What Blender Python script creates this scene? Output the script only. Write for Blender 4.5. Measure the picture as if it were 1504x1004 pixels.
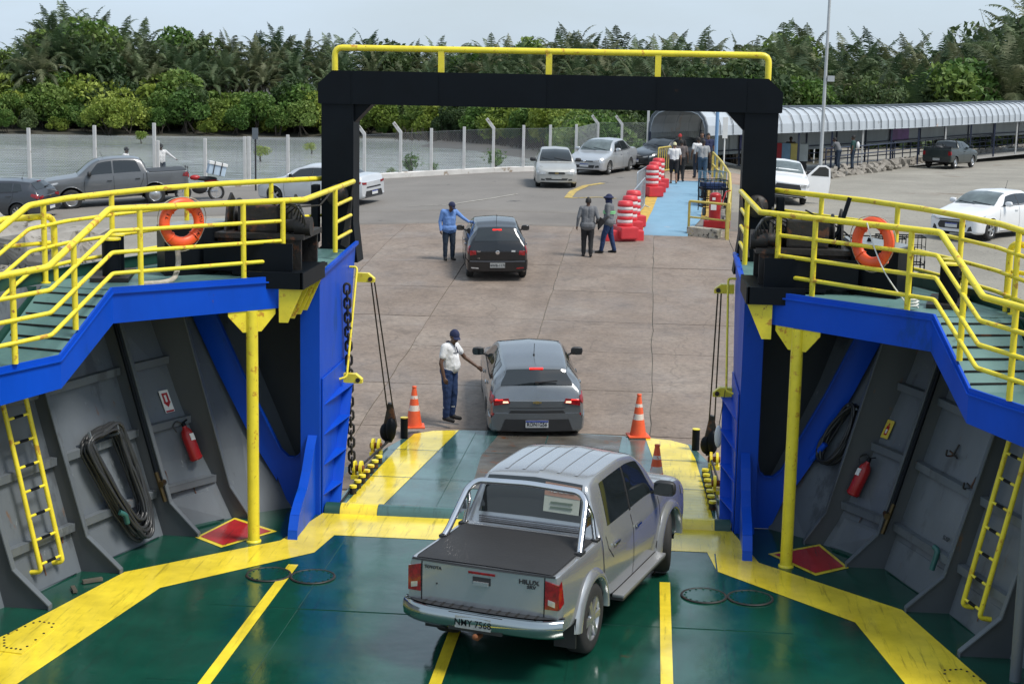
import bpy, bmesh, math, random
import numpy as np
from mathutils import Vector, Matrix, noise as mnoise
R=math.radians
PI=math.pi
for o in list(bpy.data.objects): bpy.data.objects.remove(o,do_unlink=True)
scene=bpy.context.scene
COL=scene.collection
# ---------------------------------------------------------------- camera
FPX,PIT,YAW,ROL,CH,CX=2264.2,R(9.637),R(5.017),R(1.154),6.15,1.605
Fv=Vector((-math.sin(YAW)*math.cos(PIT),math.cos(YAW)*math.cos(PIT),-math.sin(PIT)))
Rv=Vector((math.cos(YAW),math.sin(YAW),0)); Dv=Fv.cross(Rv)
CO=Vector((CX,0,CH)); cr_,sr_=math.cos(ROL),math.sin(ROL)
cd=bpy.data.cameras.new('camera'); cam=bpy.data.objects.new('camera',cd); COL.objects.link(cam)
Xa=Rv*cr_-Dv*sr_; Ya=-(Rv*sr_+Dv*cr_); Za=-Fv
m=Matrix((Xa,Ya,Za)).transposed().to_4x4(); m.translation=CO
cam.matrix_world=m
cd.sensor_width=36; cd.lens=FPX/1504*36; cd.clip_end=3000; cd.clip_start=.1
scene.camera=cam
def ray(u,v):
    a,b=u-752,v-502
    x=a*cr_+b*sr_; y=-a*sr_+b*cr_
    return Fv+x/FPX*Rv+y/FPX*Dv
def atz(u,v,z=0.):
    d=ray(u,v); return CO+d*((z-CH)/d.z)
def aty(u,v,y):
    d=ray(u,v); return CO+d*(y/d.y)
def atd(u,v,dep):
    return CO+ray(u,v)*dep
# ---------------------------------------------------------------- world, sun, exposure
SUN_EL,SUN_AZ=R(58),R(112)     # high sun behind thin cloud
w=bpy.data.worlds.new('World'); scene.world=w; w.use_nodes=True
nt=w.node_tree; nt.nodes.clear()
N=nt.nodes.new; L=nt.links.new
out=N('ShaderNodeOutputWorld'); bg=N('ShaderNodeBackground'); bg.inputs['Strength'].default_value=0.10
sky=N('ShaderNodeTexSky'); sky.sky_type='NISHITA'; sky.sun_disc=False
sky.sun_elevation=SUN_EL; sky.sun_rotation=SUN_AZ; sky.air_density=1.0; sky.dust_density=2.0; sky.ozone_density=1.0
tc=N('ShaderNodeTexCoord'); mp=N('ShaderNodeMapping'); mp.inputs['Scale'].default_value=(1,1,3.2)
nz=N('ShaderNodeTexNoise'); nz.inputs['Scale'].default_value=3.1; nz.inputs['Detail'].default_value=7; nz.inputs['Roughness'].default_value=.55
rp=N('ShaderNodeValToRGB'); rp.color_ramp.elements[0].position=.30; rp.color_ramp.elements[1].position=.68
rp.color_ramp.elements[0].color=(.58,.58,.58,1); rp.color_ramp.elements[1].color=(.90,.90,.90,1)
mx=N('ShaderNodeMixRGB'); mx.inputs[2].default_value=(4.75,5.75,6.8,1)
L(tc.outputs['Generated'],mp.inputs[0]); L(mp.outputs[0],nz.inputs['Vector']); L(nz.outputs['Fac'],rp.inputs[0])
L(rp.outputs[0],mx.inputs[0]); L(sky.outputs[0],mx.inputs[1]); L(mx.outputs[0],bg.inputs['Color']); L(bg.outputs[0],out.inputs[0])
sl=bpy.data.lights.new('sun','SUN'); sl.energy=2.7; sl.angle=R(18); sl.color=(1,.95,.88)
so=bpy.data.objects.new('sun',sl); COL.objects.link(so)
so.rotation_euler=(R(90)-SUN_EL,0,R(180)-SUN_AZ)
vs=scene.view_settings; vs.view_transform='Standard'; vs.look='None'; vs.gamma=1; vs.use_curve_mapping=False
vs.exposure=0.5
# ================================================================ library
MATS={}
def M(name,col,rough=.5,metal=0.,var=.18,vs=2.5,bump=0.,bs=40,spots=(),coat=0.,rvar=0.,spec=.5,emit=None,stretch=None,alpha=None,trans=0.):
    """procedural paint / surface; spots=[(colour, amount 0..1, scale)]"""
    if name in MATS: return MATS[name]
    m=bpy.data.materials.new(name); m.use_nodes=True; nt=m.node_tree; b=nt.nodes['Principled BSDF']
    b.inputs['Roughness'].default_value=rough; b.inputs['Metallic'].default_value=metal
    b.inputs['Specular IOR Level'].default_value=spec
    if coat: b.inputs['Coat Weight'].default_value=coat; b.inputs['Coat Roughness'].default_value=.05
    if trans: b.inputs['Transmission Weight'].default_value=trans
    if emit: b.inputs['Emission Color'].default_value=(*emit[0],1); b.inputs['Emission Strength'].default_value=emit[1]
    N=nt.nodes.new;L=nt.links.new
    tc=N('ShaderNodeTexCoord'); src=tc.outputs['Object']
    if stretch:
        mp=N('ShaderNodeMapping'); mp.inputs['Scale'].default_value=stretch; L(src,mp.inputs[0]); src=mp.outputs[0]
    c=None
    if var>0:
        n=N('ShaderNodeTexNoise'); n.inputs['Scale'].default_value=vs; n.inputs['Detail'].default_value=8; n.inputs['Roughness'].default_value=.62; L(src,n.inputs['Vector'])
        r=N('ShaderNodeValToRGB'); r.color_ramp.elements[0].position=.28; r.color_ramp.elements[1].position=.72
        lo=1-var; hi=1+var*.8
        r.color_ramp.elements[0].color=(col[0]*lo,col[1]*lo,col[2]*lo,1); r.color_ramp.elements[1].color=(min(1,col[0]*hi),min(1,col[1]*hi),min(1,col[2]*hi),1)
        L(n.outputs['Fac'],r.inputs[0]); c=r.outputs[0]
        if rvar>0:
            rr=N('ShaderNodeMapRange'); rr.inputs[1].default_value=.35; rr.inputs[2].default_value=.65
            rr.inputs[3].default_value=max(0,rough-rvar); rr.inputs[4].default_value=min(1,rough+rvar)
            n2=N('ShaderNodeTexNoise'); n2.inputs['Scale'].default_value=vs*.6; n2.inputs['Detail'].default_value=5; L(src,n2.inputs['Vector'])
            L(n2.outputs['Fac'],rr.inputs[0]); L(rr.outputs[0],b.inputs['Roughness'])
    for k,(sc,am,ss) in enumerate(spots):
        n=N('ShaderNodeTexNoise'); n.inputs['Scale'].default_value=ss; n.inputs['Detail'].default_value=9; n.inputs['Roughness'].default_value=.68
        mp2=N('ShaderNodeMapping'); mp2.inputs['Location'].default_value=(7.3*k+3.1,1.7*k,5.9); L(src,mp2.inputs[0]); L(mp2.outputs[0],n.inputs['Vector'])
        r=N('ShaderNodeValToRGB'); p=.72-.34*am; r.color_ramp.elements[0].position=p; r.color_ramp.elements[1].position=min(1,p+.06)
        r.color_ramp.elements[0].color=(0,0,0,1); r.color_ramp.elements[1].color=(1,1,1,1)
        mx=N('ShaderNodeMixRGB'); L(n.outputs['Fac'],r.inputs[0]); L(r.outputs[0],mx.inputs[0])
        if c: L(c,mx.inputs[1])
        else: mx.inputs[1].default_value=(*col,1)
        mx.inputs[2].default_value=(*sc,1); c=mx.outputs[0]
    if c: L(c,b.inputs['Base Color'])
    else: b.inputs['Base Color'].default_value=(*col,1)
    if bump>0:
        n=N('ShaderNodeTexNoise'); n.inputs['Scale'].default_value=bs; n.inputs['Detail'].default_value=6; L(src,n.inputs['Vector'])
        bp=N('ShaderNodeBump'); bp.inputs['Strength'].default_value=bump; bp.inputs['Distance'].default_value=.02
        L(n.outputs['Fac'],bp.inputs['Height']); L(bp.outputs[0],b.inputs['Normal'])
    MATS[name]=m; return m
RUST=(.16,.055,.018)
def ramp4(nt,src,pts):
    r=nt.nodes.new('ShaderNodeValToRGB'); e=r.color_ramp.elements
    while len(e)<len(pts): e.new(.5)
    for k,(p,c) in enumerate(pts): e[k].position=p; e[k].color=(*c,1)
    nt.links.new(src,r.inputs[0]); return r.outputs[0]

class MB:
    """collects geometry (several materials) and links it as ONE mesh object"""
    def __init__(s): s.v=[]; s.f=[]; s.m=[]; s.mats=[]; s.cur=0; s.sm=[]; s.smooth=False
    def mat(s,m):
        if m not in s.mats: s.mats.append(m)
        s.cur=s.mats.index(m); return s
    def add(s,vs,fs,smooth=None):
        o=len(s.v); s.v+= [tuple(p) for p in vs]
        sm=s.smooth if smooth is None else smooth
        for f in fs: s.f.append(tuple(i+o for i in f)); s.m.append(s.cur); s.sm.append(sm)
        return s
    def box(s,x0,x1,y0,y1,z0,z1,bev=0.):
        if bev<=0:
            vs=[(x,y,z) for z in (z0,z1) for y in (y0,y1) for x in (x0,x1)]
            return s.add(vs,[(0,2,3,1),(4,5,7,6),(0,1,5,4),(2,6,7,3),(0,4,6,2),(1,3,7,5)],False)
        b=min(bev,(x1-x0)*.49,(y1-y0)*.49,(z1-z0)*.49)
        bm=bmesh.new(); bmesh.ops.create_cube(bm,size=1)
        for v in bm.verts: v.co=Vector(((x0+x1)/2+v.co.x*(x1-x0),(y0+y1)/2+v.co.y*(y1-y0),(z0+z1)/2+v.co.z*(z1-z0)))
        bmesh.ops.bevel(bm,geom=bm.edges[:],offset=b,segments=2,affect='EDGES',profile=.7)
        bm.verts.index_update()
        s.add([v.co for v in bm.verts],[[v.index for v in f.verts] for f in bm.faces],False); bm.free(); return s
    def obox(s,c,ax,ay,az,hx,hy,hz):
        """oriented box, centre c, unit axes, half sizes"""
        c=Vector(c);ax,ay,az=Vector(ax),Vector(ay),Vector(az)
        vs=[c+ax*hx*i+ay*hy*j+az*hz*k for k in(-1,1) for j in(-1,1) for i in(-1,1)]
        return s.add(vs,[(0,2,3,1),(4,5,7,6),(0,1,5,4),(2,6,7,3),(0,4,6,2),(1,3,7,5)],False)
    def beam(s,a,b,w,h,up=(0,0,1)):
        a,b=Vector(a),Vector(b); d=(b-a).normalized(); sd=d.cross(Vector(up))
        if sd.length<1e-4: sd=d.cross(Vector((1,0,0)))
        sd.normalize(); u=sd.cross(d)
        return s.obox((a+b)/2,d,sd,u,(b-a).length/2,w/2,h/2)
    def quad(s,a,b,c,d): return s.add([a,b,c,d],[(0,1,2,3)])
    def poly(s,pts): return s.add(pts,[tuple(range(len(pts)))],False)
    def prism(s,pts,off):
        """planar polygon pts extruded by vector off"""
        n=len(pts); off=Vector(off); P=[Vector(p) for p in pts]
        nn=Vector((0,0,0))
        for i in range(n): nn+=P[i].cross(P[(i+1)%n])
        if nn.dot(off)>0: P=P[::-1]
        vs=P+[p+off for p in P]
        fs=[tuple(range(n)),tuple(range(2*n-1,n-1,-1))]+[(i,i+n,(i+1)%n+n,(i+1)%n) for i in range(n)]
        # orientation: first face outward = -off side
        return s.add(vs,fs,False)
    def tube(s,pts,r,n=10,cap=True,closed=False,round_=0.,smooth=True):
        P=[Vector(p) for p in pts]
        if round_>0:
            Q=[P[0]]
            for i in range(1,len(P)-1):
                a,b,c=P[i-1],P[i],P[i+1]; t=min(round_,(a-b).length*.45,(c-b).length*.45)
                p0=b+(a-b).normalized()*t; p2=b+(c-b).normalized()*t
                for k in range(5):
                    u=k/4; Q.append(p0*(1-u)**2+b*2*u*(1-u)+p2*u*u)
            Q.append(P[-1]); P=Q
        rr=r if isinstance(r,(list,tuple)) else [r]*len(P)
        if len(rr)!=len(P): rr=[rr[0]]*len(P)
        m=len(P); vs=[]; prev=None
        for i,p in enumerate(P):
            if closed: t=(P[(i+1)%m]-P[i-1])
            else: t=(P[min(i+1,m-1)]-P[max(i-1,0)])
            t.normalize()
            if prev is None:
                x=t.cross(Vector((0,0,1)))
                if x.length<.05: x=t.cross(Vector((0,1,0)))
                x.normalize()
            else:
                x=prev-t*prev.dot(t)
                if x.length<1e-5: x=t.orthogonal()
                x.normalize()
            prev=x; y=t.cross(x)
            for k in range(n):
                a=2*PI*k/n; vs.append(p+(x*math.cos(a)+y*math.sin(a))*rr[i])
        fs=[]
        for i in range(m if closed else m-1):
            j=(i+1)%m
            for k in range(n):
                fs.append((i*n+k,i*n+(k+1)%n,j*n+(k+1)%n,j*n+k))
        s.add(vs,fs,smooth)
        if cap and not closed:
            s.add(vs[:n],[tuple(range(n))[::-1]],False); s.add(vs[-n:],[tuple(range(n))],False)
        return s
    def cyl(s,c,r,h,n=20,axis='z',r2=None,smooth=True):
        c=Vector(c); d={'x':Vector((1,0,0)),'y':Vector((0,1,0)),'z':Vector((0,0,1))}[axis] if isinstance(axis,str) else Vector(axis).normalized()
        return s.tube([c,c+d*h],[r,r if r2 is None else r2],n,smooth=smooth)
    def lathe(s,c,prof,n=24,axis=(0,0,1),smooth=True):
        """prof: list of (radius, height) along axis"""
        c=Vector(c); d=Vector(axis).normalized(); x=d.orthogonal().normalized(); y=d.cross(x)
        vs=[];fs=[]
        for (r,h) in prof:
            for k in range(n):
                a=2*PI*k/n; vs.append(c+d*h+(x*math.cos(a)+y*math.sin(a))*r)
        for i in range(len(prof)-1):
            for k in range(n): fs.append((i*n+k,i*n+(k+1)%n,(i+1)*n+(k+1)%n,(i+1)*n+k))
        return s.add(vs,fs,smooth)
    def ball(s,c,rx,ry=None,rz=None,n=12,m=8):
        ry=rx if ry is None else ry; rz=rx if rz is None else rz
        vs=[];fs=[]
        for i in range(m+1):
            a=PI*i/m
            for k in range(n):
                b=2*PI*k/n; vs.append((c[0]+rx*math.sin(a)*math.cos(b),c[1]+ry*math.sin(a)*math.sin(b),c[2]-rz*math.cos(a)))
        for i in range(m):
            for k in range(n): fs.append((i*n+k,i*n+(k+1)%n,(i+1)*n+(k+1)%n,(i+1)*n+k))
        return s.add(vs,fs,True)
    def grid(s,rows,smooth=True,closed=False,flip=False):
        """rows: list of equal length point lists"""
        n=len(rows[0]); vs=[p for r in rows for p in r]; fs=[]
        for i in range(len(rows)-1):
            for k in range(n if closed else n-1):
                q=(i*n+k,i*n+(k+1)%n,(i+1)*n+(k+1)%n,(i+1)*n+k)
                fs.append(q[::-1] if flip else q)
        return s.add(vs,fs,smooth)
    def build(s,name,parent=None,mat=None,label=None,cat=None,group=None,kind=None,loc=None,rz=0):
        me=bpy.data.meshes.new(name); me.from_pydata(s.v,[],s.f)
        if mat: me.materials.append(mat)
        else:
            for m in s.mats: me.materials.append(m)
            if s.m: me.polygons.foreach_set('material_index',s.m)
        if s.sm: me.polygons.foreach_set('use_smooth',s.sm)
        me.update()
        o=bpy.data.objects.new(name,me); COL.objects.link(o)
        if parent: o.parent=parent
        if loc is not None: o.location=loc
        if rz: o.rotation_euler.z=rz
        tag(o,label,cat,group,kind); return o
def tag(o,label=None,cat=None,group=None,kind=None):
    if label: o['label']=label
    if cat: o['category']=cat
    if group: o['group']=group
    if kind: o['kind']=kind
    return o
def thing(name,label,cat,loc=(0,0,0),rz=0,group=None):
    o=bpy.data.objects.new(name,None); COL.objects.link(o); o.location=loc; o.rotation_euler=(0,0,rz); o.empty_display_size=.2
    return tag(o,label,cat,group)
CH_={}
def clone(root,loc=None,rz=None,label=None,group=None,scale=None):
    def cp(o,par):
        c=o.copy(); COL.objects.link(c); c.parent=par
        for ch in kids.get(o.name,()): cp(ch,c)
        return c
    kids={}
    for o in bpy.data.objects:
        if o.parent: kids.setdefault(o.parent.name,[]).append(o)
    r=cp(root,None)
    if loc is not None: r.location=loc
    if rz is not None: r.rotation_euler=(0,0,rz)
    if scale is not None: r.scale=(scale,)*3 if not hasattr(scale,'__len__') else scale
    if label: r['label']=label
    if group: r['group']=group
    return r
def text(body,size,mat,name,parent,mtx,bold=0.,ext=.002,align='CENTER',sx=1.):
    cu=bpy.data.curves.new(name,'FONT'); cu.body=body; cu.size=size; cu.extrude=ext; cu.align_x=align; cu.align_y='CENTER'; cu.offset=bold
    cu.resolution_u=2
    ob=bpy.data.objects.new('tmp',cu); COL.objects.link(ob)
    dg=bpy.context.evaluated_depsgraph_get(); dg.update()
    me=bpy.data.meshes.new_from_object(ob.evaluated_get(dg)); me.name=name
    bpy.data.objects.remove(ob,do_unlink=True)
    if sx!=1:
        for v in me.vertices: v.co.x*=sx
    me.materials.clear(); me.materials.append(mat)
    for p in me.polygons: p.material_index=0
    o=bpy.data.objects.new(name,me); COL.objects.link(o)
    if parent: o.parent=parent
    o.matrix_local=mtx; return o
def frame(o,x,y,z=None):
    """4x4 from origin, x axis, y axis"""
    x=Vector(x).normalized(); y=Vector(y); z=x.cross(y).normalized(); y=z.cross(x)
    m=Matrix((x,y,z)).transposed().to_4x4(); m.translation=Vector(o); return m
def interp(xs,ys,x): return float(np.interp(x,xs,ys))
def pchip(xs,Y):
    """monotone cubic through columns of Y; returns f(array)->array"""
    xs=np.asarray(xs,float); Y=np.asarray(Y,float); h=np.diff(xs)[:,None]; d=np.diff(Y,axis=0)/h
    mm=np.zeros_like(Y); mm[0]=d[0]; mm[-1]=d[-1]
    for i in range(1,len(xs)-1):
        a,b=d[i-1],d[i]; w1=2*h[i]+h[i-1]; w2=h[i]+2*h[i-1]
        with np.errstate(divide='ignore',invalid='ignore'):
            v=(w1+w2)/(w1/a+w2/b)
        mm[i]=np.where(a*b>0,v,0)
    def f(x):
        x=np.atleast_1d(np.asarray(x,float)); i=np.clip(np.searchsorted(xs,x)-1,0,len(xs)-2)
        hh=(xs[i+1]-xs[i]); t=((x-xs[i])/hh)[:,None]; hh=hh[:,None]
        return (1+2*t)*(1-t)**2*Y[i]+t*(1-t)**2*hh*mm[i]+t*t*(3-2*t)*Y[i+1]+t*t*(t-1)*hh*mm[i+1]
    return f
rng=random.Random(7)
# ================================================================ ground, ramp, water
def gz(x,y):
    z=interp([20,24,27.5,41,45,52,58,65,75,110,200],[-1.2,-.55,-.12,.9,1.2,1.65,1.95,2.12,2.3,2.45,2.5],y)
    if x<-5: z-=min(.8,.045*(-5-x))
    if x>5:
        zr=interp([20,24,27.5,41,48,60,110,200],[-1.2,-.5,.0,1.2,1.68,1.76,1.72,1.9],y); k=min(1,(x-5)/2.5); z=z*(1-k)+zr*k
    return z
def shore(x):
    """far edge (y) of the landing, where it drops to the water"""
    return interp([-60,-40,-20,-12,-3.5,1,6,14],[45,52,60.8,64.2,68.6,73,84,100],x)
def gpt(u,v,dz=0.):
    """where a line of sight meets the ground"""
    d=ray(u,v); t=20.
    for k in range(4000):
        p=CO+d*t
        if p.z<=gz(p.x,p.y)+dz: return p
        t+=.05
    return CO+d*t
def g3(x,y,dz=0.): return Vector((x,y,gz(x,y)+dz))
m_gravel=M('gravel',(.25,.235,.20),.95,var=.22,vs=.35,bump=.9,bs=14,spots=[((.14,.13,.12),.42,9),((.38,.36,.32),.3,23),((.17,.14,.11),.35,.22)])
m_rampdirt=M('joint_dirt',(.05,.045,.04),.95,var=.3)
m_asph=M('asphalt',(.175,.162,.147),.88,var=.16,vs=.4,bump=.35,bs=60,spots=[((.16,.15,.135),.35,.35),((.07,.068,.066),.28,.9)])
mb=MB()
xs=np.concatenate([np.arange(-60,-24,4.),np.arange(-24,32,1.),np.arange(32,90,4.)]); 
rows=[]
for y in np.concatenate([np.arange(20,80,1.),np.arange(80,300,5.)]):
    row=[]
    for x in xs:
        z=gz(x,y); sh=shore(x) if x<14 else 400
        d=y-sh
        if d>0: z=max(-3.,z-.55*d-.3)
        n=mnoise.noise((x*.35,y*.35,0))*.05
        wd=1 if (-9.3<x<6.4 and y<70) else 0
        row.append((x,y,z+(-.022 if wd else n*(1 if y>26 else 0))))
    rows.append(row)
mb.grid(rows).build('ground',mat=m_gravel,kind='structure')
# asphalt yard in front of the fence
def strip(name,mat,poly,dz,step=1.,kind='structure',parent=None):
    """sheet draped over the ground inside polygon rows: poly = list of (xL,xR,y)"""
    rows=[]
    n=max(2,int(abs(poly[0][1]-poly[0][0])/step)+1)
    xl,xr,y=poly[0]; rows.append([tuple(g3(xl+(xr-xl)*k/n,y-.06,-.05)) for k in range(n+1)])
    for (xl,xr,y) in poly:
        rows.append([tuple(g3(xl+(xr-xl)*k/n,y,dz)) for k in range(n+1)])
    return MB().grid(rows).build(name,parent,mat,kind=kind)
P=[]
for y in np.arange(52.5,73.5,.75):
    xl=-30; 
    # left limit = fence line
    for x in np.arange(-30,2,.25):
        if shore(x)-.7>y: xl=x; break
    else: xl=2
    xl=max(xl,-30 if y>49 else -20); xr=min(2.2,2.2)
    if xl<xr-.5: P.append((xl,xr,y))
strip('asphalt_road',m_asph,P,.045,.6)
# concrete slabs of the boat ramp
def concrete(name,seed):
    m=bpy.data.materials.new(name); m.use_nodes=True; nt=m.node_tree; b=nt.nodes['Principled BSDF']; N=nt.nodes.new;L=nt.links.new
    g=N('ShaderNodeNewGeometry'); mp=N('ShaderNodeMapping'); mp.inputs['Location'].default_value=(seed*3.,seed,0); L(g.outputs['Position'],mp.inputs[0])
    def nz(sc,det=8,ro=.6,dist=0):
        n=N('ShaderNodeTexNoise'); n.inputs['Scale'].default_value=sc; n.inputs['Detail'].default_value=det; n.inputs['Roughness'].default_value=ro; n.inputs['Distortion'].default_value=dist; L(mp.outputs[0],n.inputs['Vector']); return n.outputs['Fac']
    c=ramp4(nt,nz(.45,6),[(.25,(.165,.127,.100)),(.5,(.222,.175,.141)),(.75,(.28,.232,.192))])
    f=ramp4(nt,nz(9,8,.75),[(.3,(.62,.62,.62)),(.55,(1,1,1)),(.72,(1.15,1.14,1.1))])
    mx=N('ShaderNodeMixRGB'); mx.blend_type='MULTIPLY'; mx.inputs[0].default_value=1; L(c,mx.inputs[1]); L(f,mx.inputs[2])
    st=ramp4(nt,nz(1.1,9,.7,.6),[(.52,(0,0,0)),(.66,(1,1,1))])
    m2=N('ShaderNodeMixRGB'); m2.inputs[2].default_value=(.075,.06,.05,1)
    mm=N('ShaderNodeMath'); mm.operation='MULTIPLY'; mm.inputs[1].default_value=.38; L(st,mm.inputs[0]); L(mm.outputs[0],m2.inputs[0]); L(mx.outputs[0],m2.inputs[1])
    gx=N('ShaderNodeSeparateXYZ'); L(g.outputs['Position'],gx.inputs[0])
    for cx_,wd_,am_ in ((-2.0,.5,.32),(-.5,.5,.32),(1.3,.6,.18),(-1.2,.35,.38)):
        m_a=N('ShaderNodeMath'); m_a.operation='SUBTRACT'; m_a.inputs[1].default_value=cx_; L(gx.outputs[0],m_a.inputs[0])
        m_b=N('ShaderNodeMath'); m_b.operation='ABSOLUTE'; L(m_a.outputs[0],m_b.inputs[0])
        m_c=N('ShaderNodeMapRange'); m_c.inputs[1].default_value=wd_; m_c.inputs[2].default_value=.05; m_c.inputs[3].default_value=0; m_c.inputs[4].default_value=am_; L(m_b.outputs[0],m_c.inputs[0])
        m_d=N('ShaderNodeMath'); m_d.operation='MULTIPLY'; L(m_c.outputs[0],m_d.inputs[0]); L(ramp4(nt,nz(.8,7,.7),[(.35,(.2,.2,.2)),(.65,(1,1,1))]),m_d.inputs[1])
        m_e=N('ShaderNodeMixRGB'); m_e.inputs[2].default_value=(.085,.068,.056,1); L(m_d.outputs[0],m_e.inputs[0]); L(m2.outputs[0],m_e.inputs[1]); m2=m_e
    # hairline cracks
    vo=N('ShaderNodeTexVoronoi'); vo.feature='DISTANCE_TO_EDGE'; vo.inputs['Scale'].default_value=.33
    n3=N('ShaderNodeTexNoise'); n3.inputs['Scale'].default_value=1.6; n3.inputs['Detail'].default_value=6; L(mp.outputs[0],n3.inputs['Vector'])
    va=N('ShaderNodeMixRGB'); va.blend_type='ADD'; va.inputs[0].default_value=.55; L(mp.outputs[0],va.inputs[1]); L(n3.outputs['Color'],va.inputs[2]); L(va.outputs[0],vo.inputs['Vector'])
    cr=ramp4(nt,vo.outputs['Distance'],[(.0,(1,1,1)),(.007,(0,0,0))])
    m3=N('ShaderNodeMixRGB'); m3.inputs[2].default_value=(.045,.037,.03,1); mm3=N('ShaderNodeMath'); mm3.operation='MULTIPLY'; mm3.inputs[1].default_value=.32; L(cr,mm3.inputs[0]); L(mm3.outputs[0],m3.inputs[0]); L(m2.outputs[0],m3.inputs[1])
    L(m3.outputs[0],b.inputs['Base Color'])
    rr=N('ShaderNodeMapRange'); rr.inputs[1].default_value=.4; rr.inputs[2].default_value=.65; rr.inputs[3].default_value=.9; rr.inputs[4].default_value=.5; L(nz(.5,4),rr.inputs[0]); L(rr.outputs[0],b.inputs['Roughness'])
    bp=N('ShaderNodeBump'); bp.inputs['Strength'].default_value=.55; bp.inputs['Distance'].default_value=.02; L(nz(22,8,.7),bp.inputs['Height']); L(bp.outputs[0],b.inputs['Normal'])
    return m
m_con=[concrete('ramp_concrete',1),concrete('ramp_concrete_worn',5)]
ramp=bpy.data.objects.new('boat_ramp',None); COL.objects.link(ramp); ramp['kind']='structure'
ramp_y=[24.2,27.3,30.2,33.3,36.2,39.6,43.,46.6,50.1]
ramp_x=[-9.2,-6.3,-3.55,-.85,1.75,4.1,6.35]
rs=random.Random(3)
for j in range(len(ramp_y)-1):
    for i in range(len(ramp_x)-1):
        sk=.035*(ramp_y[j]-27)   # the joints fan out slightly uphill
        mb=MB(); g=.010; x0,x1,y0,y1=ramp_x[i]+g,ramp_x[i+1]-g,ramp_y[j]+g,ramp_y[j+1]-g
        rows=[]; dz=rs.uniform(-.006,.008)
        nx,ny=4,4
        for b in range(ny+1):
            row=[]
            for a in range(nx+1):
                y=y0+(y1-y0)*b/ny; x=x0+(x1-x0)*a/nx
                jx=mnoise.noise((x*.9,y*.9,3))*.05 if a in(0,nx) else 0
                jy=mnoise.noise((x*.9,y*.9,9))*.05 if b in(0,ny) else 0
                row.append(tuple(g3(x+jx,y+jy,dz)))
            rows.append(row)
        mb.grid(rows)
        e=[rows[0][k] for k in range(nx+1)]+[r[-1] for r in rows[1:]]+[rows[-1][k] for k in range(nx-1,-1,-1)]+[rows[b][0] for b in range(ny-1,0,-1)]
        mb.grid([e,[(p[0],p[1],p[2]-.1) for p in e]],smooth=False,closed=True)
        mb.build('concrete_slab',ramp,m_con[rs.random()<.3])
# upper apron between the slabs and the asphalt is one worn pour
strip('ramp_top_apron',M('apron',(.17,.155,.14),.9,var=.2,vs=.5,bump=.4,bs=40,spots=[((.10,.09,.08),.35,.8)]),[( -9.2,6.3,y) for y in np.arange(49.8,54.2,.25)],.03,.8)
# painted lines on the yard
m_yline=M('faded_road_yellow',(.45,.33,.09),.8,var=.3,vs=3,spots=[((.16,.14,.11),.5,6)])
m_wline=M('faded_road_white',(.36,.34,.30),.85,var=.3,vs=3,spots=[((.16,.14,.11),.5,5)])
def line(name,mat,px,w,dz=.058,n=12):
    P=[gpt(u,v) for u,v in px]; Q=[]
    for i in range(len(P)-1):
        for k in range(n): Q.append(P[i].lerp(P[i+1],k/n))
    Q.append(P[-1]); rows=[[],[]]
    for i,p in enumerate(Q):
        t=(Q[min(i+1,len(Q)-1)]-Q[max(i-1,0)]); s=Vector((-t.y,t.x,0)).normalized()*w/2
        for k,sg in enumerate((-1,1)):
            q=p+s*sg; rows[k].append(tuple(g3(q.x,q.y,dz)))
    return MB().grid(rows).build(name,mat=mat,kind='structure')
line('yellow_road_marking',m_yline,[(834,293),(842,283),(860,275),(885,271)],.28)
line('yellow_road_marking',m_yline,[(840,293),(880,292),(905,294)],.12)
line('concrete_seam',m_wline,[(662,303),(720,294),(760,287)],.10)
line('concrete_seam',m_wline,[(600,305),(662,303)],.06)
# blue painted pedestrian path
m_path=M('blue_path_paint',(.17,.31,.42),.75,var=.12,vs=1.2,bump=.2,bs=30,spots=[((.26,.34,.40),.3,2.2),((.12,.22,.33),.25,.8)])
pl=[gpt(937,345),gpt(945,320),gpt(962,293),gpt(972,268),]; pr=[gpt(1010,346),gpt(1032,322),gpt(1035,293),gpt(1030,268)]
YL=[p.y for p in pl]; XL=[p.x for p in pl]; YR=[p.y for p in pr]; XR=[p.x for p in pr]
PB=[(interp(YL,XL,y),interp(YR,XR,y)) +(y,) for y in np.linspace(max(YL[0],YR[0])-.1,min(YL[-1],YR[-1])+.3,16)]
strip('blue_path',m_path,PB,.066,.6)
m_ykerb=M('yellow_path_edge',(.5,.32,.06),.8,var=.25,vs=4,spots=[((.25,.2,.14),.4,7)])
line('path_edge_line',m_ykerb,[(932,345),(949,312),(958,290)],.42,.072)
line('path_edge_line',m_ykerb,[(1037,322),(1040,300),(1033,268)],.35,.074)
strip('path_landing',M('landing_concrete',(.30,.22,.17),.9,var=.2,vs=1,spots=[((.16,.12,.1),.3,2)]),[(1.2,6,y) for y in np.arange(PB[-1][2]+.1,71,.6)],.045,.7)
# white kerb below the fence
m_wkerb=M('white_kerb',(.62,.60,.57),.85,var=.15,vs=2,bump=.3,bs=20,spots=[((.30,.24,.18),.45,2.2)])
KX=np.arange(-36,2.01,1.5)
mb=MB(); rows=[[],[],[],[]]
for x in KX:
    y=shore(x)-.95
    for k,(dy,dz) in enumerate(((0,-.1),(0,.24),(.35,.26),(.35,-.3))):
        rows[k].append(tuple(g3(x,y+dy,dz+mnoise.noise((x,y,k))*.03)))
mb.grid(rows,smooth=False,flip=True); mb.build('kerb',mat=m_wkerb,kind='structure')
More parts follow.
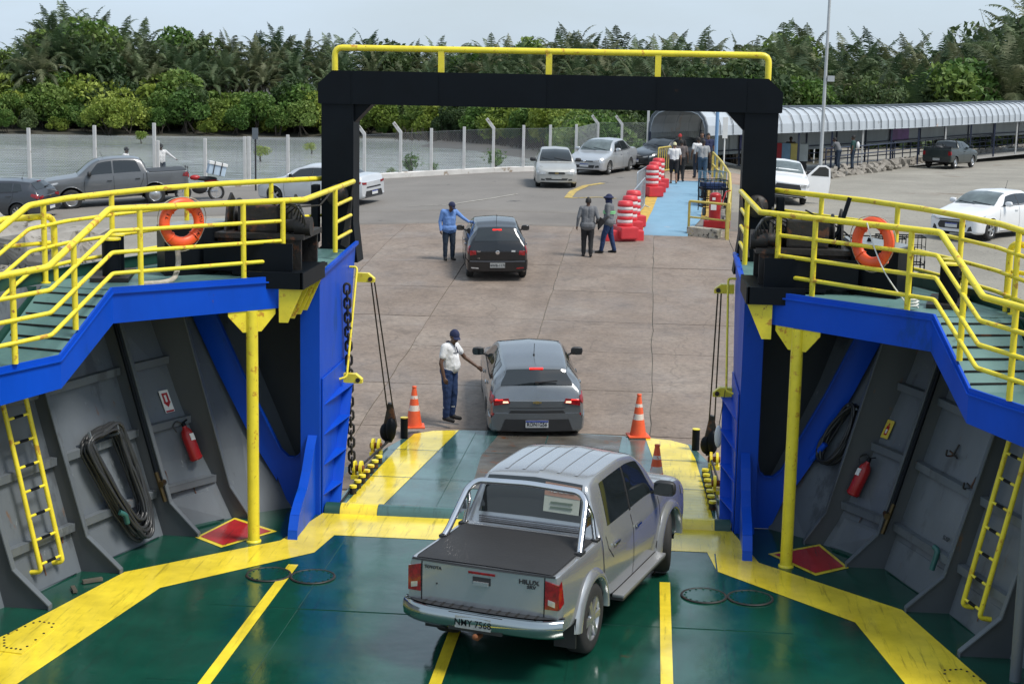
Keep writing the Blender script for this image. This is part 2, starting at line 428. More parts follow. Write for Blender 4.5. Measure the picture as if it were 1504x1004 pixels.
# water
def water_mat():
    m=bpy.data.materials.new('estuary_water'); m.use_nodes=True; nt=m.node_tree; b=nt.nodes['Principled BSDF']; N=nt.nodes.new;L=nt.links.new
    b.inputs['Roughness'].default_value=.09
    tc=N('ShaderNodeTexCoord'); mp=N('ShaderNodeMapping'); mp.inputs['Scale'].default_value=(.22,1.0,1); L(tc.outputs['Object'],mp.inputs[0])
    n=N('ShaderNodeTexNoise'); n.inputs['Scale'].default_value=1.1; n.inputs['Detail'].default_value=3; n.inputs['Distortion'].default_value=.5; L(mp.outputs[0],n.inputs['Vector'])
    bp=N('ShaderNodeBump'); bp.inputs['Strength'].default_value=.9; bp.inputs['Distance'].default_value=.16; L(n.outputs['Fac'],bp.inputs['Height']); L(bp.outputs[0],b.inputs['Normal'])
    n2=N('ShaderNodeTexNoise'); n2.inputs['Scale'].default_value=.05; n2.inputs['Detail'].default_value=4; L(mp.outputs[0],n2.inputs['Vector'])
    c=ramp4(nt,n2.outputs['Fac'],[(.35,(.31,.345,.345)),(.6,(.47,.50,.505))]); L(c,b.inputs['Base Color'])
    return m
MB().grid([[(x,y,-1.35) for x in np.linspace(-900,900,10)] for y in np.linspace(-300,1500,10)]).build('water',mat=water_mat(),kind='structure')
# ================================================================ the ferry (deck, bow, forecastle)
WET=[((.025,.05,.045),.25,1.3)]
def deck_paint(name,col,rust=.16):
    m=bpy.data.materials.new(name); m.use_nodes=True; nt=m.node_tree; b=nt.nodes['Principled BSDF']; N=nt.nodes.new;L=nt.links.new
    g=N('ShaderNodeNewGeometry'); P=g.outputs['Position']
    def nz(sc,det=8,ro=.6,off=0,st=(1,1,1)):
        mp=N('ShaderNodeMapping'); mp.inputs['Location'].default_value=(off,off*.7,0); mp.inputs['Scale'].default_value=st; L(P,mp.inputs[0])
        n=N('ShaderNodeTexNoise'); n.inputs['Scale'].default_value=sc; n.inputs['Detail'].default_value=det; n.inputs['Roughness'].default_value=ro; L(mp.outputs[0],n.inputs['Vector']); return n.outputs['Fac']
    c=ramp4(nt,nz(1.3),[(.3,tuple(x*.72 for x in col)),(.7,tuple(min(1,x*1.22) for x in col))])
    # scuffs and tyre streaks
    def over(c,fac,p0,p1,colr,mul=1.):
        r=ramp4(nt,fac,[(p0,(0,0,0)),(p1,(mul,mul,mul))]); mx=N('ShaderNodeMixRGB'); L(r,mx.inputs[0]); L(c,mx.inputs[1]); mx.inputs[2].default_value=(*colr,1); return mx.outputs[0]
    c=over(c,nz(3.2,10,.75,4,(1,.35,1)),.60,.72,tuple(x*.35+.02 for x in col),.6)
    c=over(c,nz(6,10,.8,9),.68-.1*rust,.73,(.075,.045,.025),.75)
    c=over(c,nz(7,9,.7,17,(.5,1.6,1)),.70,.74,(.22,.25,.24),.45)
    c=over(c,nz(5.5,10,.75,31,(2.6,.16,1)),.54,.68,tuple(x*.28+.012 for x in col),.8)
    c=over(c,nz(13,10,.8,47,(1.4,.22,1)),.635,.68,tuple(x*.5+.15 for x in col),.5)
    c=over(c,nz(1.1,10,.78,71),.64,.67,(.10,.05,.022),.6)
    L(c,b.inputs['Base Color']); b.inputs['Specular IOR Level'].default_value=.8
    rr=N('ShaderNodeMapRange'); rr.inputs[1].default_value=.40; rr.inputs[2].default_value=.60; rr.inputs[3].default_value=.04; rr.inputs[4].default_value=.26; L(nz(.55,6,.6,2),rr.inputs[0]); L(rr.outputs[0],b.inputs['Roughness'])
    bp=N('ShaderNodeBump'); bp.inputs['Strength'].default_value=.16; bp.inputs['Distance'].default_value=.012; L(nz(9,7,.65),bp.inputs['Height'])
    bp2=N('ShaderNodeBump'); bp2.inputs['Strength'].default_value=.25; bp2.inputs['Distance'].default_value=.03; L(nz(1.6,2,.5,3),bp2.inputs['Height']); L(bp.outputs[0],bp2.inputs['Normal']); L(bp2.outputs[0],b.inputs['Normal'])
    return m
m_deck=deck_paint('deck_green',(.006,.056,.037))
m_deckl=deck_paint('ramp_teal',(.05,.115,.108),.4)
m_dy=deck_paint('deck_yellow',(.80,.62,.04),.45)
m_dred=deck_paint('deck_red',(.42,.02,.025),.3)
m_bare=M('bare_steel_wear',(.115,.105,.088),.45,.3,var=.35,vs=3,rvar=.2,spots=[(RUST,.4,5)])
m_blue=M('blue_hull_paint',(.002,.066,.50),.42,var=.16,vs=1.4,rvar=.1,bump=.08,bs=3,spots=[((.002,.055,.32),.38,1.6),((.12,.05,.025),.13,7)],stretch=(1,1,.35),spec=.25)
m_grey=M('bulwark_grey',(.12,.138,.155),.42,var=.2,vs=1.1,rvar=.1,bump=.08,bs=4,spots=[((.075,.085,.095),.42,1.7),((.24,.26,.27),.22,6),((.15,.075,.035),.22,3.1)],stretch=(1,1,.4))
m_grey2=M('frame_grey',(.06,.068,.075),.45,var=.16,vs=1.2,bump=.05,bs=4,spots=[((.14,.07,.03),.22,2.4)],stretch=(1,1,.5))
m_yel=M('yellow_pipe_paint',(.80,.66,.04),.34,var=.12,vs=5,bump=.08,bs=30,spots=[((.52,.27,.03),.42,6),((.30,.14,.03),.26,13),(RUST,.16,23)])
m_blk=M('black_paint',(.003,.005,.008),.5,var=.25,vs=2,bump=.05,bs=6,spots=[((.03,.018,.012),.12,3)],spec=.15)
m_blkr=M('rusty_black_steel',(.022,.02,.019),.55,.2,var=.35,vs=5,bump=.3,bs=20,spots=[((.11,.045,.022),.45,4)])
m_dgrn=M('dark_green_paint',(.012,.06,.045),.4,var=.2,vs=2,spots=[(RUST,.15,4)])
m_teal=M('walkway_teal',(.10,.20,.19),.5,var=.16,vs=1.5,rvar=.12,bump=.1,bs=12,spots=[((.16,.09,.05),.22,2.2),((.05,.10,.09),.3,3)])
m_rub=M('black_rubber',(.018,.018,.018),.55,var=.2)
m_hose=M('hose_rubber',(.03,.032,.034),.38,var=.2,vs=6)
m_red=M('red_paint',(.36,.014,.016),.35,var=.12,vs=4)
m_white=M('white_paint',(.72,.72,.70),.45,var=.08)
m_orange=M('lifebuoy_orange',(.80,.10,.025),.42,var=.10,vs=6,bump=.05,bs=20,spots=[((.5,.06,.03),.3,5)])
m_rope=M('rope',(.42,.38,.31),.9,var=.25,vs=20,bump=.5,bs=80)
m_chrome=M('chrome',(.72,.72,.74),.12,1.,var=.04)
m_brass=M('brass_valve',(.11,.08,.04),.35,.9,var=.2)
m_rust=M('rust',RUST,.85,var=.4,vs=6,bump=.4)
m_glassk=M('dark_glass',(.010,.014,.016),.04,var=0,spec=.8)
# ---- car deck
deck=MB(); 
deck.prism([(-6.9,4,0),(6.9,4,0),(6.9,12.5,0),(6.2,15,0),(5.5,17.2,0),(5.3,18,0),(4.97,19,0),(4.75,19.75,0),(4.4,20.2,0),(3.9,20.8,0),(3.42,21.2,0),(-3.42,21.2,0),(-3.9,20.8,0),(-4.4,20.2,0),(-4.75,19.75,0),(-4.97,19,0),(-5.3,18,0),(-5.5,17.2,0),(-6.2,15,0),(-6.9,12.5,0)],(0,0,-1.2))
deck.build('car_deck',mat=m_deck,kind='structure')
dk=bpy.data.objects.new('deck_markings',None); COL.objects.link(dk); dk['kind']='structure'
def sheet(name,mat,pts,z,par=dk): 
    p=[Vector((a,b,z)) for a,b in pts]; n=sum(((p[i].cross(p[(i+1)%len(p)])) for i in range(len(p))),Vector())
    if n.z<0: p=p[::-1]
    return MB().poly(p).build(name,par,mat)
def pz(u,v,z=0): p=atz(u,v,z); return (p.x,p.y)
bandL=[pz(423,794),pz(183,839.7),pz(0,936.6),(-5.6,13.2),(-4.3,13.2),pz(25,1004),pz(235,863),pz(496.9,809.3),pz(517.6,782.9)]
bandL=[(-2.88,21.08)]+[(-3.18,19.6)]+bandL[1:-1]+[(-2.52,19.95)]
bandL[-2]=(-2.62,19.15)
yb=bandL+[(-x,y) for x,y in bandL[::-1]]
sheet('yellow_band',m_dy,yb,.004)
for x in (-2.77,-.43,1.95): sheet('lane_line',m_dy,[(x-.065,5),(x+.065,5),(x+.065,18.6 if x!=-.43 else 19.5),(x-.065,18.6 if x!=-.43 else 19.5)],.008)
# weld seams standing slightly proud
sm=MB().mat(m_deck)
for x in (-2.35,2.62,.9): sm.box(x-.009,x+.009,5,19.9,.0,.006)
for y in (14.7,17.0,12.4): sm.box(-3.4,3.4,y-.008,y+.008,.001,.007)
sm.build('weld_seams',dk,kind='stuff')
for s in (-1,1):
    q=[pz(287,789),pz(325,804),pz(407,780),pz(345,760)]
    q=[(-x*s*-1 if False else s*abs(x),y) for x,y in q]; c=Vector((sum(a for a,_ in q)/4,sum(b for _,b in q)/4))
    sheet('yellow_patch_border',m_dy,q,.005)
    sheet('red_fire_station_patch',m_dred,[tuple(c+(Vector(p)-c)*.86) for p in q],.010)
# bolted access plates on the side band and small floor details
for s in (-1,1):
    mb=MB().mat(m_dy); q=[Vector((s*abs(pz(a_,b_)[0]),pz(a_,b_)[1])) for a_,b_ in ((0,937),(57,912),(88,917),(32,961),(0,957))]
    mb.prism([(p.x,p.y,.006) for p in q],(0,0,.012)); mb.mat(m_blkr)
    for i in range(5):
        for k in range(4):
            p=q[i].lerp(q[(i+1)%5],(k+.5)/4); c=(q[0]+q[2])/2; p=p+(c-p)*.14; mb.cyl((p.x,p.y,.018),.014,.008,6)
    mb.build('bolted_deck_plate',label='yellow bolted plate on the %s-hand yellow deck band'%('left' if s<0 else 'right'),cat='deck plate')
for s in (-1,1):
    for k,(x,y) in enumerate(((2.42,18.15),(2.98,18.15))):
        t=thing('deck_hatch','round bolted deck hatch, %s one of the pair near the %s-hand lane line'%(('inner','outer')[k],'left' if s<0 else 'right'),'deck hatch',(s*x,y,.0),0,'round bolted hatches in the car deck')
        MB().mat(m_deck).lathe((0,0,0),[(.255,.014),(.0,.014)],40,smooth=False).build('cover',t)
        MB().mat(m_blkr).lathe((0,0,0),[(.285,.009),(.28,.020),(.258,.020),(.255,.008)],40).build('rim',t)
        bb=MB().mat(m_deck)
        for q in range(16):
            a=2*PI*q/16; bb.cyl((.232*math.cos(a),.232*math.sin(a),.012),.013,.012,6)
        bb.build('hatch_bolts',t,kind='stuff')
# ---- ramp flap
rt=thing('bow_ramp','ferry bow ramp with yellow wheel strips lowered onto the concrete slip','ferry ramp',(0,0,0))
def rz_(y): return .03-.012*(y-21.2)
def rsheet(name,mat,pts,dz=.004):
    return MB().poly([(a,b,rz_(b)+dz) for a,b in pts]).build(name,rt,mat)
out_=[(-2.82,21.2),(-2.74,24.9),(-2.45,26.3),(-1.6,26.75),(0,26.9),(1.6,26.75),(2.45,26.3),(2.74,24.9),(2.82,21.2)]
MB().mat(m_deckl).prism([(a,b,rz_(b)) for a,b in out_],(0,0,-.22)).build('ramp_plate',rt)
def rp_(u,v): p=atz(u,v,.0); return (p.x,p.y)
for s in (-1,1):
    o=[(s*2.66,21.3),(s*2.12,21.3),(s*1.66,26.70),(s*2.1,26.58),(s*2.40,26.25),(s*2.5,25.2)]
    if s>0: o=o[::-1]
    rsheet('yellow_wheel_strip',m_dy,o if s>0 else o[::-1],.006)
rsheet('worn_tread_area',m_bare,[(-.95,22.6),(1.15,22.8),(1.25,26.7),(.2,26.85),(-.9,26.75),(-1.05,24.8)],.005)
sm=MB().mat(m_deckl)
for x in (-1.35,-.05,1.35): sm.add([(x-.01,21.3,rz_(21.3)+.01),(x+.01,21.3,rz_(21.3)+.01),(x+.01,26.6,rz_(26.6)+.012),(x-.01,26.6,rz_(26.6)+.012)],[(0,1,2,3)])
for y in (23.1,25.0): sm.add([(-2.6,y,rz_(y)+.012),(2.6,y,rz_(y)+.012),(2.6,y+.02,rz_(y)+.012),(-2.6,y+.02,rz_(y)+.012)],[(0,1,2,3)])
sm.build('ramp_seams',rt)
# non-slip lattice welded on the right strip
lt=MB().mat(m_dy)
for k in range(26):
    y=21.7+k*.16; xa=2.14-.42*(y-21.3)/5.4; lt.add([(xa+.03,y,rz_(y)+.009),(2.6-.04*(k/4),y,rz_(y)+.009),(2.6-.04*(k/4),y+.010,rz_(y)+.010),(xa+.03,y+.010,rz_(y)+.010)],[(0,1,2,3)])
lt.build('tread_bars',rt)
# hinge cover
def half(x0,x1,mat,name,r=.125,y=21.12):
    rows=[]
    for k in range(9):
        a=PI*k/8; rows.append([(x0,y-r*math.cos(a)*1.15,.004+r*math.sin(a)),(x1,y-r*math.cos(a)*1.15,.004+r*math.sin(a))])
    MB().mat(mat).grid(rows,flip=False).add([r[0] for r in rows],[tuple(range(9))]).add([r[1] for r in rows],[tuple(range(9))[::-1]]).build(name,rt)
for s in (-1,1):
    a,b=sorted((s*2.88,s*2.66)); half(a,b,m_dgrn,'hinge_cover_end')
    a,b=sorted((s*2.655,s*2.12)); half(a,b,m_dy,'hinge_cover_yellow')
half(-2.115,-.62,m_deckl,'hinge_cover'); half(-.58,.6,m_deckl,'hinge_cover',.12); half(.64,2.115,m_deckl,'hinge_cover')
for s in (-1,1):
    MB().mat(m_blkr).box(*sorted((s*2.72,s*2.74)),21.3,25.4,.03,.06).build('edge_bar',rt)
    for k in range(7):
        y=22.0+k*.33; x=s*(2.66-.02*(y-22))
        b=MB().mat(m_blkr).cyl((x,y,rz_(y)),.052,.10,14); b.mat(m_yel).cyl((x,y,rz_(y)+.10),.056,.035,14); b.build('bumper_stud',rt)
    for y in (23.0,24.6):
        b=MB().mat(m_yel); x=s*2.78
        b.cyl((x-.07,y,rz_(y)+.15),.12,.04,18,'x').cyl((x+.03,y,rz_(y)+.15),.12,.04,18,'x').box(x-.09,x+.09,y-.12,y+.12,rz_(y),rz_(y)+.06)
        b.mat(m_rust).cyl((x-.1,y,rz_(y)+.15),.05,.2,12,'x'); b.build('pulley',rt)
    MB().mat(m_blk).cyl((s*2.52,25.9,rz_(25.9)),.065,.36,16).mat(m_yel).cyl((s*2.52,25.9,rz_(25.9)+.36),.067,.012,16).build('stop_post',rt)
# ---- hull side walls
HB=[(6.9,12.5),(6.2,15),(5.5,17.2),(5.3,18),(4.97,19),(4.75,19.75),(4.4,20.2),(3.9,20.8),(3.42,21.2)]
HT=[(7.7,12.5),(7.0,15),(6.35,17.2),(6.15,18.1),(5.88,19.2),(5.62,20.1),(5.3,21.0),(4.7,22.2),(3.6,23.85)]
def hullx(y,z):
    """inner hull surface |x| at station y, height z (transverse station)"""
    t=max(0,min(1,z/3.5)); Y=[a[1]*(1-t)+b[1]*t for a,b in zip(HB,HT)]; X=[a[0]*(1-t)+b[0]*t for a,b in zip(HB,HT)]
    return interp(Y,X,y)
stations=[15.05,16.55,17.95,19.6,20.55]
foot=[5.5,5.16,4.8,4.3,3.85]; knee=[5.85,5.58,5.22,4.68,4.12]
def ribx(i,z):
    if z<.46: return foot[i]+(knee[i]-foot[i])*max(0,z-.05)/.41
    return knee[i]+.262*(z-.46)
side_word={-1:'left',1:'right'}
for s in (-1,1):
    sw=side_word[s]
    t=thing('bulwark_wall','grey inclined %s side wall of the car deck with vertical frames and stringers'%sw,'bulwark')
    mb=MB().mat(m_grey)
    zt=[0,.9,1.8,2.7,3.5]
    rows=[[(s*(a[0]*(1-z/3.5)+b[0]*z/3.5),a[1]*(1-z/3.5)+b[1]*z/3.5,z) for a,b in zip(HB,HT)] for z in zt]
    mb.grid(rows,smooth=False,flip=(s<0))
    mb.build('hull_plate',t)
    o=MB().mat(m_dgrn)   # outer shell
    rows=[[(s*(a[0]+.10),a[1]+.06,-1.9) for a in HB],[(s*(a[0]+.12),a[1]+.08,0) for a in HB],[(s*(b[0]+.08),b[1]+.05,3.62) for b in HT]]
    o.grid(rows,smooth=False,flip=(s>0)).build('outer_shell',t)
    for i,y in enumerate(stations):
        zs=[.0,.05,.46,3.1]; inn=[(s*foot[i],y,0),(s*foot[i],y,.05),(s*ribx(i,.46),y,.46),(s*ribx(i,3.12),y,3.12)]
        outp=[(s*(hullx(y,z)+.02),y,z) for z in (3.12,2.3,1.5,.7,0)]
        fr=MB().mat(m_grey2).prism(inn+outp,(0,.014,0)).build('frame_web',t)
        fl=MB().mat(m_grey)
        pts=[Vector(p) for p in inn]
        for a,b in zip(pts[:-1],pts[1:]): 
            fl.beam(a+Vector((0,.007,0)),b+Vector((0,.007,0)),.10,.014,up=(s,0,.2))
        fl.build('flange',fr)
        if i<4:
            y1=stations[i+1]
            for z in (.62,1.45,2.28):
                a=Vector((s*(hullx(y+.02,z)-.06),y+.02,z)); b=Vector((s*(hullx(y1-.02,z)-.06),y1-.02,z))
                g=MB().mat(m_grey).beam(a,b,.09,.012); g.beam(a+Vector((-s*.04,0,-.045)),b+Vector((-s*.04,0,-.045)),.012,.10); g.build('stringer',t)
            # doubler plate at the foot of the hull
            za,zb=.0,.42
            if i in(1,2,3): MB().mat(m_grey).prism([(s*(hullx(y+.15,.42)-.012),y+.15,.42),(s*(hullx(y+.15,0)-.012),y+.15,.02),(s*(hullx(y1-.1,0)-.012),y1-.1,.02),(s*(hullx(y1-.1,.42)-.012),y1-.1,.42)],(-s*.008,0,0)).build('doubler_plate',t)
    for (y,z,h,w8) in ((17.3,.75,.6,.03),(19.78,.85,.8,.07),(19.95,.8,.7,.025),(20.25,.6,.55,.02),(16.0,.9,.7,.04),(17.75,.55,.5,.02)):
        xx=hullx(y,z)-.014
        rr_=random.Random(int(y*100)); le=[];ri=[]
        for k_ in range(9):
            zz_=z-h*k_/8; a_=w8*(.35+.65*math.sin(PI*min(1,.15+k_/9)))*rr_.uniform(.6,1.1); xo=hullx(y,zz_)-.0135; le.append((s*xo,y-a_/2+rr_.uniform(-.01,.01),zz_)); ri.append((s*xo,y+a_/2+rr_.uniform(-.01,.01),zz_))
        MB().mat(m_rust).grid([le,ri],smooth=False).build('rust_streak',t)
    MB().mat(m_dgrn).prism([(s*4.6,19.72,.004),(s*4.2,20.3,.004),(s*4.35,20.3,.004),(s*4.8,19.75,.004)],(0,0,.02)).build('foot_plate',t)
    # ---- bow web frame (blue)
    t=thing('web_frame_bulkhead','blue bow web frame on the %s with a tall rounded opening'%sw,'hull frame')
    Y=21.22
    outer=[(2.94,0),(3.42,0),(3.95,1.0),(4.45,2.0),(4.95,3.1),(2.94,3.1)]
    inner=[(3.22,3.1),(3.22,1.0),(3.25,.84),(3.33,.76),(3.44,.76),(3.55,.86),(4.1,1.95),(4.62,3.1)]
    # ring polygon built from two halves
    mb=MB().mat(m_blue)
    mb.prism([(s*2.94,Y,0),(s*3.22,Y,0),(s*3.22,Y,3.1),(s*2.94,Y,3.1)],(0,.03,0))
    mb.prism([(s*3.22,Y,0),(s*3.44,Y,0),(s*3.62,Y,.45),(s*3.62,Y,1.0),(s*3.55,Y,.86),(s*3.44,Y,.76),(s*3.33,Y,.76),(s*3.25,Y,.84),(s*3.22,Y,1.0)],(0,.03,0))
    mb.prism([(s*3.62,Y,.38),(s*4.0,Y,1.0),(s*4.5,Y,2.0),(s*5.0,Y,3.1),(s*4.62,Y,3.1),(s*4.1,Y,1.95),(s*3.62,Y,1.0)],(0,.03,0)); mb.build('web_plate',t)
    mb=MB().mat(m_blue); pr=[(3.22,3.1),(3.22,1.0),(3.25,.84),(3.33,.76),(3.44,.76),(3.55,.86),(4.1,1.95),(4.62,3.1)]
    for a,b in zip(pr[:-1],pr[1:]): mb.beam((s*a[0],Y-.03,a[1]),(s*b[0],Y-.03,b[1]),.09,.012,up=(0,0,1) if abs(a[0]-b[0])>.03 else (1,0,0))
    mb.build('opening_flange',t)
    # closing plating behind, dark inside of the bow
    mb=MB().mat(m_grey2)
    mb.grid([[(s*3.0,21.35,-.0),(s*3.6,22.3,0)],[(s*3.0,21.35,3.4),(s*4.9,22.4,3.4)]]); mb.grid([[(s*3.0,21.3,.02),(s*3.0,23.6,.02)],[(s*5,21.3,.02),(s*4,23.6,.02)]]); mb.build('inner_plating',t)
    # ---- bow wing: inner side plate next to the ramp with gussets and the curved fin
    t=thing('bow_wing','blue bow side plate with stiffeners and curved foot fin %s of the ramp'%sw,'hull plate')
    prof=[(20.95,3.42),(20.95,.0),(21.55,.0),(22.1,.8),(22.75,1.6),(23.2,2.6),(23.55,3.62),(22.6,3.56)]
    MB().mat(m_blue).prism([(s*2.93,y,z) for y,z in prof],(s*.03,0,0)).build('side_plate',t)
    MB().mat(m_blue).prism([(s*2.925,20.9,3.42),(s*2.925,20.9,0),(s*3.2,20.9,0),(s*3.2,20.9,3.42)],(0,.04,0)).build('front_plate',t)
    # rail on top edge
    MB().mat(m_blue).beam((s*2.90,20.95,3.45),(s*2.90,23.5,3.62),.05,.05).build('edge_bead',t)
    g=MB().mat(m_blue)
    g.prism([(s*2.90,21.0,1.95),(s*2.90,21.0,0.0),(s*2.90,21.5,0.0),(s*2.90,22.55,1.55),(s*2.90,22.7,1.95)],(s*.02,0,0)); g.build('doubler',t)
    for z in (.25,.68,1.12,1.55):
        y0=21.02; y1=21.5+z*.66
        MB().mat(m_blue).prism([(s*2.9,y0,z),(s*2.9,y1,z+.05),(s*2.74,y1-.05,z+.05)],(0,0,.014)).build('gusset',t)
    MB().mat(m_blue).prism([(s*2.74,21.45,0),(s*2.9,21.45,0),(s*2.9,22.5,1.7),(s*2.76,22.45,1.6)],(0,.014,0)).build('end_plate',t)
    fin=[(20.9,0),(20.9,1.15),(20.72,.98),(20.5,.72),(20.3,.55),(20.0,.42),(19.8,.3),(19.68,.12),(19.66,0)]
    f=MB().mat(m_blue).prism([(s*2.99,y,z) for y,z in fin],(s*.02,0,0)).build('fin',t)
    fb=MB().mat(m_blue)
    for (a,b) in zip(fin[1:-1],fin[2:]): fb.beam((s*3.03,a[0],a[1]),(s*3.03,b[0],b[1]),.13,.02,up=(0,-1,.4))
    fb.build('fin_face_bar',f)
    # ---- forecastle deck and girder
    t=thing('forecastle_deck','raised %s forecastle deck with blue edge girder and sloping cleated gangway'%sw,'walkway deck')
    G=[(2.93,19.95,3.55,3.13),(4.97,18.35,3.53,3.08),(5.2,17.2,2.88,2.48),(5.66,16.45,2.84,2.40),(6.75,14.6,2.80,2.36)]
    G[0]=(3.02,19.86,3.56,3.14)
    gm=MB().mat(m_blue)
    for a,b in zip(G[:-1],G[1:]):
        d=Vector((b[0]-a[0],b[1]-a[1],0)).normalized(); n=Vector((d.y,-d.x,0)); n=n if n.x>0 else -n; n=Vector((n.x*s,n.y,0))*.03
        gm.prism([(s*a[0],a[1],a[2]),(s*a[0],a[1],a[3]),(s*b[0],b[1],b[3]),(s*b[0],b[1],b[2])],n)
    gd=gm.build('edge_girder',t)
    lip=MB().mat(m_blue)
    for a,b in zip(G[:-1],G[1:]): lip.beam((s*(a[0]-.012),a[1]-.01,a[2]-.07),(s*(b[0]-.012),b[1]-.01,b[2]-.07),.02,.018)
    lip.build('weld_bead',gd)
    dz=3.50
    dp=[(2.95,20.95),(3.04,19.9),(4.99,18.38),(5.95,18.5),(6.0,18.7),(5.85,19.3),(5.58,20.15),(5.25,21.0),(4.65,22.2),(3.6,23.75),(2.95,23.5)]
    P3=[(s*x,y,dz) for x,y in dp]; mb=MB().mat(m_teal).prism(P3,(0,0,-.012)); mb.build('deck_plating',t)
    ub=MB().mat(m_grey2)
    for a,b in (((3.3,19.9),(4.4,22.2)),((3.9,19.4),(5.0,21.3)),((4.5,18.9),(5.5,20.2))): ub.beam((s*a[0],a[1],3.40),(s*b[0],b[1],3.40),.02,.18)
    ub.build('deck_beams',t)
    # raised bulwark lip around the outside
    lp=MB().mat(m_dgrn); E=[(3.6,23.85),(4.7,22.25),(5.32,21.05),(5.65,20.15),(5.92,19.2),(6.2,18.1),(6.42,17.2),(7.05,15.),(7.8,12.4)]
    for a,b in zip(E[:-1],E[1:]): lp.beam((s*a[0],a[1],3.52),(s*b[0],b[1],3.52),.05,.26)
    lp.build('deck_edge_lip',t)
    # gangway
    A0,A1=Vector((s*5.0,18.36,3.49)),Vector((s*5.93,18.5,3.49)); B0,B1=Vector((s*5.23,17.2,2.83)),Vector((s*6.1,17.4,2.83))
    MB().mat(m_teal).quad(A0,A1,B1,B0).quad(A0-Vector((0,0,.02)),B0-Vector((0,0,.02)),B1-Vector((0,0,.02)),A1-Vector((0,0,.02))).build('gangway_plate',t)
    for k in range(6):
        f=(k+.6)/6.2; a=A0.lerp(B0,f)+Vector((s*.03,0,.012)); b=A1.lerp(B1,f)+Vector((-s*.05,0,.012))
        MB().mat(m_blkr).beam(a,b,.018,.02).build('tread_cleat',t)  # cleats coloured black, standing in for their thin shadow lines
    MB().mat(m_teal).prism([(s*5.23,17.2,2.83),(s*6.1,17.4,2.83),(s*6.9,15.0,2.8),(s*7.6,12.6,2.78),(s*7.0,12.6,2.78),(s*6.75,14.6,2.79),(s*5.68,16.47,2.82)],(0,0,-.014)).build('side_walkway',t)
    # recess with coaming outboard of the gangway
    rc=MB().mat(m_dgrn); q=[(5.98,18.45),(6.12,17.35),(6.45,16.3),(6.75,16.4),(6.38,17.4),(6.2,18.3)]
    rc.prism([(s*x,y,2.3) for x,y in q],(0,0,-.02))
    for i in range(len(q)):
        a=q[i];b=q[(i+1)%len(q)]; za=3.5 if a[1]>18 else 2.95; zb=3.5 if b[1]>18 else 2.95
        rc.add([(s*a[0],a[1],2.3),(s*b[0],b[1],2.3),(s*b[0],b[1],zb),(s*a[0],a[1],za)],[(0,1,2,3)])
    rc.build('recess_coaming',t)
    # tray and yellow brackets at the inner front corner
    t=thing('winch_platform','black steel winch tray carried on yellow brackets at the %s bow corner'%sw,'platform')
    MB().mat(m_blk).box(*sorted((s*2.88,s*3.6)),19.6,19.64,3.40,3.62).box(*sorted((s*2.86,s*2.90)),19.6,20.95,3.40,3.62).box(*sorted((s*2.9,s*3.9)),19.95,21.3,3.53,3.57).build('tray_edge',t)
    MB().mat(m_blk).prism([(s*2.9,19.64,3.44),(s*3.1,19.64,3.44),(s*3.04,19.95,3.44),(s*3.0,20.95,3.44),(s*2.9,20.95,3.44)],(0,0,-.02)).build('tray_floor',t)
    for k in range(4):
        y=19.66+k*.38; MB().mat(m_yel).prism([(s*2.88,y,3.40),(s*3.2,y,3.40),(s*3.2,y,2.95),(s*3.08,y,2.95)],(0,.016,0)).build('bracket',t)
    # ---- pillar
    t=thing('deck_pillar','yellow pipe pillar with triangular head gussets carrying the %s girder'%sw,'pillar',(s*3.52,19.5,0))
    MB().mat(m_yel).cyl((0,0,0),.078,3.12,24).build('shaft',t)
    MB().mat(m_yel).lathe((0,0,0),[(.10,.0),(.10,.02),(.08,.03)],24).build('base_ring',t)
    gdir=Vector((4.97-3.02,18.35-19.86,0)).normalized(); gdir=Vector((gdir.x*s,gdir.y,0)); gn=Vector((-gdir.y,gdir.x,0))
    g=MB().mat(m_yel)
    for sg in (-1,1):
        p=[Vector((0,0,3.13))+gdir*.0, Vector((0,0,3.13))+gdir*.33*sg, Vector((0,0,3.06))+gdir*.33*sg, Vector((0,0,2.84))+gdir*.13*sg, Vector((0,0,2.84))]
        g.prism([q-gn*.008 for q in p],gn*.016)
    p=[Vector((0,0,3.13)), Vector((0,0,3.13))+gn*.16,Vector((0,0,2.84))+gn*.08]
    g.build('head_gusset',t)
    # ---- railings
    m=m_yel
    t=thing('guard_rail','yellow four-bar guard rail along the inner edge of the %s forecastle and gangway'%sw,'railing',group='yellow ferry guard rails')
    path=[(2.96,23.5,4.56),(3.05,20.5,4.50),(5.0,18.38,4.49),(5.24,17.0,3.93),(5.74,16.3,3.86),(6.92,14.4,3.84)]
    MB().mat(m).tube([(s*x,y,z) for x,y,z in path],.040,12,round_=.05).build('top_rail',t)
    for k,dzr in enumerate((.265,.53,.79)):
        pp=[(3.28,20.25,4.495-dzr),(4.98,18.4,4.485-dzr),(5.23,17.02,3.93-dzr),(5.74,16.32,3.86-dzr),(6.92,14.42,3.84-dzr)]
        MB().mat(m).tube([(s*x,y,z) for x,y,z in pp],.027,10,round_=.04).build('mid_rail',t)
        MB().mat(m).tube([(s*2.98,22.25,4.54-dzr*.95),(s*2.97,23.35,4.56-dzr*.95)],.027,10).build('mid_rail',t)
    for (x,y,zt,zb_) in ((3.28,20.24,4.49,3.5),(3.7,19.79,4.49,3.5),(4.72,18.69,4.49,3.5),(5.15,17.57,4.15,3.12),(5.52,16.66,3.88,2.86),(6.36,15.3,3.85,2.82)):
        MB().mat(m).cyl((s*x,y,zb_),.036,zt-zb_,12).build('post',t)
    MB().mat(m).cyl((s*2.985,22.25,3.6),.036,.93,12).build('post',t)
    t=thing('guard_rail','yellow four-bar guard rail along the outer edge of the %s forecastle'%sw,'railing',group='yellow ferry guard rails')
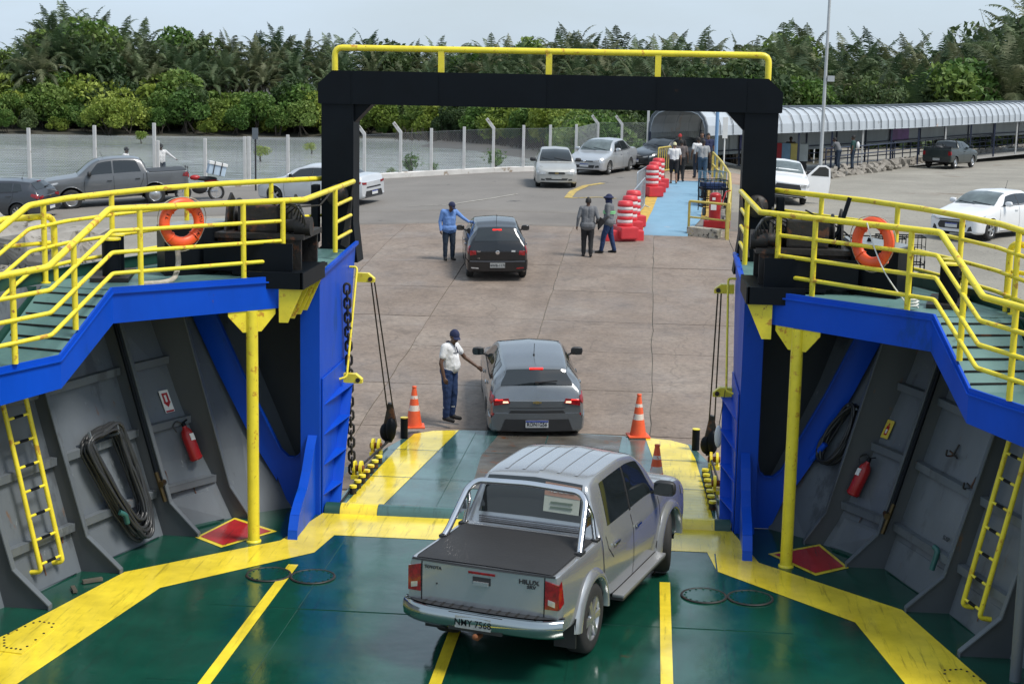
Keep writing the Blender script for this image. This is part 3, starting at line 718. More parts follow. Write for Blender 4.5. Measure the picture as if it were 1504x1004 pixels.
    path=[(3.5,23.7,4.58),(4.65,22.15,4.57),(5.25,21.0,4.56),(5.58,20.1,4.55),(5.85,19.2,4.54),(6.05,18.45,4.50),(6.35,17.3,3.98),(7.0,15,3.95)]
    MB().mat(m).tube([(s*x,y,z) for x,y,z in path],.040,12,round_=.06).build('top_rail',t)
    for dzr in (.29,.57,.82): MB().mat(m).tube([(s*x,y,z-dzr) for x,y,z in path],.026,10,round_=.05).build('mid_rail',t)
    for (x,y,zt,zb_) in ((4.1,22.9,4.57,3.5),(4.98,21.5,4.56,3.5),(5.58,20.1,4.55,3.5),(5.98,18.75,4.52,3.5),(6.3,17.5,4.05,3.3),(6.8,15.7,3.96,3.1)):
        p=MB().mat(m).cyl((s*x,y,zb_),.036,zt-zb_,12); p.cyl((s*x,y,zb_),.065,.014,14); p.build('post',t)
    t=thing('hoop_rail','yellow hoop handrail standing beside the %s gangway opening'%sw,'railing')
    MB().mat(m).tube([(s*5.95,19.0,3.5),(s*5.95,19.0,4.33),(s*6.35,18.3,4.33),(s*6.9,16.8,3.9)],.042,12,round_=.14).build('hoop',t)
    MB().mat(m).tube([(s*5.97,18.9,4.0),(s*6.3,18.3,4.0)],.027,10).build('cross_bar',t)
    # ---- grab pipe and cable brackets on wing
    t=thing('grab_pipe','thin yellow bent pipe on the %s bow side plate'%sw,'pipe')
    MB().mat(m).tube([(s*2.92,23.0,3.3),(s*2.80,23.0,3.3),(s*2.80,22.2,1.75),(s*2.92,22.15,1.72)],.018,8,round_=.05).build('pipe',t)
    for (y,z,nm) in ((23.45,3.15,'upper'),(22.45,1.75,'lower')):
        t=thing('cable_bracket','yellow %s cable bracket on the %s bow edge beside the ramp'%(nm,sw),'bracket',group='yellow cable brackets on the bow edges')
        MB().mat(m).prism([(s*2.92,y,z),(s*2.92,y,z-.14),(s*2.62,y,z-.14),(s*2.62,y,z-.08),(s*2.72,y,z)],(0,.12,0)).build('arm',t)
        MB().mat(m_blkr).cyl((s*2.68,y-.02,z-.09),.035,.16,10,'y').build('pin',t)
    # ---- ladder
    t=thing('wall_ladder','yellow pipe ladder with black rung centres on the %s bulwark'%sw,'ladder')
    a0,a1=Vector((s*5.36,17.48,.27)),Vector((s*5.82,17.48,2.6)); b0,b1=Vector((s*5.47,17.08,.27)),Vector((s*5.93,17.08,2.6))
    for p,q in ((a0,a1),(b0,b1)):
        MB().mat(m).tube([p+Vector((s*.16,0,-.02)),p,q],.03,10,round_=.05).build('stringer',t)
    for k in range(8):
        f=.035+k*.125; p,q=a0.lerp(a1,f),b0.lerp(b1,f); r=MB().mat(m).tube([p,p.lerp(q,.3)],.018,8).tube([p.lerp(q,.7),q],.018,8); r.mat(m_blk).tube([p.lerp(q,.3),p.lerp(q,.7)],.019,8); r.build('rung',t)
    # ---- floor pipe near the frame edge and vertical drain pipe
    t=thing('drain_pipe','black drain pipe running down the third frame of the %s bulwark'%sw,'pipe')
    MB().mat(m_blk).tube([(s*(ribx(2,3.0)+.06) if False else s*(ribx(3,3.0)+.05),19.5,3.0),(s*(ribx(3,.9)+.05),19.5,.9)],.028,8).mat(m_brass).tube([(s*(ribx(3,.9)+.05),19.5,.9),(s*(ribx(3,.55)+.02),19.5,.5)],.032,8).cyl((s*(ribx(3,.75)),19.42,.75),.04,.14,10,'y').build('pipe',t)
    t=thing('corner_pipe','grey vertical pipe standing at the deck edge by the %s bulwark'%sw,'pipe')
    MB().mat(m_grey).cyl((s*5.62,15.9,0),.06,2.9,16).build('pipe',t)
    # ---- bollards
    t=thing('mooring_bollard','pair of black mooring bollards with yellow tops on the %s forecastle'%sw,'bollard')
    for (x,y) in ((5.30,19.25),(5.42,19.75)):
        MB().mat(m_blk).cyl((s*x,y,3.5),.115,.52,24).mat(m_yel).cyl((s*x,y,4.02),.128,.022,24).mat(m_blk).cyl((s*(x+.1),y,3.86),.03,.1,10,'x').build('drum',t)
    MB().mat(m_blkr).obox((s*5.36,19.5,3.53),(.23*s,.97,0),(.97,-.23*s,0),(0,0,1),.55,.24,.025).build('base',t)
    # ---- winch machinery
    t=thing('anchor_winch','rusty black ramp winch with drum and gears on the %s forecastle'%sw,'winch')
    fr=MB().mat(m_blkr)
    fr.box(*sorted((s*3.05,s*4.2)),20.3,20.36,3.57,4.0).box(*sorted((s*3.05,s*4.2)),21.3,21.36,3.57,4.0).box(*sorted((s*3.0,s*4.25)),20.25,21.4,3.98,4.05); fr.build('base_frame',t)
    dr=MB().mat(m_blkr); dr.lathe((s*3.35,20.8,4.22),[(0,0),(.26,0),(.26,.02),(.17,.025)]+[(.17+.012*(k%2),.025+k*.035) for k in range(18)]+[(.17,.66),(.26,.665),(.26,.69),(0,.69)],28,axis=(s,0,0)); dr.build('cable_drum',t)
    hs=MB().mat(m_blkr).box(*sorted((s*3.4,s*3.95)),20.42,20.62,4.05,4.42,.03).build('gear_case',t)
    for x in (3.22,4.12):
        MB().mat(m_blkr).prism([(s*x,20.45,4.03),(s*x,21.15,4.03),(s*x,21.0,4.42),(s*x,20.8,4.55),(s*x,20.6,4.42)],(s*.03,0,0)).build('cheek_plate',t)
    MB().mat(m_blkr).cyl((s*2.93,20.42,4.15),.13,.22,18,(s,0,0)).cyl((s*2.98,20.42,4.15),.09,.30,18,(s,0,0)).build('brake_drum',t)
    MB().mat(m_chrome if False else M('galvanised',(.45,.47,.48),.4,.5,var=.15)).cyl((s*3.35,20.24,3.78),.035,.42,12,(s,0,0)).build('hydraulic_ram',t)
    MB().mat(m_blk).box(*sorted((s*3.1,s*4.3)),20.0,20.04,3.57,3.95).box(*sorted((s*3.5,s*4.3)),20.04,20.3,3.57,3.8).build('guard_plate',t)
    hz=MB().mat(m_hose)
    for k in range(5): hz.tube([(s*(3.0+.04*k),20.35,4.1+.05*k),(s*(2.98+.02*k),20.2,4.3+.04*k),(s*(3.1+.08*k),20.45,4.45),(s*(3.3+.1*k),20.6,4.3)],.012,6,round_=.08)
    hz.build('hydraulic_hoses',t)
    t=thing('machinery_cabinet','large black steel cabinet beside the winch on the %s forecastle'%sw,'cabinet')
    mtop=M('cabinet_top_sky_sheen',(.20,.22,.24),.3,var=.15)  # light grey paints the sky's reflection onto the black cabinet's lid
    MB().mat(m_blk).prism([(s*4.22,20.15,3.5),(s*4.75,19.75,3.5),(s*5.05,20.35,3.5),(s*4.6,21.35,3.5),(s*4.22,21.35,3.5)],(0,0,.62)).build('housing',t)
    MB().mat(mtop).prism([(s*4.25,20.2,4.12),(s*4.73,19.82,4.12),(s*5.0,20.36,4.12),(s*4.57,21.3,4.12),(s*4.25,21.3,4.12)],(0,0,.02)).build('lid',t)
    # ---- lifebuoy hung on the rail
    c=Vector((s*4.33,19.19,4.27)); n=Vector((s*.735,.68,0)); n=Vector((s*(20.5-18.38),(5.0-3.05),0)).normalized()
    c=c+n*.02
    t=thing('lifebuoy','orange ring lifebuoy hung on the %s guard rail with a rope grab line'%sw,'lifebuoy',tuple(c),group='orange lifebuoys on the guard rails')
    u=Vector((-n.y,n.x,0)); u=u if u.x>0 else -u; zv=Vector((0,0,1))
    ring=MB().mat(m_orange); pts=[(u*math.cos(a)+zv*math.sin(a))*.245 for a in [2*PI*k/48 for k in range(48)]]; 
    rows=[]
    for k in range(48):
        a=2*PI*k/48; rd=u*math.cos(a)+zv*math.sin(a)
        rows.append([tuple(rd*(.25+.072*math.cos(b))+n*.055*math.sin(b)) for b in [2*PI*j/14 for j in range(14)]])
    rows.append(rows[0]); ring.grid(rows,closed=True).build('ring',t)
    for a in (.25,.75,1.25,1.75):
        a*=PI; rd=u*math.cos(a)+zv*math.sin(a); MB().mat(m_orange).tube([tuple(rd*.25+( rd*math.cos(b)*.078+n*math.sin(b)*.062)) for b in np.linspace(0,2*PI,15)],.008,6).build('band',t)
    front=-n
    if s<0:
        for txt,a0_ in (('TS',2.75),('UTU',.35),('PIRO',-.35)):
            for k,chx in enumerate(txt):
                a=a0_-(k-.5)*.17*1.; 
                rd=u*math.cos(a)+zv*math.sin(a); up=rd
                xx=up.cross(front); 
                text(chx,.062,m_blk,'letter',t,frame(rd*.25+front*.056,-xx if (-xx).cross(up).dot(front)>0 else xx,up),ext=.002)
    rope=MB().mat(m_rope)
    rope.tube([tuple((u*math.cos(a)+zv*math.sin(a))*(.345+.02*math.sin(3*a))+front*.01) for a in np.linspace(0,2*PI,40)],.006,6); rope.build('grab_line',t)
    if s>0:
        t=thing('line_coil','white heaving line hanging from the right lifebuoy and coiled on the deck','rope')
        p=[c+Vector((-.1,-.1,.25)),c+Vector((-.02,-.12,0)),c+Vector((.12,-.3,-.35)),Vector((4.75,18.9,3.56))]
        MB().mat(m_white).tube(p,.009,6,round_=.2).tube([(4.8+.07*math.cos(a)*(1+.2*math.sin(5*a)),18.85+.06*math.sin(a),3.53+.006*a) for a in np.linspace(0,18,70)],.011,6).build('line',t)
    else:
        t=thing('canvas_hose','beige canvas hose lying over the left forecastle deck under the lifebuoy','hose')
        MB().mat(m_rope).tube([(-4.5,19.5,3.9),(-4.42,19.3,3.75),(-4.4,19.05,3.55),(-4.55,18.85,3.53),(-4.75,18.75,3.53)],.035,10,round_=.15).build('hose',t)
# ---- gantry portal across the bow
t=thing('gantry_portal','black steel portal frame spanning the ferry bow above the ramp','gantry')
Yg=23.55
for s in (-1,1):
    MB().mat(m_blk).prism([(s*2.97,Yg,5.74),(s*3.47,Yg,5.74),(s*3.47,Yg,3.55),(s*3.75,Yg,3.3),(s*2.9,Yg,3.3),(s*2.97,Yg,3.9)][:],(0,.5,0)).build('leg',t)
    MB().mat(m_blk).prism([(s*2.97,Yg+.06,5.74),(s*2.97,Yg+.06,5.46),(s*2.70,Yg+.06,5.74)],(0,.38,0)).build('knee_bracket',t)
    MB().mat(m_blkr).prism([(s*2.96,Yg-.02,4.5),(s*3.1,Yg-.25,3.6),(s*2.96,Yg-.35,3.55)],(s*.02,0,0)).build('foot_flare',t)
    MB().mat(m_blk).box(*sorted((s*3.5,s*3.62)),Yg-.1,Yg+.1,3.6,4.5,.04).build('side_bar',t)
    MB().mat(m_blkr).lathe((s*3.2,Yg-.02,4.35),[(0,0),(.16,0),(.17,.05),(.13,.08),(.17,.11),(.16,.16),(0,.16)],24,axis=(0,-1,0)).build('sheave',t)
    cab=MB().mat(M('greasy_cable',(.05,.045,.04),.6,.5,var=.3)).tube([(s*3.2,Yg-.1,4.5),(s*3.3,Yg-.9,4.25),(s*3.45,20.9,4.35)],.014,6).build('winch_cable',t)
MB().mat(m_blk).prism([(-3.52,Yg-.015,5.74),(3.52,Yg-.015,5.74),(3.52,Yg-.015,6.04),(3.3,Yg-.015,6.24),(-3.3,Yg-.015,6.24),(-3.52,Yg-.015,6.04)],(0,.53,0)).build('beam',t)
bd=MB().mat(m_blk)
for x in (-3.0,-1.65,0,1.65,3.0): bd.box(x-.006,x+.006,Yg-.021,Yg-.016,5.76,6.22)
bd.box(-3.5,3.5,Yg-.023,Yg-.019,5.735,5.745); bd.build('weld_lines',t)
t=thing('gantry_handrail','yellow pipe handrail mounted on top of the black portal beam','railing')
MB().mat(m_yel).tube([(-3.3,Yg+.2,6.2),(-3.3,Yg+.2,6.585),(3.3,Yg+.2,6.585),(3.3,Yg+.2,6.2)],.048,14,round_=.12).build('rail',t)
for x in (-1.65,0,1.65): MB().mat(m_yel).box(x-.045,x+.045,Yg+.16,Yg+.24,6.2,6.56).build('post',t)
# ---- cables, blocks and chain by the ramp
def chain(name,a,b,label,link=.155,r=.019):
    a,b=Vector(a),Vector(b); n=int((b-a).length/(link*.72)); t=thing(name,label,'chain')
    me=None
    lm=MB().mat(m_blkr); pts=[]
    for k in range(20):
        an=2*PI*k/20; pts.append((.045*math.cos(an),0,(.032 if math.sin(an)>0 else -.032)+.045*math.sin(an)))
    lm.tube(pts,r,6,closed=True); base=lm.build('link',t); d=(b-a).normalized()
    for k in range(n):
        o=base if k==0 else base.copy()
        if k: COL.objects.link(o); o.parent=t
        o.location=a.lerp(b,(k+.5)/n); o.rotation_euler=(0,0,(k%2)*PI/2+.25)
    return t
chain('lifting_chain',(-2.84,22.4,3.1),(-2.86,22.95,.1),'heavy dark link chain hanging beside the left bow plate down to the ramp')
for s in (-1,1):
    sw=side_word[s]
    t=thing('pulley_block','black cable pulley block hanging on wires at the %s edge of the ramp'%sw,'pulley block')
    cx=-2.62 if s<0 else 2.72; cy=24.9
    MB().mat(m_blkr).prism([(cx-.12,cy,.28),(cx-.06,cy,.12),(cx+.05,cy,.13),(cx+.13,cy,.4),(cx+.05,cy,.78),(cx-.02,cy,.8)],(0,.1,0)).build('block',t)
    MB().mat(m_blk).ball((cx-.05,cy+.03,.3),.11,.08,.16).ball((cx+.04,cy-.03,.36),.09,.08,.2).build('greasy_sheave',t)
    w_=MB().mat(m_blkr); top=(s*2.68,23.5,3.06)
    w_.tube([top,(cx-.03,cy,.7)],.012,6).tube([(top[0]+.05,top[1],top[2]),(cx+.06,cy+.05,.7)],.012,6).tube([(cx,cy,.15),(s*2.80,23.2,.12)],.02,6); w_.build('wire_ropes',t)
t=thing('fender_float','small white float hanging on a cord beside the right bow plate','float')
MB().mat(m_white).ball((2.72,22.3,1.05),.06,.05,.17).build('float',t); MB().mat(m_blkr).tube([(2.72,22.3,1.2),(2.8,22.4,1.75)],.006,5).build('cord',t)
# ---- things on the bulwarks
def onhull(s,y,z,off=.06): return Vector((s*(hullx(y,z)-off),y,z))
def hit(u,v,off):
    d=ray(u,v); tt=15.
    while tt<26:
        p=CO+d*tt
        if abs(p.x)>hullx(p.y,p.z)-off: break
        tt+=.02
    return p.y,p.z
def hullframe(s,y,z,off):
    """frame whose y axis runs up the plating and z axis looks inboard"""
    o=onhull(s,y,z,off); up=(onhull(s,y,z+.3,off)-onhull(s,y,z-.3,off)).normalized(); fw=(onhull(s,y+.2,z,off)-onhull(s,y-.2,z,off)).normalized()
    xa=fw if s<0 else -fw      # x axis to the viewer's right
    nn=xa.cross(up).normalized()
    return o,xa,up,nn
for s in (-1,1):
    sw=side_word[s]
    # extinguisher
    y,z=(19.95,1.25) if s<0 else (19.95,1.2)
    u,v=(280,648) if s<0 else (1263,700)
    d=ray(u,v); tt=15.
    while True:
        p=CO+d*tt
        if abs(p.x)>hullx(p.y,p.z)-.16 or tt>25: break
        tt+=.02
    y,z=p.y,p.z
    o,xa,up,nn=hullframe(s,y,z,.14)
    t=thing('fire_extinguisher','red fire extinguisher %s'%('beside the rust-streaked panel on the left bulwark' if s<0 else 'under the yellow sign on the right bulwark'),'fire extinguisher',tuple(o))
    b=up*-.27
    MB().mat(m_red).lathe(b,[(0,0),(.078,0),(.085,.03),(.085,.36),(.07,.43),(.035,.47),(.03,.50)],20,axis=up).lathe(b,[(.092,.02),(.092,.04)],20,axis=up).build('cylinder',t)
    MB().mat(m_blk).lathe(b+up*.49,[(.03,0),(.03,.05),(.015,.07)],12,axis=up).beam(b+up*.55,b+up*.58+xa*.09,.02,.015).build('valve',t)
    MB().mat(m_hose).tube([b+up*.53,b+up*.6-xa*.1,b+up*.52-xa*.2,b+up*.44-xa*.16],.010,6,round_=.06).build('hose',t)
    MB().mat(m_white).obox(b+up*.33+nn*.085,xa,up,nn,.035,.05,.004).build('label',t)
    # sign
    u,v=(245,589) if s<0 else (1303,630)
    d=ray(u,v); tt=15.
    while True:
        p=CO+d*tt
        if abs(p.x)>hullx(p.y,p.z)-.05 or tt>25: break
        tt+=.02
    o,xa,up,nn=hullframe(s,p.y,p.z,.03)
    if s<0:
        t=thing('safety_sign','white sign with a red down arrow fixed above the left fire extinguisher','sign',tuple(o))
        MB().mat(m_white).obox((0,0,0),xa,up,nn,.085,.16,.003).build('plate',t)
        A=MB().mat(m_red)
        def q(pts): A.add([xa*a+up*b+nn*.005 for a,b in pts],[tuple(range(len(pts)))])
        q([(-.055,.12),(-.055,-.01),(-.02,-.01),(-.02,.12)][::-1]); q([(.02,.12),(.02,-.01),(.055,-.01),(.055,.12)][::-1]); q([(-.02,.12),(-.02,.09),(.02,.09),(.02,.12)][::-1])
        q([(-.07,-.01),(0,-.085),(.07,-.01)]); q([(-.075,-.13),(.075,-.13),(.075,-.155),(-.075,-.155)][::-1]); 
        A.build('arrow_print',t)
    else:
        t=thing('safety_sign','small yellow sign with a red extinguisher picture on the right bulwark','sign',tuple(o))
        MB().mat(M('sign_yellow',(.65,.5,.06),.5)).obox((0,0,0),xa,up,nn,.075,.13,.003).build('plate',t)
        A=MB().mat(m_red).obox(nn*.005-up*.02,xa,up,nn,.03,.065,.002).obox(nn*.005+up*.065,xa,up,nn,.012,.02,.002); A.mat(m_white).obox(nn*.008-up*.03,xa,up,nn,.015,.03,.002); A.build('picture_print',t)
# hose coils
def coil(name,label,s,y,z,w,h,n,slack=0.,drop=None):
    o,xa,up,nn=hullframe(s,y,z,.16)
    t=thing(name,label,'hose',tuple(o)); rs=random.Random(5)
    for k in range(n):
        a=w*(1+rs.uniform(-.13,.1)); b=h*(1+rs.uniform(-.06,.05)); ph=rs.uniform(0,6); dn=rs.uniform(-.07,.07); pts=[]
        sg=-slack*k/n
        for j in range(40):
            an=2*PI*j/40; pts.append(xa*(a*math.cos(an)*(1-.25*math.sin(an))+.015*math.sin(3*an+ph))+up*(b*math.sin(an)+sg*(1-math.sin(an))/2)+nn*(dn+.02*math.sin(2*an+ph)))
        MB().mat(m_hose).tube(pts,.021,7,closed=True).build('hose_turn',t)
    MB().mat(m_grey).beam(up*h*.94+nn*-.12-xa*.2*w,up*h*.94+nn*.09-xa*.2*w,.03,.03).beam(up*h*.9+nn*-.12+xa*.75*w,up*h*.9+nn*.09+xa*.75*w,.03,.03).build('hook',t)
    return t,xa,up,nn
o,xa,up,nn=hullframe(-1,18.72,1.50,.16)
t=thing('hose_coil','thick bundle of black hose hung from hooks on the left bulwark beside the ladder','hose',tuple(o)); rs=random.Random(8)
HP=[(-.33,0),(-.02,.09),(.30,.11),(.38,-.10),(.43,-.6),(.46,-1.05),(.36,-1.36),(.16,-1.38),(-.04,-1.0),(-.24,-.40)]
for k in range(24):
    sc_=rs.uniform(.80,1.02); ox,oy,dn=rs.uniform(-.06,.05),rs.uniform(-.02,.03),rs.uniform(-.08,.10); pts=[]
    q=[(a*(.90+.12*rs.random())+ox,b*(sc_ if b<-.2 else 1)+oy+(rs.uniform(-.04,.04))) for a,b in HP]; n=len(q)
    for i in range(n):
        p0,p1,p2,p3=q[i-1],q[i],q[(i+1)%n],q[(i+2)%n]
        for j in range(5):
            f=j/5; cr=lambda a,b,c,d:.5*((2*b)+(-a+c)*f+(2*a-5*b+4*c-d)*f*f+(-a+3*b-3*c+d)*f**3
            ); pts.append(xa*cr(p0[0],p1[0],p2[0],p3[0])+up*cr(p0[1],p1[1],p2[1],p3[1])+nn*(dn+.015*math.sin(i+k)))
    MB().mat(m_hose).tube(pts,.022,7,closed=True).build('hose_turn',t)
for hx_ in (-.30,.27): MB().mat(m_grey).beam(xa*hx_+up*.0+nn*-.15,xa*hx_+up*.02+nn*.10,.035,.03).beam(xa*hx_+up*.02+nn*.10,xa*hx_+up*.16+nn*.10,.03,.03).build('hook',t)
MB().mat(M('teal_fitting',(.02,.10,.09),.4)).tube([xa*-.16-up*.95+nn*.1,xa*-.10-up*1.0+nn*.13,xa*-.07-up*1.12+nn*.1],.035,10,round_=.03).build('coupling',t)
t,xa,up,nn=coil('hose_coil','smaller coil of black hose near the blue frame on the right bulwark',1,*hit(1232,637,.18),.20,.44,8,.05)
MB().mat(m_blue).tube([-xa*.35-up*.5,-xa*.25-up*.25],.05,10).tube([-xa*.22-up*.48+nn*.05,-xa*.12-up*.2+nn*.05],.04,10).build('spray_nozzle',t)
# small fittings
t=thing('deck_valve','green bent pipe outlet below the SUSP lettering on the right bulwark','valve')
o,xa,up,nn=hullframe(1,18.45,.62,.02); o=Vector((0,0,0))+o
MB().mat(M('teal_fitting',(.02,.10,.09),.4)).tube([o-up*.25+nn*.1+xa*.06,o+nn*.1+xa*.05,o+up*.02+nn*.12-xa*.03],.035,12,round_=.05).build('elbow',t)
text('SUSP',.075,m_blk,'lettering',t,frame(o+up*.15+nn*.006-xa*.02,xa,up),ext=.001)
for i,(s,y,z) in enumerate(((1,18.9,1.75),(1,18.3,1.5))):
    o,xa,up,nn=hullframe(s,y,z,.02)
    t=thing('wall_hook',('black double hook on the right bulwark left of the green outlet','small bent hook high beside the frame on the right bulwark')[i],'hook')
    MB().mat(m_blkr).tube([o+up*.1,o+nn*.03-up*.06,o+nn*.12-up*.08,o+nn*.13+up*.0],.012,6,round_=.03).tube([o-xa*.12-up*.02+nn*.02,o+xa*.1-up*.06+nn*.02],.012,6).build('hook',t)
t=thing('steel_offcuts','short rusty steel offcuts lying on the deck between the frames at left','scrap steel')
MB().mat(m_bare).obox((-5.02,17.55,.03),(.8,.6,0),(-.6,.8,0),(0,0,1),.12,.03,.02).build('bar',t); MB().mat(m_bare).obox((-5.12,17.2,.03),(.5,-.85,0),(.85,.5,0),(0,0,1),.10,.025,.015).build('bar',t)
# ================================================================ vehicles
def paint(name,col,metal=.0,rough=.28,dirt=.0):
    return M(name,col,rough,metal,var=.05,vs=3,coat=.6,spots=[((.16,.13,.10),dirt,2.5)] if dirt else ())
m_tyre=M('tyre_rubber',(.022,.022,.022),.8,var=.3,vs=8)
m_rim=M('alloy_rim',(.50,.51,.52),.3,.8,var=.08)
m_trim=M('black_plastic',(.022,.023,.025),.55,var=.15)
m_win=M('car_glass',(.012,.016,.018),.03,var=0,spec=.9)
m_winl=M('car_glass_pale',(.10,.125,.125),.05,var=.5,vs=2.2,spec=.9)
m_lampr=M('red_lamp_lens',(.24,.004,.007),.12,var=.6,vs=22,coat=.6)
m_lampc=M('clear_lamp_lens',(.50,.50,.50),.12,.4,var=.35,vs=16,coat=.6)
m_brake=M('lit_brake_lamp',(.8,.02,.02),.2,var=0,emit=((1,.03,.02),1.1))
m_lit=M('lit_reverse_lamp',(.9,.6,.45),.2,var=0,emit=((1,.55,.35),.9))
m_plate=M('plate_white',(.55,.56,.56),.5,var=.1,vs=20)
m_plateg=M('plate_grey',(.36,.37,.36),.5,var=.25,vs=30)
m_pblue=M('plate_blue_band',(.02,.05,.28),.5,var=0)
m_under=M('underbody_black',(.008,.008,.008),.9,var=0)
m_silver=paint('silver_car_paint',(.42,.435,.45),.62,.2,.05)

class Car:
    def __init__(c,L,W,stations,wheels,rwheel,dense=.045,bulge_f=.06,bulge_r=.04):
        """stations: d (from front), w (half width), z0, zs(side), zb (shoulder/belt), kind, extra; local x = L/2-d"""
        c.L=L; c.W=W; c.wheels=wheels; c.rw=rwheel; c.bf=bulge_f; c.br=bulge_r
        D=[];Y=[]
        for s in stations:
            d,w,z0,zb,k=s[:5]; e=s[5] if len(s)>5 else {}
            zm=e.get('zm',.52); zw=e.get('zw',min(zb-.07,.80)); wb=e.get('wb',w*.93)
            row=[(0,w*.90,z0),(0,w*.975,z0+.05),(0,w,min(zm,zb-.12)),(0,w*.985,zw),(0,wb,zb)]
            if k=='h':   # hood or deck
                cr=e.get('cr',.05); row+=[(0,wb*.93,zb+cr*.45),(0,wb*.84,zb+cr*.7),(-e.get('bow',0),0,zb+cr)]
            else:
                wr=e.get('wr',w*.70); zr=s[5]['zr']; row+=[(0,wr,zr-.075),(0,wr*.90,zr-.015),(-e.get('bow',0),0,zr+e.get('cr',.02))]
            D.append(d); Y.append([v for p in row for v in p])
        c.f=pchip(D,Y); c.D=D
        nd=[]; 
        for a,b in zip(D[:-1],D[1:]):
            n=max(1,int(math.ceil((b-a)/dense))); nd+=[a+(b-a)*k/n for k in range(n)]
        nd.append(D[-1])
        for dw,r in wheels: nd+=[dw+sg*r*math.cos(a) for sg in (-1,1) for a in np.linspace(0,PI/2,9)]+[dw-r-.004,dw+r+.004]
        nd=sorted(set(round(float(x),4) for x in nd)); c.nd=np.array([x for x in nd if D[0]<=x<=D[-1]])
    def rows(c,d,ts):
        V=c.f([d])[0].reshape(8,3)
        g=pchip(np.arange(8),V)(ts); g[:,0]=c.L/2-d+g[:,0]
        return g
    def P(c,d,t,side=1,off=0.):
        a=c.rows(d,[t])[0]; p=Vector((a[0],a[1]*side,a[2]))
        if off:
            e=.02; d1,d2=max(c.D[0],d-e),min(c.D[-1],d+e); u=Vector(c.rows(d1,[t])[0]-c.rows(d2,[t])[0]); v=Vector(c.rows(d,[min(7,t+.05)])[0]-c.rows(d,[max(0,t-.05)])[0])
            n=u.cross(v); n.normalize()
            if n.z<-.2 or (abs(n.z)<.3 and n.y<0): n=-n
            if n.y<-.3: n=-n
            p+=Vector((n.x,n.y*side,n.z))*off
        return p
    def tz(c,d,z):
        V=c.f([d])[0].reshape(8,3); ts=np.linspace(0,4.95,60); zz=pchip(np.arange(8),V)(ts)[:,2]; zz=np.maximum.accumulate(zz); return float(np.interp(z,zz,ts))
    def arch(c,p):
        for (dw,r) in c.wheels:
            dx=p[0]-(c.L/2-dw)
            if abs(dx)<r-1e-4 and abs(p[1])>.4*c.W:
                z=c.rw+math.sqrt(r*r-dx*dx)
                if p[2]<z: return (p[0],p[1],z)
        return p
    def body(c,par,mat,name='body',mat_low=None,z_low=.0):
        ts=np.concatenate([np.linspace(0,1,3)[:-1],np.linspace(1,4,22)[:-1],np.linspace(4,6,9)[:-1],np.linspace(6,7,7)])
        mb=MB().mat(mat)
        R_=[]
        for d in c.nd:
            g=c.rows(d,ts); R_.append([c.arch(tuple(p)) for p in g])
        for sd in (1,-1):
            mb.grid([[(p[0],p[1]*sd,p[2]) for p in r] for r in R_],flip=(sd<0))
        for end,bl in ((0,c.bf),(-1,-c.br)):
            r=R_[end]; rows=[]
            for p,t in zip(r,ts):
                z=p[2]; k=1 if t<=4 else max(0,(7-t)/3)
                rows.append([(p[0]+bl*(1-u*u)*k,p[1]*u,z) for u in np.linspace(-1,1,13)])
            mb.grid(rows,flip=(end==0))
        g=R_
        mb.mat(m_under)
        for a,b in zip(g[:-1],g[1:]):
            if (a[0][2]<.45 and b[0][2]<.45): mb.add([a[0],b[0],(b[0][0],-b[0][1],b[0][2]),(a[0][0],-a[0][1],a[0][2])],[(0,1,2,3)],False)
        o=mb.build(name,par)
        uw=MB().mat(m_under)
        for (dw,r) in c.wheels:
            x0=c.L/2-dw
            for sd in (-1,1):
                w0=sd*(c.W-.05); w1=sd*(c.W-.34); rows=[]
                for k in range(15):
                    a=PI*k/14*1.12-.06*PI; rows.append([(x0+(r+.004)*math.cos(a),w0,c.rw+(r+.004)*math.sin(a)),(x0+(r+.004)*math.cos(a),w1,c.rw+(r+.004)*math.sin(a))])
                uw.grid(rows); uw.add([q[1] for q in rows],[tuple(range(15))],False)
        uw.box(-c.L/2+.45,c.L/2-.35,-c.W+.36,c.W-.36,c.rw-.04,.6)
        uw.build('wheel_housing',par)
        return o
    def fend(c,end,y,z,off=.006):
        """point on the front (1) or rear (-1) face"""
        d=c.D[0] if end>0 else c.D[-1]; t=c.tz(d,z); a=c.rows(d,[t])[0]; w=max(.05,a[1]); u=max(-1,min(1,y/w))
        k=1 if t<=4 else (7-t)/3
        x=a[0]+(c.bf if end>0 else -c.br)*(1-u*u)*k
        return Vector((x+end*off,y,z))
    def patch_end(c,par,end,poly,mat,name,off=.008,nu=8,nv=5,thick=.012,sidewrap=None):
        """poly in (y,z), convex; laid on the end face"""
        zs=[p[1] for p in poly]; z0,z1=min(zs),max(zs); mb=MB().mat(mat); rows=[]
        for j in range(nv+1):
            z=z0+(z1-z0)*(j/nv); z_=min(max(z,z0+1e-4),z1-1e-4); X=[]
            for a,b in zip(poly,poly[1:]+poly[:1]):
                if (a[1]-z_)*(b[1]-z_)<=0 and abs(a[1]-b[1])>1e-9: X.append(a[0]+(b[0]-a[0])*(z_-a[1])/(b[1]-a[1]))
            y0,y1=min(X),max(X); rows.append([tuple(c.fend(end,y0+(y1-y0)*i/nu,z,off)) for i in range(nu+1)])
        mb.grid(rows,flip=(end<0)); 
        e=[rows[0][k] for k in range(nu+1)]+[r[-1] for r in rows[1:]]+rows[-1][-2::-1]+[rows[b][0] for b in range(nv-1,0,-1)]
        mb.grid([e,[(p[0]-end*(thick+off),p[1],p[2]) for p in e]],smooth=False,closed=True,flip=(end<0))
        return mb.build(name,par)
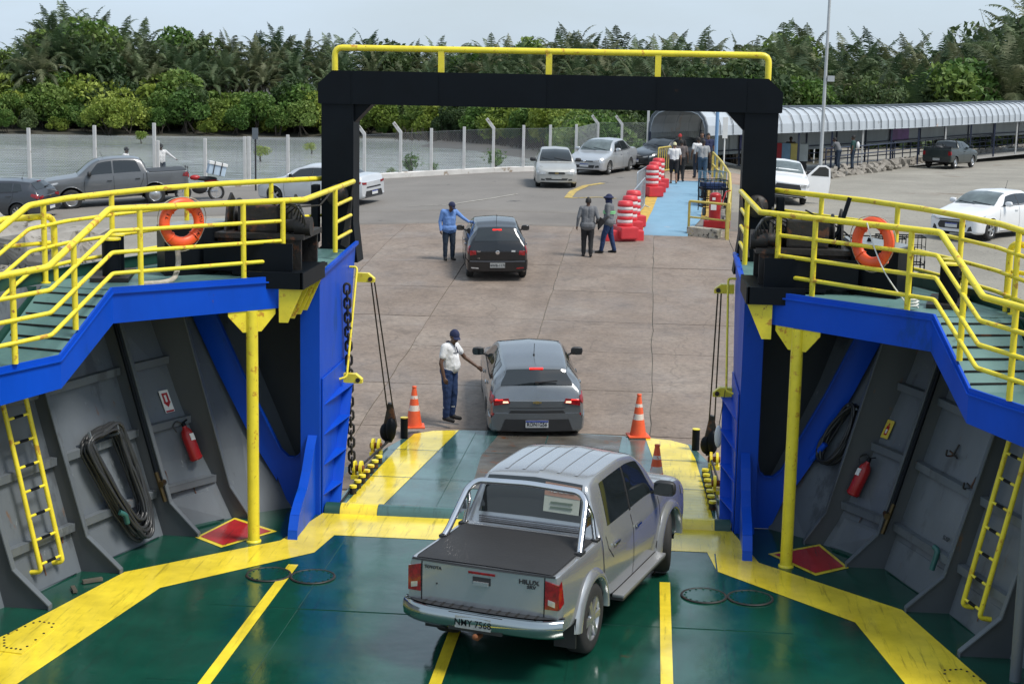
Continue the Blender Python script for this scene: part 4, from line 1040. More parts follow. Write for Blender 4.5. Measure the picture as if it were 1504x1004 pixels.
    def patch_side(c,par,poly,mat,name,side,off=.004,nu=8,nv=5):
        """poly in (d,z) convex on the flank"""
        zs=[p[1] for p in poly]; z0,z1=min(zs),max(zs); rows=[]
        for j in range(nv+1):
            z=z0+(z1-z0)*(j/nv); z_=min(max(z,z0+1e-4),z1-1e-4); X=[]
            for a,b in zip(poly,poly[1:]+poly[:1]):
                if (a[1]-z_)*(b[1]-z_)<=0 and abs(a[1]-b[1])>1e-9: X.append(a[0]+(b[0]-a[0])*(z_-a[1])/(b[1]-a[1]))
            d0,d1=min(X),max(X); row=[]
            for i in range(nu+1):
                d=d0+(d1-d0)*i/nu; row.append(tuple(c.P(d,c.tz(d,z),side,off)))
            rows.append(row)
        return MB().mat(mat).grid(rows,flip=(side>0)).build(name,par)
    def panel(c,par,d0,d1,t0,t1,mat,name,side=1,off=.004,slant0=0,slant1=0,nu=10,nv=6,rnd=.0):
        """patch in (d,t) space; slant shifts the upper end of each edge"""
        rows=[]
        for j in range(nv+1):
            v=j/nv; ins=rnd*(1-math.sqrt(max(0,1-(abs(2*v-1))**6)))
            a=d0+slant0*v+ins; b=d1+slant1*v-ins; rows.append([tuple(c.P(a+(b-a)*i/nu,t0+(t1-t0)*v,side,off)) for i in range(nu+1)])
        return MB().mat(mat).grid(rows,flip=(side>0)).build(name,par)
    def screen(c,par,d0,d1,t0,mat,name,off=.004,bow0=0,n=16,nv=8,k0=1.,k1=1.):
        """windscreen: from d0 (low) to d1 (high), from side t0 across"""
        rows=[]
        for j in range(nv+1):
            v=j/nv; d=d0+(d1-d0)*v; row=[]
            for i in range(n+1):
                u=-1+2*i/n; sd=1 if u>=0 else -1; t=7-(7-t0)*abs(u); row.append(tuple(c.P(d,t,sd,off)))
            rows.append(row)
        return MB().mat(mat).grid(rows,flip=(d1<d0)).build(name,par)
    def seam(c,par,pts,side,w=.010,mat=None,name='door_gap',sp='z'):
        """thin dark line on the flank through (d,z) or (d,t) points"""
        Q=[]
        for a,b in zip(pts[:-1],pts[1:]):
            n=max(2,int(math.hypot(b[0]-a[0],b[1]-a[1])/.05))
            for k in range(n): Q.append((a[0]+(b[0]-a[0])*k/n,a[1]+(b[1]-a[1])*k/n))
        Q.append(pts[-1]); P_=[c.P(d,c.tz(d,z) if sp=='z' else z,side,.0035) for d,z in Q]; rows=[[],[]]
        for i,p in enumerate(P_):
            t=(P_[min(i+1,len(P_)-1)]-P_[max(i-1,0)]).normalized(); nn=Vector((0,side,.25)).normalized() if P_[0].z<1.2 or True else Vector((0,0,1)); s=t.cross(nn).normalized()*w/2
            rows[0].append(tuple(p-s)); rows[1].append(tuple(p+s))
        return MB().mat(mat or m_under).grid(rows,flip=(side<0)).build(name,par)
def wheel(par,x,y,r,w,side,spokes=6,steer=0.,rim=None,name='wheel',steel=False):
    t=MB().mat(m_tyre); k=r-.005
    prof=[(r*.62,-w/2+.005),(r*.80,-w/2),(r*.94,-w/2+.012),(r*.99,-w/2+.035),(r,-w*.25),(r,w*.25),(r*.99,w/2-.035),(r*.94,w/2-.012),(r*.80,w/2),(r*.62,w/2-.005)]
    e=thing(name,None,None,(x,y,r),steer); e.parent=par
    t.lathe((0,0,0),prof,36,axis=(0,side,0)).build('tyre',e)
    m=MB().mat(rim or m_rim); o=w/2-.02
    m.lathe((0,0,0),[(r*.66,o+.012),(r*.64,o+.016),(r*.60,o),(r*.57,o-.05),(r*.57,-w/2+.02)],36,axis=(0,side,0))
    if steel:
        m.lathe((0,0,0),[(r*.58,o-.03),(r*.5,o-.012),(r*.34,o-.02),(r*.30,o+.005),(r*.12,o+.005),(0,o+.01)],28,axis=(0,side,0))
    else:
        for s in range(spokes):
            a=2*PI*s/spokes
            for da in (-.10,.10):
                p0=Vector((math.cos(a+da*2.2)*r*.16,side*(o-.005),math.sin(a+da*2.2)*r*.16)); p1=Vector((math.cos(a+da)*r*.61,side*(o-.0),math.sin(a+da)*r*.61))
                m.beam(p0,p1,r*.085,.03,up=(0,1,0))
        m.lathe((0,0,0),[(r*.20,o-.03),(r*.19,o+.004),(r*.1,o+.012),(0,o+.012)],18,axis=(0,side,0))
        m.mat(m_under).lathe((0,0,0),[(r*.57,o-.07),(0,o-.07)],24,axis=(0,side,0))
    m.build('rim',e); return e
def mirror(par,c,d,t,side,mat,out=.20,s=1.):
    p=c.P(d,t,side)
    m=MB().mat(mat); q=p+Vector((.03,side*out*.62,.07)); bm=bmesh.new(); bmesh.ops.create_uvsphere(bm,u_segments=12,v_segments=8,radius=1)
    for v in bm.verts:
        x,y,z=v.co; f=lambda a,e:math.copysign(abs(a)**e,a); v.co=Vector((f(x,.8)*.055*s,f(y,.6)*.115*s,f(z,.7)*.078*s))+q
    bm.verts.index_update(); m.add([v.co for v in bm.verts],[[v.index for v in f.verts] for f in bm.faces],True); bm.free()
    m.mat(m_trim).tube([p+Vector((0,-side*.02,0)),q-Vector((0,side*.06,.03))],.022,8)
    m.mat(m_win).obox(q-Vector((.052*s,0,0)),(1,0,0),(0,1,0),(0,0,1),.004,.095*s,.06*s)
    m.build('side_mirror',par)
def handle(par,c,d,z,side,mat):
    p=c.P(d,c.tz(d,z),side,.02); MB().mat(mat).obox(p,(1,0,0),(0,1,0),(0,0,1),.085,.012,.014).build('door_handle',par)
def plate(par,c,end,y,z,txt,mercosul=False,off=.02,mat=None,w=.40,h=.13,x=None):
    p=c.fend(end,y,z,off) if x is None else Vector((x,y,z)); n=Vector((end,0,0)); xa=Vector((0,end,0))
    e=MB().mat(mat or m_plate).obox(p,n,xa,(0,0,1),.004,w/2,h/2).build('licence_plate',par)
    if mercosul: MB().mat(m_pblue).obox(p+n*.005+Vector((0,0,h/2-.016)),n,xa,(0,0,1),.002,w/2-.004,.015).build('blue_band',e)
    if txt: text(txt,h*.78,m_blk,'plate_lettering',e,frame(p+n*.006-Vector((0,0,.010 if mercosul else .006)),xa,(0,0,1)),bold=.0008,sx=.80 if mercosul else .92)
    return p
def finish(c,par,kind,pm,wnd,steer=0,spokes=5,wheelw=.20,track=None,steel=False,mir=None,hand=True,belt=None,doors=4):
    for i,(dw,r) in enumerate(c.wheels):
        for sd in (-1,1):
            wheel(par,c.L/2-dw,sd*(c.W-wheelw/2-.02),c.rw,wheelw,sd,spokes,steer if i==0 else 0,steel=steel)

# ---------- generic hatch / sedan
def hatch_spec(L,W,H,fo,wb,r,zb_c=.96,tail='hatch',nose=0.0):
    """fo: front overhang (to front axle)"""
    k=L/4.16
    st=[(0,W*.80,.25,.64,'h',dict(cr=.07,wb=W*.72,zw=.56)),
        (.05,W*.90,.21,.68,'h',dict(cr=.07,wb=W*.80,zw=.6)),
        (.20,W*.965,.19,.745,'h',dict(cr=.07,zw=.66)),
        (.45,W*.985,.18,.81,'h',dict(cr=.065,zw=.72)),
        (.85,W,.18,.885,'h',dict(cr=.055,zw=.76)),
        (1.12,W,.18,zb_c-.015,'h',dict(cr=.045,bow=-.0,wb=W*.93)),
        (1.30,W,.18,zb_c,'r',dict(zr=1.145*H/1.47,wr=W*.845,cr=.0,bow=-.06)),
        (1.62,W,.18,zb_c+.005,'r',dict(zr=1.335*H/1.47,wr=W*.765,cr=.012,bow=-.06)),
        (1.98,W,.18,zb_c+.01,'r',dict(zr=H-.045,wr=W*.715,cr=.025,bow=-.05)),
        (2.45,W,.18,zb_c+.01,'r',dict(zr=H-.005,wr=W*.70,cr=.03)),
        (2.95,W,.18,zb_c+.02,'r',dict(zr=H-.012,wr=W*.69,cr=.028))]
    if tail=='hatch':
        st+=[(L-.62,W*.99,.19,zb_c+.05,'r',dict(zr=H-.06,wr=W*.67,cr=.024,bow=.03)),
             (L-.40,W*.985,.20,zb_c+.07,'r',dict(zr=H-.10,wr=W*.66,cr=.02,bow=.06)),
             (L-.36,W*.98,.20,zb_c+.07,'r',dict(zr=H-.14,wr=W*.67,cr=.02,bow=.06)),
             (L-.12,W*.965,.22,zb_c+.03,'h',dict(cr=.06,bow=.05,wb=W*.86)),
             (L-.06,W*.94,.24,zb_c-.04,'h',dict(cr=.03,bow=.03,wb=W*.86)),
             (L,W*.90,.27,zb_c-.14,'h',dict(cr=.015,wb=W*.82,zw=.72))]
    else:
        st+=[(L-1.30,W*.995,.19,zb_c+.04,'r',dict(zr=H-.06,wr=W*.68,cr=.024,bow=.02)),
             (L-1.02,W*.99,.20,zb_c+.06,'r',dict(zr=H-.16,wr=W*.70,cr=.02,bow=.06)),
             (L-.62,W*.98,.20,zb_c+.05,'h',dict(cr=.06,bow=.06,wb=W*.88)),
             (L-.30,W*.97,.21,zb_c+.055,'h',dict(cr=.045,wb=W*.85)),
             (L-.10,W*.95,.23,zb_c+.05,'h',dict(cr=.04,wb=W*.82,bow=.03)),
             (L-.05,W*.93,.25,zb_c-.01,'h',dict(cr=.02,wb=W*.82)),
             (L,W*.90,.28,zb_c-.14,'h',dict(cr=.015,wb=W*.80,zw=.72))]
    return Car(L,W,st,[(fo,r+.05),(fo+wb,r+.05)],r)
def std_glass(c,root,H,tail,glass=m_win,front=m_win,rear=m_win,ends=None,pillars=True):
    L=c.L
    c.screen(root,1.17,1.93,6.02,front,'windscreen',off=.006)
    if tail=='hatch': 
        c.screen(root,L-.14,L-.385,5.9,rear,'rear_window',off=.008)
        qa=[(1.42,2.38,.42,.0),(2.43,3.16,.0,-.02),(3.20,L-.62,.0,-.12)]
    else:
        c.screen(root,L-.66,L-1.20,6.0,rear,'rear_window',off=.008)
        qa=[(1.42,2.38,.42,.0),(2.43,3.22,.0,-.06),(3.26,L-1.02,.0,-.24)]
    for sd in (-1,1):
        for k,(a,b,s0,s1) in enumerate(qa):
            if b-a<.1: continue
            c.panel(root,a,b,4.14,4.93,glass,'side_window',sd,.005,s0,s1)
        # sill line, door gaps
        c.seam(root,[(1.26,.25),(1.22,.60),(1.28,.9)],sd); c.seam(root,[(2.40,.25),(2.41,.95)],sd)
        c.seam(root,[(3.10,.62),(3.2,.80),(3.22,.97)],sd) ; c.seam(root,[(1.28,.25),(3.0,.24)],sd,.014)
        c.panel(root,1.30,L-.75 if tail=='hatch' else L-1.05,4.02,4.10,m_trim,'window_trim',sd,.006)
        c.panel(root,2.385,2.425,4.1,4.93,m_trim,'door_pillar',sd,.006)
def place_car(root,p,yaw,pitch=0.,roll=0.):
    root.location=p; root.rotation_euler=(0,pitch,yaw); root.rotation_mode='XYZ'
    m=Matrix.Rotation(yaw,4,'Z')@Matrix.Rotation(pitch,4,'Y')@Matrix.Rotation(roll,4,'X'); m.translation=Vector(p); root.matrix_world=m
def on_ground(root,x,y,yaw,wb,dz=0):
    """seat a car on the slope with its reference point at the wheelbase centre"""
    f=Vector((math.cos(yaw),math.sin(yaw),0)); a=g3(x+f.x*wb/2,y+f.y*wb/2,dz); b=g3(x-f.x*wb/2,y-f.y*wb/2,dz)
    s=Vector((-f.y,f.x,0)); l=g3(x+s.x*.7,y+s.y*.7); r=g3(x-s.x*.7,y-s.y*.7)
    place_car(root,(a+b)/2,yaw,-math.atan2(a.z-b.z,wb),math.atan2(l.z-r.z,1.4))

# ---------- 1 silver double-cab pickup on the deck
def hilux():
    root=thing('pickup_truck','silver double-cab pickup with chrome sports bar and black bed cover driving off the wet deck','pickup truck')
    L,W,r=5.26,.87,.385; pm=m_silver
    st=[(0,W*.80,.42,.86,'h',dict(cr=.09,wb=W*.74,zw=.74,zm=.6)),
        (.06,W*.92,.36,.93,'h',dict(cr=.09,wb=W*.84,zw=.78,zm=.6)),
        (.25,W*.98,.34,1.0,'h',dict(cr=.08,zw=.86,zm=.62)),
        (.7,W,.34,1.07,'h',dict(cr=.06,zw=.92,zm=.64)),
        (1.18,W,.34,1.14,'h',dict(cr=.05,zw=.95,zm=.66,wb=W*.93)),
        (1.36,W,.34,1.15,'r',dict(zr=1.32,wr=W*.86,cr=0,bow=-.05,zw=.95,zm=.66)),
        (1.70,W,.34,1.155,'r',dict(zr=1.60,wr=W*.80,cr=.01,bow=-.05,zw=.95,zm=.66)),
        (2.02,W,.34,1.16,'r',dict(zr=1.745,wr=W*.76,cr=.025,bow=-.04,zw=.95,zm=.66)),
        (2.5,W,.34,1.16,'r',dict(zr=1.79,wr=W*.75,cr=.03,zw=.95,zm=.66)),
        (3.1,W,.36,1.165,'r',dict(zr=1.785,wr=W*.745,cr=.028,zw=.95,zm=.68)),
        (3.52,W,.40,1.17,'r',dict(zr=1.745,wr=W*.74,cr=.022,zw=.95,zm=.7)),
        (3.60,W,.42,1.17,'r',dict(zr=1.69,wr=W*.745,cr=.02,zw=.95,zm=.7)),
        (3.70,W,.42,1.165,'h',dict(cr=.012,zw=.95,zm=.7,wb=W*.95)),
        (3.78,W,.43,1.16,'h',dict(cr=.012,zw=.95,zm=.7,wb=W*.95)),
        (4.6,W,.45,1.15,'h',dict(cr=.012,zw=.95,zm=.72,wb=W*.95)),
        (5.02,W*.995,.48,1.145,'h',dict(cr=.012,zw=.95,zm=.74,wb=W*.95)),
        (5.10,W*.97,.50,1.14,'h',dict(cr=.010,zw=.95,zm=.74,wb=W*.93))]
    c=Car(L,W,st,[(.98,r+.07),(.98+3.085,r+.07)],r,.04,.10,.025)
    c.body(root,pm)
    c.screen(root,1.22,1.99,6.05,m_win,'windscreen')
    # rear window in the near-vertical cab back
    c.screen(root,3.665,3.565,6.10,m_win,'rear_window',off=.010)
    for sd in (-1,1):
        c.panel(root,1.52,2.48,4.14,4.93,m_win,'side_window',sd,.005,.42,0)
        c.panel(root,2.56,3.36,4.14,4.93,m_win,'side_window',sd,.005,0,-.06)
        c.panel(root,2.495,2.545,4.1,4.93,m_trim,'door_pillar',sd,.006)
        c.seam(root,[(1.42,.42),(1.40,.8),(1.44,1.1)],sd,.012); c.seam(root,[(2.52,.42),(2.53,1.15)],sd,.012); c.seam(root,[(3.30,.86),(3.46,1.0),(3.48,1.14)],sd,.012); c.seam(root,[(3.66,.46),(3.66,1.15)],sd,.02); c.seam(root,[(1.46,.42),(3.25,.42)],sd,.014)
        handle(root,c,2.36,.99,sd,m_chrome); handle(root,c,3.20,1.0,sd,m_chrome)
        mirror(root,c,1.62,4.1,sd,m_trim,.26,1.25)
        # fender flares
        for dw in (.98,4.065):
            x0=L/2-dw; rows=[]
            for k in range(19):
                a=PI*(.0+1.0*k/18); row=[]
                for (rr,yo) in ((r+.055,-.03),(r+.062,.045),(r+.085,.055),(r+.14,.035),(r+.17,-.012)):
                    row.append((x0+rr*math.cos(a),sd*(W+yo),r+rr*math.sin(a)))
                rows.append(row)
            MB().mat(pm).grid(rows,flip=(sd<0)).build('fender_flare',root)
            MB().mat(m_rub).box(x0-r-.16,x0-r-.12,*sorted((sd*(W-.24),sd*(W-.0))),.22,.55).build('mud_flap',root)
        # side step
        MB().mat(M('step_aluminium',(.36,.37,.38),.4,.6,var=.1)).box(L/2-3.28,L/2-1.52,*sorted((sd*(W-.02),sd*(W+.12))),.375,.415,.015).mat(m_trim).box(L/2-3.28,L/2-1.52,*sorted((sd*(W-.06),sd*(W+.11))),.345,.373).build('side_step',root)
        # lamps
        q=[(sd*.70,.80),(sd*.845,.80),(sd*.845,1.08),(sd*.70,1.10)]; 
        lam=c.patch_end(root,-1,[(y,z) for y,z in q],m_lampr,'tail_light',.014,6,8)
        c.patch_side(root,[(5.0,.81),(5.095,.80),(5.095,1.08),(5.03,1.09)],m_lampr,'tail_light_wrap',sd,.010,4,6)
        c.patch_end(root,-1,[(sd*.735,.835),(sd*.81,.83),(sd*.81,.90),(sd*.735,.905)],m_lampc,'clear_lens',.019,4,4)
        c.patch_end(root,1,[(sd*.46,.80),(sd*.70,.84),(sd*.70,.95),(sd*.5,.92)],m_lampc,'headlight',.012)
        c.patch_side(root,[(.04,.80),(.42,.88),(.36,.99),(.05,.92)],m_lampc,'headlight_wrap',sd,.008)
    # tailgate details
    G=lambda a,m,n,o=.006:c.patch_end(root,-1,a,m,n,o)
    for y in (-.69,.69): G([(y-.005,.70),(y+.005,.70),(y+.005,1.13),(y-.005,1.13)],m_under,'tailgate_gap',.006)
    G([(-.68,.695),(.68,.695),(.68,.705),(-.68,.705)],m_under,'tailgate_gap')
    hd=G([(-.10,.965),(.10,.965),(.10,1.045),(-.10,1.045)],m_trim,'tailgate_handle',.006); MB().mat(pm).obox(c.fend(-1,0,.98,.022),(1,0,0),(0,1,0),(0,0,1),.012,.085,.02).build('handle_grip',hd)
    G([(-.15,1.075),(.15,1.075),(.15,1.10),(-.15,1.10)],m_lampr,'high_stop_lamp',.012)
    G([(.505,.90),(.52,.90),(.52,.915),(.505,.915)],m_trim,'tailgate_lock',.008)
    xa=Vector((0,-1,0))
    # viewer at the rear sees +y on the left
    text('TOYOTA',.048,m_trim,'badge_lettering',root,frame(c.fend(-1,.56,1.075,.008),xa,(0,0,1)),bold=.001)
    text('HILUX',.066,m_trim,'badge_lettering',root,frame(c.fend(-1,-.52,1.06,.008),xa,(0,0,1)),bold=.002,sx=1.15)
    text('SRV',.05,m_trim,'badge_lettering',root,frame(c.fend(-1,-.55,1.01,.008),xa,(0,0,1)),bold=.001,sx=1.2)
    # bumper
    bp=MB(); chr2=M('bumper_chrome',(.40,.43,.43),.13,1.,var=.04)
    ys=np.linspace(-.90,.90,25); rows=[]
    for y in ys:
        k=1-(abs(y)/.90)**6; xb=-2.63-.03*(1-(y/.9)**2)+.16*(1-k)
        rows.append([(-2.40,y,.70),(xb+.02,y,.70),(xb-.015,y,.675),(xb-.02,y,.60),(xb,y,.53),(xb+.06,y,.49),(-2.40,y,.49)])
    bp.mat(chr2).grid(rows,flip=True); bp.mat(m_trim)
    rows2=[[(p[0][0],p[0][1],.712),(p[1][0]+.03,p[1][1],.712)] for p in rows]; bp.grid(rows2,smooth=False,flip=True); bp.box(-2.66,-2.4,-.30,.30,.50,.69)
    bb=bp.build('rear_bumper',root)
    for k in range(-6,7):
        if k: MB().mat(m_under).box(-2.585,-2.47,k*.105-.012,k*.105+.012,.713,.717).build('step_rib',bb)
    plate(root,c,-1,.02,.60,'NMY 7568',False,mat=m_plateg,x=-2.672)
    MB().mat(m_rust).cyl((-2.55,-.02,.44),.03,-.14 if False else .1,10,(-1,0,0)).ball((-2.70,-.02,.47),.032).build('tow_ball',root)
    MB().mat(m_under).box(-2.2,-1.6,-.35,.35,.44,.52).build('spare_wheel_carrier',root)
    # bed cover and sports bar
    c.screen(root,3.80,5.085,4.95,M('bed_cover_vinyl',(.018,.0175,.018),.6,var=.12,vs=4,bump=.12,bs=25),'bed_cover',off=.014,n=20,nv=14)
    for sd in (-1,1): c.seam(root,[(3.8,4.93),(5.08,4.93)],sd,.03,m_trim,'cover_rail','t')
    G([(-.80,1.135),(.80,1.135),(.80,1.155),(-.80,1.155)],m_trim,'cover_edge',.012)
    sb=MB().mat(m_chrome); x=L/2
    for (dd,zz,of,rr) in ((4.35,1.16,0,.036),):
        sb.tube([(x-4.30,.79,1.17),(x-4.22,.77,1.24),(x-3.86,.70,1.62),(x-3.80,.60,1.70),(x-3.78,0,1.72),(x-3.80,-.60,1.70),(x-3.86,-.70,1.62),(x-4.22,-.77,1.24),(x-4.30,-.79,1.17)],.037,16,round_=.10)
    for sd in (-1,1):
        sb.tube([(x-3.86,sd*.70,1.60),(x-3.74,sd*.73,1.45),(x-3.76,sd*.78,1.17)],.026,12,round_=.08); sb.mat(m_trim).box(x-4.36,x-4.22,*sorted((sd*.75,sd*.83)),1.16,1.19).box(x-3.82,x-3.70,*sorted((sd*.75,sd*.83)),1.16,1.19); sb.mat(m_chrome)
        sb.obox((x-3.93,sd*.735,1.42),(1,0,0),(0,1,0),(0,0,1),.10,.018,.055)
    sb.build('sports_bar',root)
    g=MB().mat(m_chrome)
    for k in range(4): g.box(x-3.72,x-3.70,-.62,.62,1.20+.022*k,1.212+.022*k)
    g.build('cab_back_bars',root)
    # roof ribs
    for y in (-.42,-.21,0,.21,.42):
        rows=[[],[]]
        for d in np.linspace(2.15,3.4,12):
            for k,dy in enumerate((-.022,.022)):
                yy=abs(y+dy); V=c.rows(d,np.linspace(6,7,12)); z=np.interp(-yy,-V[:,1],V[:,2]); rows[k].append((x-d,y+dy,z+.006))
        MB().mat(pm).grid(rows,flip=True).build('roof_rib',root)
    # for-sale sheet behind the rear glass
    def rg(u,v): # point on rear screen; u along y, v 0..1
        d=3.665+(3.565-3.665)*v; V=c.rows(d,np.linspace(6,7,12)); z=np.interp(-abs(u),-V[:,1],V[:,2]); return Vector((x-d-.034,u,z+.004))
    paper=M('sale_sheet',(.40,.43,.37),.7,var=.12,vs=6); A,B,C_,D_=rg(-.14,.12),rg(-.56,.12),rg(-.56,.84),rg(-.14,.84)
    sh=MB().mat(paper).add([A,B,C_,D_],[(0,1,2,3)]); sh.mat(M('sale_sheet_band',(.36,.22,.17),.7,var=.1))
    E_=A.lerp(D_,.55)+Vector((-.003,0,0)); F_=B.lerp(C_,.55)+Vector((-.003,0,0)); sh.add([E_,F_,C_+Vector((-.003,0,0)),D_+Vector((-.003,0,0))],[(0,1,2,3)]); sh=sh.build('for_sale_sheet',root)
    cm=(C_+D_)/2; em=(E_+F_)/2; up=(cm-em).normalized()
    text('VENDE-SE',.075,m_plate,'sheet_lettering',sh,frame(em.lerp(cm,.5)+Vector((-.006,0,0)),(0,-1,0),up),bold=.002,sx=.9,ext=.001)
    mid=(A+B)/2
    for k in range(2): MB().mat(M('faded_ink',(.12,.16,.13),.8)).obox(mid.lerp(em,.62-.3*k)+Vector((-.005,0,0)),(0,1,0),up,(1,0,0),.13,.012,.001).build('faded_print_line',sh)
    for (dw,_) in c.wheels:
        for sd in (-1,1): wheel(root,L/2-dw,sd*(W-.10),r,.25,sd,6,.30 if dw<2 else 0)
    return root,c
root,c_h=hilux()
# right wheels touch the deck at these places; heading follows from them
pa,pb=atz(862,961,0),atz(980,837,0); hd=math.atan2(pb.y-pa.y,pb.x-pa.x)
f=Vector((math.cos(hd),math.sin(hd),0)); lf=Vector((-f.y,f.x,0)); wc=(pa+pb)/2+lf*.85
off=5.26/2-(.98+3.085/2)
place_car(root,wc-f*off+Vector((0,0,.012)),hd)
# ---------- 2 grey hatchback on the ramp
def onix(label,pm,tail='hatch',L=4.16,txt='RON1G56',lit=True,glass=m_win,spoke=5,frontglass=m_win,rear_gl=None,name='parked_car'):
    root=thing(name,label,'car')
    H=1.40; c=hatch_spec(L,.865,H,.80,2.55,.31,tail=tail); c.body(root,pm); std_glass(c,root,H,tail,glass,frontglass,rear_gl or m_win)
    for sd in (-1,1):
        if tail=='hatch':
            c.patch_end(root,-1,[(sd*.47,.78),(sd*.76,.735),(sd*.775,.86),(sd*.50,.865)],m_lampr,'tail_light',.016)
            c.patch_side(root,[(L-.30,.86),(L-.05,.75),(L-.02,.80),(L-.04,.90),(L-.26,.94)],m_lampr,'tail_light_wrap',sd,.010)
            if lit:
                c.patch_end(root,-1,[(sd*.60,.835),(sd*.74,.83),(sd*.74,.845),(sd*.60,.85)],m_brake,'lit_brake_strip',.024)
                c.patch_end(root,-1,[(sd*.50,.79),(sd*.60,.785),(sd*.60,.82),(sd*.51,.82)],m_lit,'reverse_lamp',.022)
            c.patch_end(root,-1,[(sd*.74,.46),(sd*.775,.46),(sd*.785,.60),(sd*.755,.60)],m_lampr,'rear_reflector',.012)
        else:
            c.patch_end(root,-1,[(sd*.50,.73),(sd*.74,.75),(sd*.76,.83),(sd*.50,.82)],m_lampr,'tail_light',.014)
            c.patch_side(root,[(L-.30,.86),(L-.05,.77),(L-.03,.84),(L-.26,.93)],m_lampr,'tail_light_wrap',sd,.010)
        c.patch_end(root,1,[(sd*.42,.57),(sd*.66,.60),(sd*.66,.67),(sd*.50,.64)],m_lampc,'headlight',.012)
        c.patch_side(root,[(.03,.59),(.30,.67),(.48,.76),(.22,.71),(.04,.66)],m_lampc,'headlight_wrap',sd,.009)
        c.patch_end(root,1,[(sd*.50,.27),(sd*.66,.30),(sd*.62,.44),(sd*.56,.42)],m_trim,'fog_recess',.010)
        mirror(root,c,1.58,4.08,sd,pm if tail!='hatch' else m_trim,.24)
        handle(root,c,2.22,.84,sd,pm); handle(root,c,3.05,.86,sd,pm)
    c.patch_end(root,1,[(-.42,.34),(.42,.34),(.48,.44),(.40,.56),(-.40,.56),(-.48,.44)],m_trim,'front_grille',.012)
    c.patch_end(root,1,[(-.44,.585),(.44,.585),(.42,.615),(-.42,.615)],m_trim,'upper_grille',.014)
    plate(root,c,1,0,.44,None,True,.03)
    # rear bumper
    if tail!='hatch': c.patch_end(root,-1,[(-.62,.29),(.62,.29),(.52,.50),(-.52,.50)],m_trim,'lower_bumper',.012,12)
    c.patch_end(root,-1,[(-.50,.60),(.50,.60),(.46,.65),(-.46,.65)],m_trim,'bumper_recess',.010)
    for sd in (-1,1): c.patch_end(root,-1,[(sd*.60,.31),(sd*.74,.33),(sd*.74,.36),(sd*.60,.33)],pm,'bumper_corner',.018)
    if tail=='hatch':
        c.patch_end(root,-1,[(-.79,.30),(.79,.30),(.81,.50),(.74,.60),(-.74,.60),(-.81,.50)],pm,'rear_bumper',.030,18,6,.03)
        c.patch_end(root,-1,[(-.64,.285),(.64,.285),(.56,.50),(-.56,.50)],m_trim,'bumper_insert',.040,14)
        for sd in (-1,1): c.patch_side(root,[(L-.42,.30),(L-.02,.30),(L-.02,.58),(L-.30,.60),(L-.42,.50)],pm,'bumper_flank',sd,.020)
    plate(root,c,-1,0,.42 if tail=='hatch' else .42,txt,True,.052 if tail=='hatch' else .028)
    if tail=='hatch':
        V=c.P(L-.395,7,1); MB().mat(m_brake if lit else m_lampr).box(V.x-.03,V.x+.0,-.12,.12,V.z-.012,V.z+.014).build('high_brake_lamp',root)
        V=c.P(L-.17,7,1); MB().mat(m_trim).beam((V.x-.02,-.02,V.z+.015),(V.x-.0,-.36,V.z+.04),.02,.02).box(V.x-.04,V.x+.0,-.03,.03,V.z-.01,V.z+.03).build('rear_wiper',root)
        bz=MB().mat(M('gold_badge',(.55,.42,.16),.3,.9)); p=c.fend(-1,0,.885 if 0 else .80,.012); bz.obox(p,(1,0,0),(0,1,0),(0,0,1),.004,.075,.014).obox(p,(1,0,0),(0,1,0),(0,0,1),.005,.028,.024); bz.build('badge',root)
        c.patch_end(root,-1,[(-.50,.695),(.50,.695),(.50,.701),(-.50,.701)],m_under,'tailgate_gap',.005)
    V=c.P(L-.95 if tail=='hatch' else 3.0,7,1); MB().mat(m_trim).tube([tuple(V),(V.x-.10,0,V.z+.24)],.006,5).ball((V.x,0,V.z+.01),.03,.02,.018).build('antenna',root)
    V=c.P(1.2,6.4,1); MB().mat(m_trim).beam(c.P(1.19,6.3,1,.015),c.P(1.27,6.9,-1,.02),.015,.012).beam(c.P(1.17,6.95,1,.015),c.P(1.27,6.25,-1,.02),.015,.012).build('wipers',root)
    finish(c,root,tail,pm,glass,spokes=spoke)
    return root,c
m_gcar=paint('graphite_car_paint',(.19,.207,.222),.65,.26)
root,c_o=onix('grey hatchback with lit brake lights rolling off the ramp onto the concrete',m_gcar)
def seat_two(root,L,fo,wb,a,b,track,side,z=None):
    """place by ground contact of rear wheels a (left) b (right)"""
    pass
yaw=R(98.5)
p=gpt(783,634); fx,fy=math.cos(yaw),math.sin(yaw)
rear_ax=Vector((p.x,p.y,0)); mid=rear_ax+Vector((fx,fy,0))*(2.55/2)
def seat(root,L,fo,wb,rear,yaw,zfun):
    f=Vector((math.cos(yaw),math.sin(yaw),0)); fr=rear+f*wb; zr,zf=zfun(rear.x,rear.y),zfun(fr.x,fr.y)
    s=Vector((-f.y,f.x,0)); m=(rear+fr)/2; rl=math.atan2(zfun(m.x+s.x*.7,m.y+s.y*.7)-zfun(m.x-s.x*.7,m.y-s.y*.7),1.4)
    cen=(rear+fr)/2-f*(L/2-(fo+wb/2)); pit=math.atan2(zf-zr,wb); k=((L/2-(fo+wb/2)))/wb
    cen.z=(zr+zf)/2-(zf-zr)*k; place_car(root,cen,yaw,-pit,rl)
seat(root,4.16,.80,2.55,rear_ax,yaw,lambda x,y:max(gz(x,y),rz_(y)+.01 if y<27 else -9))
